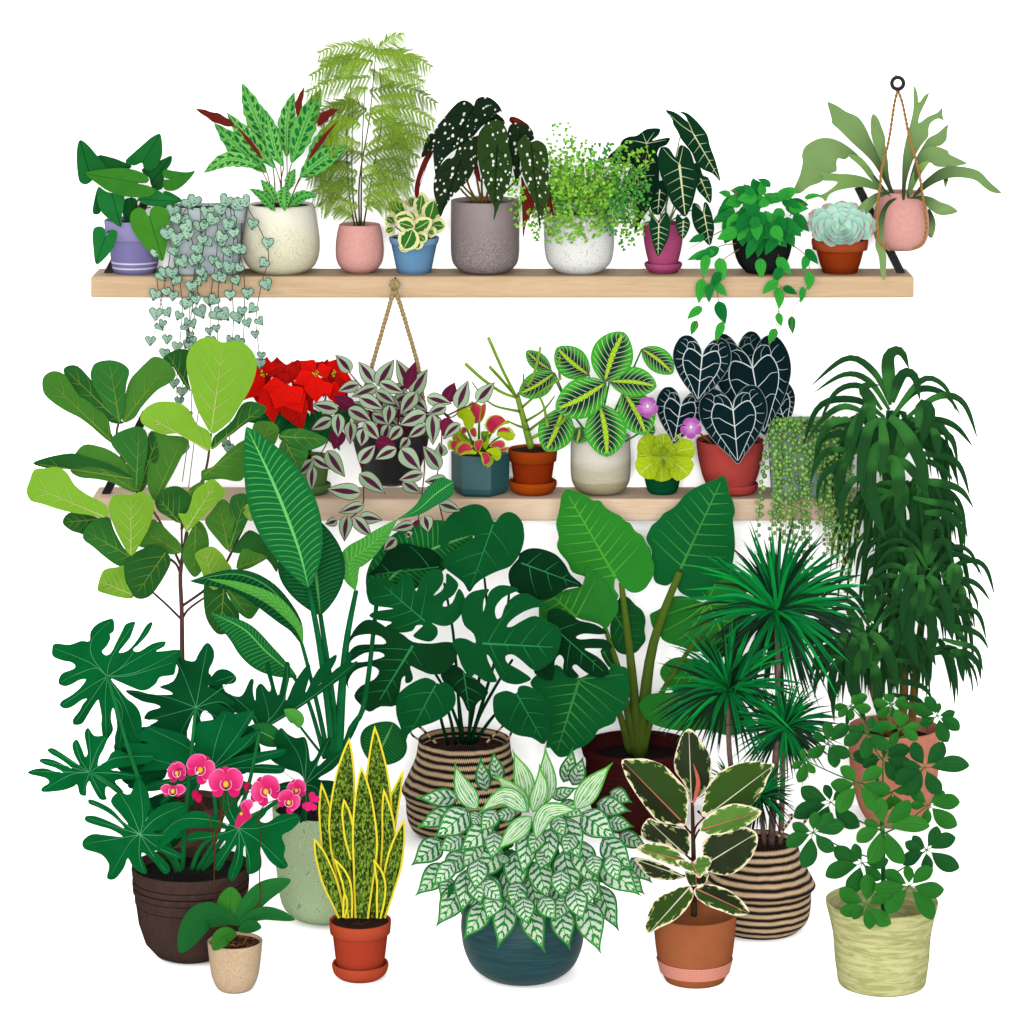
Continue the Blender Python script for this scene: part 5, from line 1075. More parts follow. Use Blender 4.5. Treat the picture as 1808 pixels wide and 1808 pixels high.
leaves(K_, [
 ('175,540 240,480 280,410 340,360 410,345 480,365 560,380 610,420 622,470 600,510 500,500 400,500 300,530', (612, 490), (185, 540), 'k', {'veins': 3}),
 ('1060,480 1035,530 1045,600 1080,640 1150,675 1220,695 1300,680 1400,620 1492,606 1420,540 1380,470 1320,410 1230,378 1160,378 1108,405 1095,440', (1110, 465), (1488, 605), 'k', {'veins': 3}),
 ('610,330 620,260 660,190 720,140 800,108 860,108 910,140 940,205 960,210 990,170 1040,152 1090,175 1125,230 1132,320 1110,400 1080,450 1040,490 960,520 880,560 830,600 795,645 760,590 700,540 650,500 636,440 700,390 790,330 826,306 800,290 740,300 680,330 635,390', (942, 225), (796, 640), 'm', {'veins': 3, 'curve': .5}),
 ('1270,820 1280,760 1340,745 1430,790 1470,820 1560,840 1640,890 1600,905 1500,900 1450,920 1480,935 1560,930 1640,940 1672,990 1600,990 1520,990 1508,1000 1580,1040 1640,1100 1652,1150 1580,1172 1500,1130 1450,1090 1428,1110 1470,1165 1400,1168 1370,1120 1375,1060 1350,1030 1320,1070 1310,1182 1240,1175 1190,1130 1250,1090 1300,1010 1340,950 1310,900 1220,872 1150,895 1122,880 1180,835 1260,838', (1310, 860), (1640, 1150), 'k', {'veins': 4}),
 ('620,1140 680,1090 740,1110 780,1150 840,1180 912,1260 850,1320 795,1385 750,1300 700,1250 640,1200', (760, 1130), (795, 1380), 'k', {'veins': 3}),
 ('165,610 210,555 290,560 350,600 372,545 420,535 450,570 470,640 500,560 560,505 620,510 637,560 620,610 575,665 620,640 650,590 655,530 700,560 728,600 700,660 640,705 638,735 690,710 728,625 760,660 772,720 740,790 680,845 620,852 565,835 595,860 600,905 560,947 500,940 450,915 480,880 510,850 470,850 440,885 350,893 280,860 320,830 230,815 180,790 220,762 330,745 200,725 168,670', (525, 825), (250, 590), 'm', {'veins': 4}),
 ('60,930 100,860 160,815 230,825 300,870 380,900 450,950 560,960 640,950 700,960 722,1020 700,1080 640,1140 560,1150 480,1120 432,1100 450,1170 430,1200 402,1200 400,1160 380,1180 370,1240 345,1340 250,1347 180,1380 120,1330 88,1280 130,1220 210,1180 240,1130 200,1100 130,1110 80,1140 50,1200 60,1245 28,1180 30,1120 80,1080 170,1070 272,1040 240,1013 150,1020 70,1070 48,1080 60,1010 110,970 200,965 282,960 255,920 180,903 90,920 52,975', (450, 970), (230, 1330), 'd', {'veins': 5, 'mw': 2.4}),
 ('745,770 760,700 800,650 860,630 917,628 885,690 880,765 900,700 922,640 980,603 1060,610 1100,632 1060,650 1000,680 955,740 962,805 992,795 1015,730 1070,670 1140,650 1220,690 1285,730 1200,740 1130,765 1060,810 1025,855 1060,855 1120,820 1200,790 1290,830 1352,870 1355,960 1320,1050 1250,1110 1190,1125 1110,1060 1060,1028 1018,1038 1030,1080 1100,1120 1172,1172 1150,1195 1080,1212 1000,1190 960,1130 930,1060 904,1028 912,1070 950,1150 962,1195 890,1192 830,1150 800,1172 750,1100 720,1020 688,960 720,928 780,933 832,957 820,900 765,850', (870, 960), (1340, 985), 'm', {'veins': 4, 'mw': 2.2}),
 ('345,1330 360,1270 430,1210 520,1170 580,1190 600,1212 640,1195 690,1230 712,1290 700,1350 640,1410 560,1450 470,1480 420,1520 400,1572 370,1470 348,1400', (590, 1212), (402, 1566), 'm', {'veins': 3, 'curve': .5}),
 ('940,1310 960,1270 1020,1250 1070,1265 1085,1272 1100,1225 1150,1220 1210,1250 1270,1310 1292,1380 1284,1480 1256,1578 1180,1540 1080,1520 990,1460 948,1400', (1085, 1268), (1254, 1570), 'm', {'veins': 3, 'curve': .5}),
], gm, y0=-.1, dy=.03, fold=.16, vw=.8, curve=.35, und=.006)
# --- fiddle leaf fig
thing('potted_fiddle_leaf_fig', 'fiddle-leaf fig with broad veined leaves on a slim brown trunk, its brown pot mostly hidden', 'potted tree', fbase(332, 1500))
y = CUR['y']
fbp = plain('umber_clay', '#6d5249', '#62483f')
pot(332, y, [(72, 1415), (72, 1421), (68, 1428), (64, 1432), (61, 1455), (50, 1488), (36, 1500)], fbp, SO, 0, soil=10, wall=4)
mb = MB(); stem(mb, I_, [(1085, 2150), (1058, 1400), (1052, 950), (1043, 700), (1070, 520), (1085, 430)], y, y - .06, 5.5, 3.2, n=10); mb.build('trunk', plain('fig_bark', '#6b4a44', '#5a3c38'))
mb = MB()
for V, q, w in ((I_, [(1045, 985), (960, 900), (862, 812)], 2.3), (I_, [(1060, 975), (1100, 920), (1190, 855)], 2.3), (I_, [(1040, 690), (1000, 620), (860, 560), (730, 590)], 2.6), (I_, [(1060, 900), (1250, 760), (1340, 620), (1475, 335)], 2.8), (H_, [(1050, 1570), (1170, 1290), (1215, 1150), (1238, 960)], 2.8), (H_, [(1045, 1800), (900, 1500), (760, 1330)], 2.6), (H_, [(760, 1330), (640, 1020), (650, 890)], 2.6), (I_, [(770, 640), (700, 570)], 3), (H_, [(1055, 1800), (1050, 1520)], 2.2)):
    stem(mb, V, q, y - .03, y - .07, w, w * .8)
mb.build('branch', MATS['fig_bark'])
fm = {'L': leafm('fig_lime', '#80b335', '#77aa30'), 'M': leafm('fig_mid', '#498230', '#417a2c'), 'D': leafm('fig_dark', '#265c29', '#2b6429'), 'E': leafm('fig_green', '#2f6f30', '#357730'), 'vein': plain('fig_vein', '#7c9d40', '#6f9038')}
vL = plain('fig_vein_pale', '#b7c877', '#adc06a')
FG = [(I_, '290,370 330,310 420,310 510,340 520,380 450,450 400,440 340,420', (520, 350), (300, 370), 'D'),
 (H_, '935,480 1000,430 1060,420 1110,440 1090,520 1090,600 1110,690 1060,640 1000,540', (1110, 690), (960, 450), 'D'),
 (H_, '295,560 330,525 390,530 450,590 490,640 560,740 650,860 680,895 600,890 540,830 470,780 400,720 340,650', (660, 890), (310, 550), 'D'),
 (H_, '160,640 175,590 230,560 300,580 350,650 400,720 440,745 500,790 580,860 600,950 632,1032 560,990 480,920 400,860 320,820 240,770 175,710', (630, 1030), (190, 610), 'M'),
 (H_, '870,470 930,480 990,530 1015,590 970,640 900,680 840,740 790,800 750,860 680,890 670,820 690,720 720,620 770,560 820,510', (675, 888), (960, 520), 'M'),
 (H_, '470,570 500,510 590,490 670,510 718,560 700,640 690,740 680,830 652,893 600,830 550,760 500,680 475,620', (655, 890), (590, 500), 'E'),
 (H_, '840,960 900,960 940,1000 900,1120 850,1250 800,1330 770,1330 800,1200', (775, 1330), (900, 970), 'D'),
 (H_, '860,950 960,970 1060,980 1100,1020 1050,1110 1000,1210 930,1330 880,1390 840,1320 830,1230 850,1100', (880, 1385), (1060, 985), 'M'),
 (H_, '370,1090 430,1030 520,1040 600,1070 680,1130 740,1220 762,1332 680,1310 600,1270 500,1250 400,1240 340,1200 360,1150', (755, 1325), (390, 1090), 'M'),
 (H_, '100,1150 200,1110 350,1085 450,1110 580,1150 680,1200 748,1252 650,1215 560,1185 450,1170 330,1185 200,1182', (745, 1250), (103, 1150), 'D'),
 (H_, '600,1020 620,970 700,930 780,915 830,960 835,1060 820,1150 800,1250 760,1332 740,1260 700,1150 640,1080', (760, 1328), (780, 925), 'E'),
 (I_, '420,470 450,390 530,340 590,340 620,420 680,530 742,602 700,650 640,645 560,590 490,530', (738, 598), (430, 420), 'E'),
 (I_, '770,520 830,430 860,350 920,380 980,440 1040,500 1050,560 980,575 900,540', (1045, 565), (800, 420), 'M'),
 (I_, '515,780 530,720 560,670 640,655 690,650 700,760 745,850 660,850 580,830 520,810', (745, 835), (520, 740), 'L'),
 (I_, '690,620 740,570 820,530 880,515 950,550 982,610 960,680 900,780 850,840 790,860 740,840 700,770 684,685', (950, 560), (760, 830), 'D'),
 (I_, '1090,460 1150,360 1200,400 1225,480 1220,560 1180,680 1130,720 1080,660 1055,600 1060,540', (1140, 385), (1132, 715), 'M'),
 (I_, '1370,560 1420,480 1480,420 1550,450 1620,520 1660,580 1660,690 1600,610 1500,570', (1375, 560), (1655, 660), 'D'),
 (I_, '1400,660 1440,540 1520,560 1600,590 1530,640 1460,670', (1410, 660), (1590, 590), 'M'),
 (I_, '1360,230 1400,190 1470,195 1490,300 1450,400 1390,500 1350,560 1345,400', (1352, 555), (1460, 205), 'E'),
 (I_, '1200,370 1240,300 1310,220 1370,270 1392,350 1370,450 1352,552 1280,480', (1350, 545), (1290, 250), 'M'),
 (I_, '1440,300 1470,250 1500,290 1500,355 1480,355', (1490, 355), (1470, 260), 'L'),
 (H_, '1090,1330 1130,1290 1200,1260 1160,1340 1120,1370', (1100, 1340), (1195, 1265), 'M'),
 (H_, '880,1380 930,1320 1000,1295 1060,1310 1120,1370 1115,1430 1080,1480 1040,1532 960,1490 900,1450', (1038, 1528), (900, 1370), 'D'),
 (I_, '1190,800 1210,740 1260,790 1320,770 1350,850 1390,900 1420,960 1400,1050 1300,1088 1240,1040 1200,950', (1320, 790), (1300, 1085), 'D'),
 (I_, '1330,780 1400,790 1480,820 1562,870 1520,960 1480,988 1420,950 1370,880', (1340, 790), (1490, 985), 'E'),
 (I_, '1135,580 1180,540 1250,525 1310,570 1340,620 1372,672 1320,760 1255,802 1200,740 1170,660', (1258, 798), (1200, 540), 'L'),
 (H_, '1190,1190 1250,1170 1330,1090 1430,1010 1500,1000 1500,1100 1450,1240 1400,1265 1300,1250 1190,1260 1175,1210', (1190, 1225), (1470, 1020), 'M'),
 (H_, '1510,900 1600,880 1662,910 1672,960 1640,1040 1580,1100 1500,1050', (1540, 1080), (1620, 890), 'M'),
 (E2 := (420, 480, 500), '280,1080 330,1040 420,1080 450,1160 420,1220 380,1300 300,1250 260,1150', (290, 1060), (390, 1260), 'E'),
 (E2, '260,1060 300,1010 400,1000 500,1030 572,1070 540,1110 440,1140 340,1110', (265, 1050), (565, 1070), 'E'),
 (H_, '1240,1060 1250,990 1290,950 1330,920 1380,870 1430,780 1480,755 1540,765 1592,798 1560,850 1490,880 1430,920 1380,960 1320,1000 1280,1040', (1242, 1058), (1570, 785), 'D'),
 (H_, '790,840 830,790 890,760 970,755 1060,775 1110,830 1150,900 1220,940 1242,1000 1225,1072 1160,1040 1090,990 1020,960 930,965 850,930 795,890', (1222, 1068), (815, 840), 'L'),
 (H_, '60,1330 80,1260 110,1190 180,1180 260,1175 320,1210 370,1290 450,1350 560,1410 582,1470 550,1497 460,1480 350,1465 250,1440 160,1410 88,1390', (560, 1492), (85, 1290), 'L'),
 (H_, '590,1400 630,1350 730,1350 800,1330 860,1370 877,1430 850,1540 800,1640 730,1742 660,1640 610,1530 588,1460', (727, 1738), (728, 1352), 'L'),
 (H_, '1030,1470 1080,1470 1110,1400 1130,1330 1190,1280 1250,1250 1300,1290 1332,1340 1280,1400 1220,1460 1170,1510 1110,1570 1080,1587 1060,1540', (1075, 1580), (1275, 1270), 'L'),
 (H_, '1215,345 1260,350 1310,378 1380,368 1440,378 1500,430 1530,500 1520,590 1480,690 1420,790 1370,870 1290,940 1240,957 1190,880 1140,780 1110,660 1085,560 1083,480 1110,410 1160,360', (1240, 950), (1318, 385), 'L')]
for i, (V, ol, b, tp, m) in enumerate(FG):
    leaves(V, [(ol, b, tp, m, {'y': y - .04 - i * .0095, 'vm': vL if m == 'L' else None, 'veins': 5 if m == 'L' else 4})], fm, ang=38, vw=.75, mw=1.3, fold=.16, curve=.3, und=.006)
# --- bird of paradise
thing('potted_bird_of_paradise', 'bird of paradise with long paddle leaves on tall stalks in a pale green patterned pot', 'potted plant', fbase(575, 1618))
y = CUR['y']
def squig():
    o = objc(); n = noise(o, 13, 1, 1.6, .3)
    f = ((n * 24).frac() - .5).abs()
    g2 = noise(o, 160, 2)
    return mix(f._o('LESS_THAN', .12) * g2._o('GREATER_THAN', .3), lin('#c9e0b2'), lin('#98b47e'))
pot(577, y, [(96, 1424), (96, 1430), (93, 1480), (88, 1540), (80, 1590), (62, 1612), (46, 1618)], mat('squiggle_glaze', squig, .6), soil('black_soil', '#0e0a08', '#1a1210'), 0, soil=10, wall=4)
bm_ = {}
def bop(name, c, c2, v, mid, nv=26):
    return leafm(name, c, c2, vein=v, nv=nv, slope=3.0, vw=.085, mid=mid, midw=.045, vcurve=-1.2)
bA = bop('paradise_leaf', '#17682f', '#1a6e38', '#4aa44e', '#6cc46a'); bB = bop('paradise_dark', '#11502a', '#0f4a26', '#2f8040', '#4f9a50'); bC = bop('paradise_light', '#3f9436', '#4a9c3c', '#74be56', '#5aae48', 18)
bst = plain('paradise_stalk', '#17703c', '#125c32')
mb = MB()
for q, w0, w1, ye in (([(838, 2000), (830, 1808), (770, 1350), (708, 1015)], 6, 4.5, -.55), ([(855, 2000), (850, 1700), (775, 1170)], 6, 4, -.5), ([(875, 2010), (900, 1600), (930, 1300), (982, 1030)], 9, 4, -.45), ([(820, 2000), (770, 1750), (700, 1460), (665, 1330)], 4.5, 3, -.55), ([(800, 2000), (740, 1780), (690, 1640), (620, 1530)], 4, 3, -.6), ([(900, 2000), (950, 1830), (1030, 1680), (1100, 1110)], 5, 4, -.12), ([(860, 2010), (960, 1850), (1000, 1760)], 5, 3, -.4), ([(800, 2000), (650, 1808), (640, 1780)], 2.5, 2, -.7)):
    stem(mb, J_, q, y - .02, ye, w0, w1, n=8, sub=7)
mb.build('stalk', bst)
def bleaf(V, q, h, m, y0, y1, side=(1, 1), prof='ellip', **kw):
    mb = MB(); blade(mb, V, q, h, prof, y0, y1, n=40, m=10, fold=.22, side=side, **kw); mb.build('leaf', m)
bleaf(J_, [(1095, 1115), (1180, 960), (1400, 800), (1662, 705)], 190, bA, -.02, -.04, side=(1.0, .8), prof='round')
bleaf(K_, [(330, 1445), (290, 1530), (205, 1700)], 150, bop('paradise_low', '#15602c', '#196a34', '#3f9446', '#5fb45e', 16), -.25, -.4, prof='round')
bleaf(J_, [(775, 1172), (745, 900), (690, 560)], 205, bB, -.5, -.45, side=(1.05, .85))
bleaf(J_, [(640, 1530), (470, 1390), (330, 1250), (140, 1158)], 95, bA, -.6, -.68, side=(1.35, .5))
bleaf(J_, [(672, 1345), (640, 1200), (480, 1010), (280, 930), (15, 972)], 110, bB, -.56, -.62, side=(1.2, .3))
bleaf(J_, [(675, 1350), (640, 1230), (500, 1085), (300, 1000), (110, 958)], 36, bC, -.63, -.66, prof='lance')
bleaf(J_, [(980, 1035), (945, 870), (1060, 770), (1225, 612)], 72, bC, -.46, -.42, side=(1, 1), prof='lance')
bleaf(J_, [(1225, 612), (1340, 560), (1440, 470), (1548, 395)], 62, bA, -.41, -.36, prof=[(0, .05), (.3, .45), (.7, 1), (.9, .9), (1, 0)])
bleaf(J_, [(706, 1012), (640, 760), (500, 400), (345, 76)], 192, bA, -.66, -.7)
bleaf(L_v, [(1500, 650), (1490, 600), (1420, 550)], 40, bC, -.9, -.92)
bleaf(L_v, [(1420, 740), (1320, 680), (1220, 645)], 60, bA, -.88, -.92)
# --- dracaena marginata
thing('potted_dragon_tree', 'dragon tree with spiky grass-like rosettes on thin trunks in a striped woven basket', 'potted tree', fbase(1340, 1638))
y = CUR['y']; s_ = (D + y) / (D * S); ztop = (1638 - 1484) * s_
bk3 = basket('basket_weave_low', 0, ztop, 12)
pot(1341, y, [(66, 1484), (67, 1488), (74, 1510), (86, 1536), (98, 1558), (97, 1563), (91, 1570), (91, 1590), (86, 1618), (70, 1636), (64, 1638)], bk3, SO, 0, soil=14, wall=4)
for q, yy in (([(1372, 1480), (1385, 1462), (1400, 1440), (1392, 1440)], y - .09), ([(1405, 1480), (1415, 1460), (1434, 1432)], y - .05), ([(1232, 1432), (1240, 1440), (1262, 1470), (1290, 1486)], y - .08)):
    mb = MB(); stem(mb, FULL, q, yy, yy + .02, 2.2, 2.2, sub=6); mb.build('handle', hd)
mb = MB()
for q, w in (([(1362, 1490), (1366, 1400), (1374, 1230), (1371, 1085)], 6), ([(1330, 1490), (1304, 1420), (1288, 1330), (1286, 1215)], 5), ([(1378, 1490), (1382, 1380), (1384, 1285)], 5), ([(1350, 1490), (1345, 1440), (1343, 1405)], 4.5), ([(1318, 1490), (1300, 1430), (1290, 1390)], 4)):
    stem(mb, FULL, q, y, y - .02, w, w * .75, n=8)
mb.build('trunk', plain('dragon_bark', '#8a7068', '#6a544e', sc_=60))
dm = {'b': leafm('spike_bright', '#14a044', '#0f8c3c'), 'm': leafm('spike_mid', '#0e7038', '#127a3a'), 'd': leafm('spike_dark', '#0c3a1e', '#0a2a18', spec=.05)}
r = CUR['rnd']
for cx_, cz_, L_, n_, w_ in ((1290, 1385, 62, 60, 1.8), (1343, 1404, 78, 140, 1.7), (1371, 1075, 182, 230, 3.4), (1286, 1214, 142, 200, 2.9), (1386, 1282, 104, 190, 2.0)):
    mbs = {'b': MB(), 'm': MB(), 'd': MB()}
    for i in range(n_):
        a = r.uniform(0, 6.2832); el = r.uniform(-.9, 1.0); l = L_ * r.uniform(.72, 1.1)
        ce = math.sqrt(max(0, 1 - min(1, abs(el)) ** 2)); dpt = math.sin(a) * ce
        dx = math.cos(a) * ce * l if i % 3 else math.cos(a) * l * .95
        dz = -el * l * .95 if i % 3 else -math.sin(a) * l * .9
        h = math.hypot(dx, dz) / l
        dr = .1 * l * r.uniform(.3, 1.6) * h
        c0 = (cx_ + dx * .02 + r.uniform(-3, 3), cz_ + dz * .03 + r.uniform(-2, 8)); k = r.random(); yy = y - .03
        y1 = yy - dpt * l / S * (.7 if dpt > 0 else .35)
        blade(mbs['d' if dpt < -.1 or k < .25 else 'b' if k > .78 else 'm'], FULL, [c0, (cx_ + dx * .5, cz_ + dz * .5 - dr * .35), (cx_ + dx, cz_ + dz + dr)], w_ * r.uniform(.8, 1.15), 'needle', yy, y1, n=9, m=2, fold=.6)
    mb = MB(); off = 0
    for j, kk in enumerate('bmd'):
        m0 = mbs[kk]; mb.v += m0.v; mb.a += m0.a; mb.p += m0.p; mb.e += m0.e; mb.f += [tuple(q + off for q in f) for f in m0.f]; mb.mi += [j] * len(m0.f); off += len(m0.v)
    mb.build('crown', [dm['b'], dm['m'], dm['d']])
# --- tree philodendron
thing('potted_tree_philodendron', 'tree philodendron with deeply fingered glossy green leaves in a big dark brown ribbed pot', 'potted plant', fbase(337, 1686))
y = CUR['y']
db = plain('dark_brown_pot', '#4a3933', '#41322d', sc_=60); dbg = plain('dark_brown_groove', '#241917')
pot(337, y, [(104, 1527), (104.5, 1532), (103, 1543), (102, 1548), (103, 1549.5), (103, 1558), (101.5, 1559), (102.5, 1561), (102, 1570), (100, 1571.5), (99, 1573), (98.5, 1588), (97.5, 1589.5), (97, 1591), (92, 1625), (80, 1660), (62, 1680), (48, 1686)],
    [db, dbg], soil('black_soil'), 0, mis=[0, 0, 0, 1, 0, 0, 1, 0, 0, 1, 0, 0, 1, 0, 0, 0, 0, 0, 0], soil=16, wall=4)
ph = {'a': leafm('tree_leaf', '#07642f', '#0a5a2b'), 'd': leafm('tree_leaf_dark', '#0a4524', '#0c5029'), 'g': leafm('tree_leaf_green', '#076534', '#0a5c30')}
mb = MB()
for q in ([(870, 1410), (740, 1150), (655, 1215)], [(880, 1400), (900, 1100), (950, 545)], [(850, 1410), (640, 900), (482, 375)], [(930, 1400), (1000, 1260), (1180, 1185)], [(960, 1400), (1060, 1200), (1030, 870)], [(985, 1400), (1200, 1050), (1290, 670)], [(990, 1400), (1300, 1100), (1530, 950)], [(860, 1405), (560, 1000), (385, 885)]):
    stem(mb, L_v, q, y - .02, y - .04, 4.5, 2.6, n=8)
mb.build('stalk', plain('tree_stalk', '#1f7a3e', '#1a6a36'))
for c, tps in (((650, 850), '620,640:60 540,700:50 700,640:60 760,720:60 520,820:44 560,930:50 640,980:60 720,960:60 800,880:60 770,800:55'), ((1180, 760), '1130,600:60 1240,640:60 1290,730:50 1260,830:60 1180,900:60 1080,860:60 1060,760:60'), ((780, 1180), '700,1020:60 780,1000:60 860,1040:60 900,1130:50 880,1230:55 800,1300:60 720,1290:55 680,1200:50')):
    mb = MB()
    for w in tps.split():
        q, h = w.split(':'); q = P(q)[0]; blade(mb, L_v, [c, ((c[0]+q[0])/2, (c[1]+q[1])/2 + 6), q], float(h), 'lobe', -.98, -1.0, n=14, m=4, fold=.25, wave=.15, wn=1.7, rnd=.5)
    mb.build('leaf', ph['d'])
ph['vein'] = plain('tree_vein', '#5fb07c', '#4a9a68')
def rad(*t): return [P(q.replace(';', ' ')) for q in t]
leaves(L_v, [
 ('1290,660 1250,600 1200,575 1120,562 1080,540 1050,500 1018,420 1008,370 1028,362 1056,415 1066,365 1086,372 1100,440 1130,468 1180,482 1208,460 1240,392 1260,395 1255,450 1268,505 1272,440 1300,412 1340,455 1350,430 1330,360 1322,310 1345,302 1358,370 1388,475 1405,420 1420,350 1430,298 1452,308 1450,380 1432,470 1436,500 1480,400 1550,308 1562,350 1550,400 1535,465 1600,340 1690,260 1697,290 1645,380 1600,425 1700,332 1745,300 1752,248 1778,252 1780,300 1812,292 1785,340 1700,405 1560,505 1420,595', (1300, 655), (1790, 310), 'd', {'y': -.84, 'radial': rad('1560,490 1800,305', '1420,500 1440,320', '1340,590 1300,430', '1240,560 1100,440')}),
 ('1010,195 1047,235 1045,290 1022,340 1030,378 1060,345 1100,335 1140,350 1168,382 1150,412 1080,420 1015,425 1060,445 1120,480 1165,522 1110,525 1062,510 1090,530 1155,562 1140,600 1060,645 1040,590 1000,555 975,600 1005,690 990,755 940,725 930,650 948,560 925,610 895,690 870,695 800,660 700,642 750,608 678,602 700,560 762,540 735,522 660,505 575,452 640,450 720,470 825,470 805,450 758,430 830,400 858,330 828,288 850,260 900,288 945,292 965,255', (952, 540), (1012, 205), 'd', {'y': -.9, 'radial': rad('1012,210', '1160,380;1060,400', '845,270;900,400'.split(';')[0] if 0 else '900,400 845,275', '780,480 590,455', '800,580 690,610', '900,620 870,685', '985,640 990,745', '1060,590 1110,640', '1080,510 1160,560')}),
 ('1530,942 1500,890 1420,862 1338,805 1380,770 1368,710 1402,648 1440,680 1485,702 1532,698 1552,760 1562,825 1592,800 1630,720 1668,698 1668,742 1622,790 1600,852 1660,800 1730,768 1728,812 1680,870 1602,920 1680,930 1722,960 1660,1010 1622,1080 1612,1142 1588,1080 1560,1030 1548,1100 1530,1192 1505,1150 1520,1060 1500,1000 1440,1022 1378,960 1450,932', (1530, 950), (1410, 660), 'd', {'y': -.95, 'radial': rad('1500,800 1410,660', '1540,780 1525,710', '1600,830 1660,710', '1640,860 1725,780', '1600,980 1610,1130', '1540,1050 1530,1180', '1440,900 1345,808', '1460,960 1385,962')}),
 ('693,640 745,645 820,662 900,692 942,742 950,700 960,622 1050,602 1100,558 1160,572 1258,556 1252,602 1215,660 1192,702 1288,652 1288,690 1240,742 1182,780 1135,812 1200,792 1330,770 1428,758 1422,790 1330,822 1245,850 1300,840 1418,852 1412,888 1340,892 1200,885 1100,872 1070,885 1180,920 1262,960 1200,1002 1130,1115 1060,1062 1040,905 990,925 942,1045 920,1068 898,1052 918,990 842,1002 780,1062 758,1042 800,980 700,987 678,960 740,930 852,912 975,890 900,862 762,872 648,882 682,842 622,790 558,730 700,732 640,700', (1030, 872), (1120, 570), 'g', {'y': -1.1, 'radial': rad('1060,720 1110,575', '1150,720 1250,565', '1180,770 1282,665', '1220,820 1420,768', '1250,860 1412,868', '1130,940 1240,965', '1080,980 1125,1100', '960,960 925,1055', '880,950 770,1050', '860,920 690,965', '860,850 640,790', '920,760 700,650')}),
 ('875,233 852,290 842,345 828,368 762,378 740,412 700,442 660,450 600,428 540,402 500,388 545,445 585,492 622,520 652,562 665,622 662,700 655,750 602,742 592,700 576,680 560,762 545,780 525,770 520,700 532,640 520,562 508,545 500,600 512,660 482,710 465,738 448,640 450,590 438,520 430,500 400,542 370,592 345,627 303,632 298,602 330,560 350,522 372,495 345,500 300,532 258,547 228,530 238,505 280,480 320,450 350,418 365,390 330,395 300,412 260,427 224,416 223,385 245,355 295,337 310,320 290,300 240,290 193,270 186,238 200,200 280,205 340,185 385,186 390,140 420,100 470,75 512,70 517,130 495,150 498,170 480,210 453,242 475,262 502,245 530,190 560,130 580,95 628,83 622,115 605,162 592,182 560,222 543,248 590,236 640,180 690,100 722,88 702,140 660,192 618,232 650,242 720,200 788,188 782,216 742,242', (480, 375), (200, 225), 'a', {'y': -1.05, 'radial': rad('385,300 200,225', '400,270 400,180 490,85', '500,280 620,95', '580,300 712,98', '620,290 780,198', '640,350 850,245', '600,370 830,300', '420,330 300,370 235,405', '400,420 245,525', '420,460 315,615', '470,500 475,700', '520,480 560,560 545,760', '560,500 640,700')}),
 ('60,880 100,866 150,863 200,878 245,886 200,860 150,845 118,824 140,810 200,820 262,850 292,862 230,815 180,787 162,765 190,755 250,790 312,832 332,842 305,790 294,735 320,710 346,760 362,802 375,780 364,720 360,670 380,648 412,690 470,688 482,700 462,760 440,800 432,852 480,820 502,780 542,768 600,790 680,788 733,800 700,832 602,850 502,870 560,880 662,900 642,922 560,922 522,935 565,985 542,1002 480,960 470,1000 478,1028 440,1028 400,962 385,932 370,962 368,1008 334,1002 320,952 300,962 240,982 138,990 134,965 170,940 150,915 70,896', (385, 885), (70, 880), 'a', {'y': -1.12, 'radial': rad('70,880', '280,900 145,978', '260,850 125,822', '280,820 170,762', '340,820 310,720', '390,800 380,660', '430,760 470,700', '520,810 725,800', '520,890 655,908', '480,950 555,992', '420,950 460,1020', '365,950 352,1000')}),
 ('383,1028 430,1040 502,1080 562,1142 592,1162 552,1110 498,1040 540,990 602,1000 640,905 672,940 702,1000 702,1092 667,1192 702,1110 772,1060 852,1040 905,1068 872,1150 802,1182 722,1202 802,1210 884,1198 872,1232 802,1242 752,1252 872,1318 862,1347 792,1322 732,1302 802,1370 812,1412 780,1422 720,1352 670,1312 665,1342 692,1412 670,1424 620,1392 590,1342 570,1392 522,1452 478,1447 490,1382 460,1332 420,1312 358,1292 350,1250 400,1213 482,1220 562,1227 502,1190 440,1172 368,1147 366,1118 420,1118 502,1150 572,1182 502,1112 430,1072 383,1052', (655, 1215), (500, 1440), 'a', {'y': -1.37, 'radial': rad('600,1260 500,1430', '560,1150 395,1040', '540,1180 378,1130', '520,1240 360,1265', '670,1120 650,930', '740,1130 880,1065', '760,1220 875,1210', '760,1290 862,1335', '720,1320 795,1410', '650,1330 675,1415', '610,1100 550,1000')}),
 ('1180,1165 1222,1120 1302,1080 1345,1055 1320,1110 1292,1142 1332,1152 1400,1110 1482,1103 1506,1140 1460,1192 1410,1222 1428,1282 1420,1332 1442,1382 1402,1398 1340,1352 1290,1272 1302,1352 1292,1402 1235,1428 1220,1382 1215,1282 1205,1292 1200,1372 1165,1442 1140,1464 1123,1422 1150,1342 1165,1272 1120,1332 1080,1404 1048,1392 1070,1322 1110,1252 1052,1242 982,1242 918,1254 907,1226 960,1200 1052,1205 1140,1192 1052,1182 902,1182 840,1232 760,1294 716,1262 800,1170 862,1120 962,1088 1062,1130 1140,1177 1100,1100 1088,1020 1120,955 1162,1000 1177,1080', (1180, 1182), (1430, 1380), 'a', {'y': -1.4, 'radial': rad('1300,1260 1430,1385', '1290,1180 1490,1120', '1250,1120 1335,1065', '1130,1080 1120,970', '1040,1140 860,1140 730,1265', '1060,1220 918,1240', '1130,1280 1062,1385', '1180,1320 1142,1450', '1230,1320 1240,1415')}),
], ph, fold=.14, vw=.75, mw=1.0, und=.012)
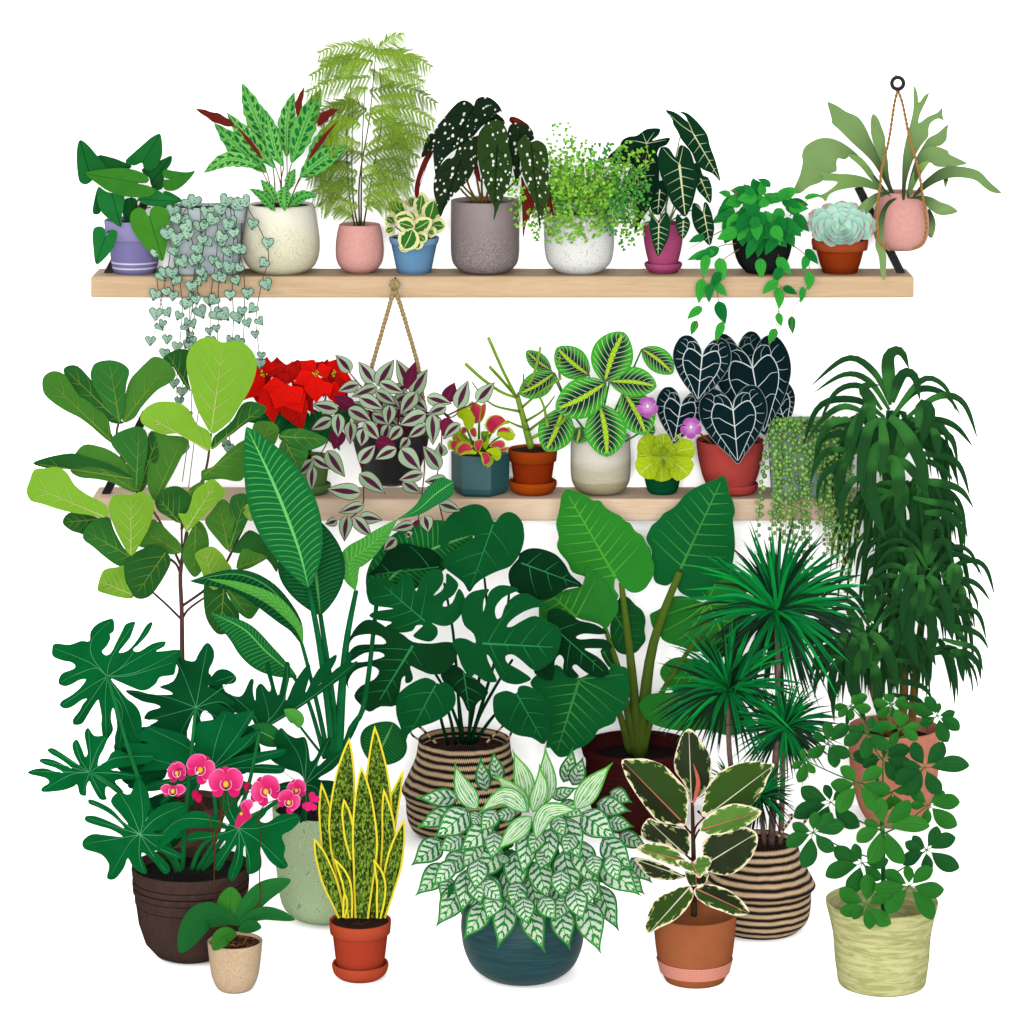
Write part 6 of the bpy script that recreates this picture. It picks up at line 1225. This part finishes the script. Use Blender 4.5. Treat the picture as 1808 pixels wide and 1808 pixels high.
# --- orchid
thing('potted_orchid', 'magenta moth orchid with arching flower stems in a small beige pot', 'potted plant', fbase(415, 1746))
y = CUR['y']
pot(415, y, [(48.5, 1661), (48, 1668), (45, 1696), (41, 1722), (33, 1740), (26, 1746)], mat('beige_stone', lambda: mix(noise(objc(), 150, 3).step(.3, .7), lin('#cfb596'), lin('#bfa484')), .8, .05), mat('bark_soil', lambda: mix(noise(objc(), 110, 4).step(.5, .6), lin('#2a0e0c'), lin('#8a5a34')), .9, .05, bump=lambda: (noise(objc(), 120, 4), 1, .01)), 0, soil=5)
om = {'l': leafm('orchid_leaf', '#3a7f2c', '#2f7428', mid='#27602a', midw=.03), 'd': leafm('orchid_leaf_dark', '#22692e', '#1d5c2a', mid='#17502a', midw=.03)}
for i, (q, h, m, y1) in enumerate([([(690, 1260), (650, 1170), (655, 1028)], 84, 'l', .03), ([(685, 1270), (740, 1180), (850, 1060), (1022, 985)], 66, 'd', .02), ([(690, 1265), (850, 1190), (1048, 1230)], 42, 'd', .0), ([(700, 1300), (770, 1270), (840, 1278)], 42, 'd', -.03), ([(690, 1240), (480, 1210), (340, 1435)], 85, 'l' if 0 else 'd', -.1), ([(690, 1320), (610, 1330), (542, 1418)], 55, 'l', -.12)]):
    mb = MB(); blade(mb, M_, q, h, 'round', y - .02 - i * .008, y - .04 + y1 - i * .01, n=20, m=8, fold=.3); mb.build('leaf', om[m])
os_ = plain('orchid_stem', '#4a2418', '#5f3422')
mb = MB()
for q in ([(740, 1250), (755, 1200), (830, 1120), (828, 960), (832, 700), (822, 600), (870, 520), (1010, 480), (1130, 510)], [(560, 1300), (556, 1200), (550, 900), (560, 700), (585, 620), (580, 480), (465, 300), (320, 310)], [(556, 900), (530, 640), (480, 520), (445, 475)], [(570, 700), (650, 520), (755, 450), (860, 430)], [(556, 1200), (552, 800), (600, 560), (622, 400)]):
    stem(mb, M_, q, y - .02, y - .06, 1.0, .8, n=6)
mb.build('flower_stem', os_)
def orc():
    def fn():
        a, b, _ = uvx('UVMap'); e, r_, _ = uvx('ER')
        c = mix(a.step(.35, 1.0), lin('#dc0468', .85), lin('#ea3f90', .9)); c = mix(e._o('LESS_THAN', .18) * a.step(.2, .5), c, lin('#f07cb2'))
        t = ((b * 4.5).frac() - .5).abs(); return mix(t._o('LESS_THAN', .08) * a.step(.3, .5) * .4, c, lin('#c8045e'))
    return mat('orchid_petal', fn, .5, .1)
opm = orc(); osp = leafm('orchid_sepal', '#cf1a66', '#d82670'); oy = plain('orchid_lip', '#eaa020', '#e8c040'); ow = plain('orchid_ring', '#f3a8cd', '#f6c4dc')
FL = [(320, 325, 78, -8, .75, .02), (465, 305, 104, 35, .85, 0), (622, 392, 114, 0, 1, -.01), (868, 438, 106, -28, .9, -.015), (1055, 432, 74, -20, .85, .0), (1008, 505, 82, 35, .85, -.03), (296, 436, 84, 5, 1, -.02)]
for i, (x, z, rr, rot, sx_, dy_) in enumerate(FL):
    mb = MB(); yy = y - .07 + dy_
    flat_ = .38 if i == 6 else 1
    def pt(a, l): t = R(a + rot); return (x + math.cos(t) * l * sx_, z + math.sin(t) * l * flat_)
    for a, l, w in ((-90, .9, .3), (135, .95, .3), (45, .95, .3)):
        blade(mb, M_, [(x, z), pt(a, rr * l)], rr * w, 'obov', yy, yy + .004, n=10, m=4, mi=1, fold=.15)
    for a in (200, -20):
        blade(mb, M_, [(x, z), pt(a - 4 * (a < 0), rr * .55), pt(a, rr * 1.0)], rr * .64 * (.6 if i == 6 else 1), 'round', yy - .006, yy - .012, n=16, m=8, mi=0, fold=.12)
    c = at(*cv(M_, (x, z + 6)), yy - .013); ball(mb, c, .0075 * rr / 90, 2, 8, 5, (1, .7, 1.1))
    tube(mb, [c + Vector((math.cos(a) * .014 * rr / 90, -.002, math.sin(a) * .014 * rr / 90)) for a in np.linspace(2.4, 7.0, 12)], .0012, n=5, mi=3)
    mb.build('flower', [opm, osp, oy, ow])
mb = MB(); yy = y - .1
traced(mb, M_, '712,520 745,492 785,495 790,530 770,560 780,600 740,630 705,660 678,665 685,620 700,580 715,560', (720, 575), (780, 510), y=yy, fold=.3); ball(mb, at(*cv(M_, (717, 580)), yy - .006), .005, 1)
mb.build('flower', [osp if 0 else opm, oy])
mb = MB(); yy = y - .08
for a in (-20, -75, 60, 110, 140): blade(mb, M_, [(1140, 505), (1140 + 62 * math.cos(R(a)), 505 + 62 * math.sin(R(a)))], 20, 'obov', yy, yy - .01, n=8, m=4, fold=.2)
mb.build('flower', [osp])
for x, z, rr in ((750, 412, 19), (435, 462, 22), (455, 485, 22), (797, 477, 23)):
    mb = MB(); ball(mb, at(*cv(M_, (x, z)), y - .07), rr * .2876 / S, 0, 12, 8, (.9, .9, 1.15)); mb.build('bud', [plain('orchid_bud', '#cc1a55', '#b8144c')])
# --- snake plant
thing('potted_snake_plant', 'snake plant with mottled sword leaves edged yellow in a terracotta pot with saucer', 'potted plant', fbase(636, 1724))
y = CUR['y']
sr = plain('brick_rim', '#bb4e33', '#b3482e'); sb = plain('brick_body', '#ae402a', '#a63b26')
pot(636, y, [(54.5, 1621), (54.5, 1626), (53, 1642), (49, 1643.5), (48.5, 1647), (44, 1685), (40, 1714)], [sr, sb], SO, .012, mis=[0, 0, 1, 1, 1, 1, 1], soil=3)
saucer(636, y, [(49, 1699), (50, 1704), (46, 1716), (36, 1724)], sr, 0)
def snm():
    def fn():
        a, b, _ = uvx('UVMap'); e, r_, _ = uvx('ER'); px, py, pv = uvx('PX')
        n = noise(mapv(pv, (5, 9, 1)), 2.6, 5, .8, .72); c = mix(n.step(.48, .54), lin('#2c3f15'), lin('#6f8c2c')); c = mix((n + r_ * .08).step(.62, .66), c, lin('#8cab3c'))
        c = mix(n._o('LESS_THAN', .41), c, lin('#17250e'))
        return mix(e._o('LESS_THAN', .34), c, lin('#ecd83a'))
    return mat('sword_leaf', fn, .5, 0)
sm = snm()
for i, (q, h) in enumerate([([(1590, 1000), (1630, 620), (1712, 305)], 42), ([(1330, 1215), (1270, 850), (1207, 385)], 56), ([(1530, 1220), (1560, 600), (1535, 35)], 84), ([(1400, 1220), (1335, 650), (1380, 110)], 84), ([(1570, 1215), (1625, 800), (1590, 420)], 50), ([(1335, 1215), (1260, 1000), (1163, 728)], 48), ([(1575, 1215), (1650, 900), (1716, 608)], 52), ([(1400, 860), (1375, 680), (1345, 485)], 36), ([(1455, 1222), (1475, 750), (1453, 285)], 78), ([(1560, 1222), (1575, 1010), (1528, 855)], 32), ([(1385, 1220), (1360, 1000), (1285, 850)], 30), ([(1345, 1218), (1355, 1140), (1350, 1060)], 18)]):
    mb = MB(); blade(mb, M_, q, h, 'blade', y + .05 - i * .0095, y + .05 - i * .0095 - .02, n=30, m=6, fold=.35, wave=.04, wn=2); mb.build('leaf', sm)
# --- aglaonema
thing('potted_aglaonema', 'large dome of silver-patterned green pointed leaves in a rounded deep teal pot', 'potted plant', fbase(923, 1722))
y = CUR['y']
def tealb():
    o = objc(); return mix(noise(mapv(o, (4, 4, 60)), 2, 5, .8).step(.35, .75), lin('#0b383e'), lin('#175056'))
pot(923, y, [(104, 1590), (107, 1610), (109, 1635), (105, 1668), (92, 1698), (70, 1716), (54, 1722)], mat('brushed_teal', tealb, .55, .12), SO, 0, soil=6)
def aglm(name, g_, s1, s2, dk):
    def fn():
        a, b, _ = uvx('UVMap'); e, r_, _ = uvx('ER'); px, py, pv = uvx('PX'); ba = b.abs()
        n = noise(pv, 13, 3, .6)
        base = mix(r_, lin(g_), lin('#2a8236')); sil = mix(a.step(.1, .7), lin(s1), lin(s2))
        s = a * 6.5 - ba * 1.2 + n * .8
        t = ((s).frac() - .5).abs()
        f = t._o('GREATER_THAN', .2) * (e + n * .9)._o('GREATER_THAN', .95) * ((a * -1 + .96) - ba * .1 + n * .12)._o('GREATER_THAN', .1) * ba._o('GREATER_THAN', .035)
        c = mix(f, mix(a.step(.15, .6), lin(dk), base), sil)
        return mix(((e - .42).abs())._o('LESS_THAN', .045) * ((px * 34).frac()._o('GREATER_THAN', .4)), c, lin(s2))
    return mat(name, fn, .5, 0)
ag = aglm('silver_leaf', '#35903a', '#b4c8b8', '#d3e4cc', '#2c6a38')
def agt():
    def fn():
        a, b, _ = uvx('UVMap'); e, r_, _ = uvx('ER'); px, py, pv = uvx('PX'); ba = b.abs(); n = noise(mapv(pv, (3, 12, 1)), 2.5, 3, .4)
        base = mix(r_, lin('#55a53c'), lin('#3f9440')); t = ((ba * 3.4 - a * .6 + n * .9).frac() - .5).abs()
        f = t._o('GREATER_THAN', .15) * (e)._o('GREATER_THAN', .32)
        return mix(f, base, mix(a, lin('#b9cdb8'), lin('#c9dcb4')))
    return mat('silver_young_leaf', fn, .5, 0)
at_ = agt()
AG = '''420,520:150,525:62 380,600:148,716:62 1420,480:1557,548:55 1480,760:1665,852:55 1560,920:1694,1080:55 1500,1000:1642,1155:60 330,960:140,1158:78 300,800:112,960:78 360,1050:293,1190:60 600,480:562,265:50 690,420:648,222:50 1110,420:1168,200:52 1170,440:1235,260:55 1330,560:1543,608:65 1400,680:1567,712:55 430,1100:275,1358:82 1350,1100:1472,1388:72 500,1160:560,1260:55 1000,1220:1000,1340:60
600,1210:455,1445:75 730,1190:675,1502:78 870,1220:980,1528:78 1090,1240:1150,1510:78 1260,1200:1352,1532:92 1360,930:1605,1155:95 1220,1000:1365,1205:75 1040,1070:1192,1290:75 880,1040:985,1320:80 700,1020:843,1298:80 590,1030:650,1298:80 460,1000:432,1278:75 1110,870:1203,1178:92 940,930:1012,1190:82 1220,800:1303,1098:82 1370,790:1562,985:82 780,880:782,1168:76 450,880:300,1045:70 700,850:508,1058:82 560,800:438,988:66 440,780:288,868:64 480,600:265,778:92
640,680:428,868:82 650,740:630,928:66 1230,620:1452,786:92 1120,650:1222,926:88 1030,720:1012,988:66 870,730:832,1028:72 1030,520:1192,458:44 1080,560:1240,640:60 800,620:640,650:50 720,900:690,960:50 1000,860:960,1000:60 560,620:500,700:60 1300,900:1340,1040:60 540,930:520,1130:70 820,1080:760,1240:70 960,740:900,900:60 1180,760:1120,900:60 760,1120:900,1300:60 1140,1180:1060,1340:60 500,1060:560,1230:60 1300,1060:1260,1250:62 380,940:250,1100:60 560,1080:700,1210:66 960,1180:1060,1330:66 1100,1000:1100,1180:66 660,1140:600,1330:70 840,1180:880,1360:70 1180,1120:1240,1330:74 1420,900:1480,1080:60 660,600:560,740:60 1060,640:1120,780:55'''
mb = MB(); r = CUR['rnd']
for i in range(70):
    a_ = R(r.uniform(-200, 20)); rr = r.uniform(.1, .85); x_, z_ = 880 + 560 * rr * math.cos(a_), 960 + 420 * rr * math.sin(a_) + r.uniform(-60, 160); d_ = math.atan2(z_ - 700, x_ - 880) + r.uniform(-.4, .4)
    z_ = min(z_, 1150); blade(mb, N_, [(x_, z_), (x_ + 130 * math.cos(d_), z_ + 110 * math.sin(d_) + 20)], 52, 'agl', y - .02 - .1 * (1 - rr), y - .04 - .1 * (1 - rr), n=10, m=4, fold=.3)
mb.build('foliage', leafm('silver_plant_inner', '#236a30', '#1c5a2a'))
for i, w in enumerate(AG.split()):
    a, b, h = w.split(':'); a, b = P(a)[0], P(b)[0]; mb = MB(); yb = (y + .05 - i * .006) if i < 19 else (y - .2 - (i - 19) * .0045)
    b = (b[0] + (b[0] - a[0]) * .1, b[1] + (b[1] - a[1]) * .1); d = ((b[0] - 880) / 600) ; yt = yb - .05 - .04 * (1 - abs(d))
    blade(mb, N_, [a, ((a[0]+b[0])/2 + (b[1]-a[1]) * .04 * (1 if b[0] < 880 else -1), (a[1]+b[1])/2), b], float(h) * 1.08, 'agl', yb, yt, n=20, m=8, fold=.3); mb.build('leaf', ag)
for i, (q, h) in enumerate([([(1000, 560), (1000, 370), (988, 165)], 66), ([(540, 600), (440, 450), (383, 278)], 68), ([(870, 560), (840, 380), (768, 195)], 70), ([(1190, 600), (1310, 430), (1443, 283)], 74), ([(880, 620), (770, 480), (638, 348)], 64), ([(905, 620), (960, 460), (948, 285)], 60), ([(900, 645), (800, 740), (652, 885)], 66), ([(925, 800), (1000, 620), (1195, 602)], 62), ([(870, 620), (720, 510), (528, 642)], 66)]):
    mb = MB(); blade(mb, N_, q, h, 'agl' if i != 7 else 'ellip', y - .44 - i * .012, y - .46 - i * .014, n=22, m=8, fold=.3); mb.build('leaf', at_, label='long pale silver-green young leaf')
# --- rubber plant
thing('potted_rubber_plant', 'variegated rubber plant with cream-edged dark leaves in a terracotta pot banded pink', 'potted plant', fbase(1226, 1728))
y = CUR['y']
tc = plain('russet_clay', '#a8633f', '#a05c39', sc_=8)
pot(1226.5, y, [(74, 1611), (74, 1616), (70, 1660), (66, 1688), (60, 1710), (52, 1728)], tc, SO, 0, soil=52)
s_ = (D + y) / (D * S); mb = MB(); x0 = at(1226.5, 0, y).x
pr = []
for k in range(25):
    rw = 1690 + k; pr.append(((67.4 - (rw - 1688) * .27 + 1.1 * abs(math.sin(k * 3.1416 / 4))) * s_, zrow(rw, y) ))
rg = lathe(mb, x0, y, pr, seg=90)
mb.build('band', mat('pink_cord_band', lambda: mix((((uvx('UVMap')[0] * 90).frac() - .5).abs() * 2) * noise(objc(), 90, 3), lin('#d98a76'), lin('#e8a895')), .8, .05))
def rub(name, c, c2, inn='#7f9a50'):
    def fn():
        a, b, _ = uvx('UVMap'); e, r_, _ = uvx('ER'); px, py, pv = uvx('PX')
        n = noise(mapv(pv, (4, 8, 1)), 1.6, 3, .5); c0 = mix(b.step(-.02, .02), lin(c), lin(c2))
        st_ = noise(mapv(pv, (2, 40, 1)), 2, 3); c0 = mix(st_ * .1, c0, lin(inn))
        c0 = mix((n * 1.6 - e * .32)._o('GREATER_THAN', .72), c0, lin(inn))
        return mix((n * 1.7 - .52 - e * 1.2)._o('GREATER_THAN', .07), c0, lin('#f0dfc0'))
    return mat(name, fn, .45, 0)
ru = {'d': rub('rubber_dark', '#181c14', '#26401a'), 'g': rub('rubber_green', '#2f4c1c', '#284318'), 'l': rub('rubber_light', '#557f36', '#4a7430', '#8cae58'), 'y': rub('rubber_grey', '#272e22', '#222a1e'), 'vein': plain('rubber_midrib', '#c77a68', '#b86a58')}
vw_ = plain('rubber_midrib_pale', '#e3d8c4', '#cfd3b0')
mb = MB(); stem(mb, Rv, [(885, 1520), (888, 1300), (880, 1000), (874, 740)], y, y - .06, 5, 2.6, n=8); mb.build('stem', plain('rubber_stem', '#3c4f28', '#4a2a20'))
mb = MB()
for q in ([(880, 1140), (850, 1120)], [(880, 960), (840, 920), (800, 860)], [(885, 960), (900, 900), (945, 850)], [(885, 1000), (905, 950), (940, 900)], [(885, 1330), (860, 1320)], [(885, 1420), (905, 1370), (895, 1330)], [(880, 1150), (1000, 1140)], [(870, 1130), (830, 1100)], [(880, 1260), (810, 1240)]):
    stem(mb, Rv, q, y - .04, y - .12, 1.8, 1.5)
blade(mb, Rv, [(878, 760), (915, 600), (878, 458)], 16, 'lance', y - .12, y - .13, n=12, mi=1)
mb.build('petiole', [plain('rubber_petiole', '#5a2018', '#6e2c20'), plain('rubber_sheath', '#c86a58', '#b0503f')])
leaves(Rv, [
 ('850,222 900,260 950,330 990,400 1007,480 1000,580 960,660 900,710 865,745 835,650 800,580 755,520 748,440 770,350 800,270', (868, 740), (850, 228), 'y', {'vm': vw_}),
 ('470,1125 540,1120 640,1150 740,1200 822,1250 760,1272 650,1274 560,1244 510,1180', (820, 1250), (472, 1128), 'y', {'vm': vw_}),
 ('860,1000 852,1090 800,1092 700,1030 600,1012 530,980 522,910 570,845 620,860 700,890 790,910 845,930', (850, 1120), (570, 860), 'y', {'vm': vw_}),
 ('385,440 480,430 560,433 680,480 760,560 830,640 848,700 842,800 822,895 750,888 650,872 590,820 500,700 430,590 400,520', (825, 890), (388, 445), 'd'),
 ('1445,470 1400,560 1370,640 1290,750 1200,790 1100,790 1000,810 942,832 950,720 980,620 1040,540 1100,500 1200,460 1300,446 1380,462', (945, 850), (1440, 475), 'g', {'vm': vw_}),
 ('1320,950 1328,1010 1290,1110 1220,1190 1130,1237 1040,1232 965,1195 990,1140 950,1100 943,1020 1000,960 1100,940 1200,902 1270,912', (1000, 1142), (1315, 950), 'y', {'vm': vw_}),
 ('1355,795 1290,870 1200,922 1100,952 1000,958 925,922 960,850 1050,780 1150,743 1250,753', (912, 930), (1350, 797), 'l'),
 ('485,1052 560,1018 650,1018 740,1050 800,1110 832,1142 790,1182 700,1162 600,1120 530,1090', (835, 1145), (490, 1053), 'l'),
 ('820,1210 900,1230 985,1220 970,1290 930,1306 860,1312', (900, 1225), (900, 1310), 'd'),
 ('755,1138 820,1133 870,1150 920,1110 980,1105 1007,1150 970,1210 922,1260 880,1222 810,1192', (872, 1148), (920, 1256), 'l'),
 ('857,1312 882,1380 850,1450 800,1510 740,1560 650,1602 568,1645 548,1600 570,1500 610,1420 680,1370 770,1328', (860, 1318), (572, 1640), 'g', {'vm': vw_}),
 ('883,1350 920,1313 1000,1303 1100,1330 1180,1380 1240,1440 1268,1502 1180,1522 1080,1490 980,1452 910,1400', (895, 1330), (1264, 1500), 'd'),
], ru, y0=y - .05, dy=.02, veins=0, mw=1.3, vw=1, fold=.2, vend=.97, und=.008)
# --- schefflera
thing('potted_umbrella_plant', 'umbrella plant with whorls of glossy green leaflets in a flared pale green woven-look pot', 'potted plant', fbase(1557, 1735))
y = CUR['y']
def weave():
    o = objc(); n = noise(mapv(o, (7, 7, 55)), 1.6, 5, .8, .6); n2 = noise(o, 260, 2)
    return mix((n + n2 * .12).step(.42, .68), lin('#abab6c'), lin('#cfce96'))
pot(1557, y, [(99, 1590), (98, 1597), (92, 1620), (86, 1650), (83, 1690), (80, 1712), (77, 1731), (74, 1735)], mat('pale_weave', weave, .8, .0), SO, 0, soil=68)
mb = MB(); stem(mb, S_, [(1100, 1740), (1098, 1400), (1092, 1100), (1060, 800), (1030, 600)], y, y - .06, 4.2, 2.4, n=8); mb.build('stem', plain('umbrella_stem', '#2a6a34', '#235a2c'))
SW = ['870,260|755,265 790,340 868,362 905,182 988,190 1016,275', '1160,250|1030,225 1100,180 1055,335 1180,345 1278,280 1255,200 1165,180', '1475,330|1308,250 1388,198 1490,240 1597,300 1627,430 1548,512 1350,385', '560,640|540,555 468,695 508,792 628,725 650,560', '715,520|618,440 700,365 862,395 872,605 765,692 608,625',
 '1095,620|888,590 955,685 1182,785 1302,665 1285,560 1100,545', '1160,860|1050,830 1272,830 1110,985 1232,980', '1210,420|1090,375 1160,542 1335,500 1347,388 1272,318 1185,285', '985,440|858,408 828,535 960,628 1147,552 1142,398 1022,332 935,378', '735,930|528,825 478,1035 625,1105 935,1100 845,850 690,808', '1410,950|1300,830 1522,850 1632,930 1612,1093 1380,1085 1285,960',
 '1385,690|1312,508 1512,508 1698,675 1502,872 1240,875 1180,800 1235,655', '955,1350|758,1240 698,1445 850,1560 1085,1465 900,1215 1135,1330', '1400,1260|1305,1160 1472,1095 1602,1175 1628,1385 1390,1425 1235,1365 1250,1205', '925,800|732,800 800,685 1095,700 1152,840 1060,1000 790,1005', '610,1140|468,1075 428,1235 540,1385 762,1265 832,1095 742,1000 640,995',
 '1095,1100|968,1055 915,1205 1000,1355 1242,1355 1422,1095 1282,915 1088,895', '1280,1510|1115,1395 1258,1368 1445,1388 1522,1535 1440,1745 1128,1705 1035,1520', '980,1640|798,1525 980,1425 795,1685 888,1742 1003,1812 1152,1775 1152,1575']
mb = MB()
for s in SW:
    c = P(s.split('|')[0])[0]; h = min(1700, c[1] + 200); stem(mb, S_, [(1097, h), ((c[0] + 1097) / 2, (c[1] + h) / 2 + 20), c], y - .02, y - .1, 1.5, .9)
mb.build('petiole', plain('umbrella_petiole', '#4f8a40', '#3f7a38'))
sfm = {'l': leafm('umbrella_leaf_light', '#357d2c', '#2a6f28', mid='#1a5522', midw=.03), 'd': leafm('umbrella_leaf', '#20602a', '#286a2a', mid='#144520', midw=.03), 'k': leafm('umbrella_leaf_dark', '#1c5228', '#225e2a', mid='#123e1e', midw=.03)}
tone = 'lldldklldklkdkldlll' + 'l' * 9
for i, s in enumerate(SW):
    c, tp = s.split('|'); c = P(c)[0]; mb = MB(); yy = y - .02 - i * .014
    for j, t in enumerate(P(tp)):
        L_ = math.dist(c, t); b_ = (c[0] + (t[0] - c[0]) * .16, c[1] + (t[1] - c[1]) * .16)
        stem(mb, S_, [c, b_], yy, yy - .004, .8, .6, n=4, mi=1)
        bd = .06 * (-1) ** j
        blade(mb, S_, [b_, ((b_[0] + t[0]) / 2 + (t[1] - c[1]) * bd, (b_[1] + t[1]) / 2 - (t[0] - c[0]) * bd), t], min(60, L_ * .255), 'leaflet', yy - .003 * j, yy - .03 - .003 * j + (.02 if t[1] < c[1] else -.02), n=16, m=6, fold=.55)
    mb.build('leaf', [sfm[tone[i]], MATS['umbrella_petiole']])
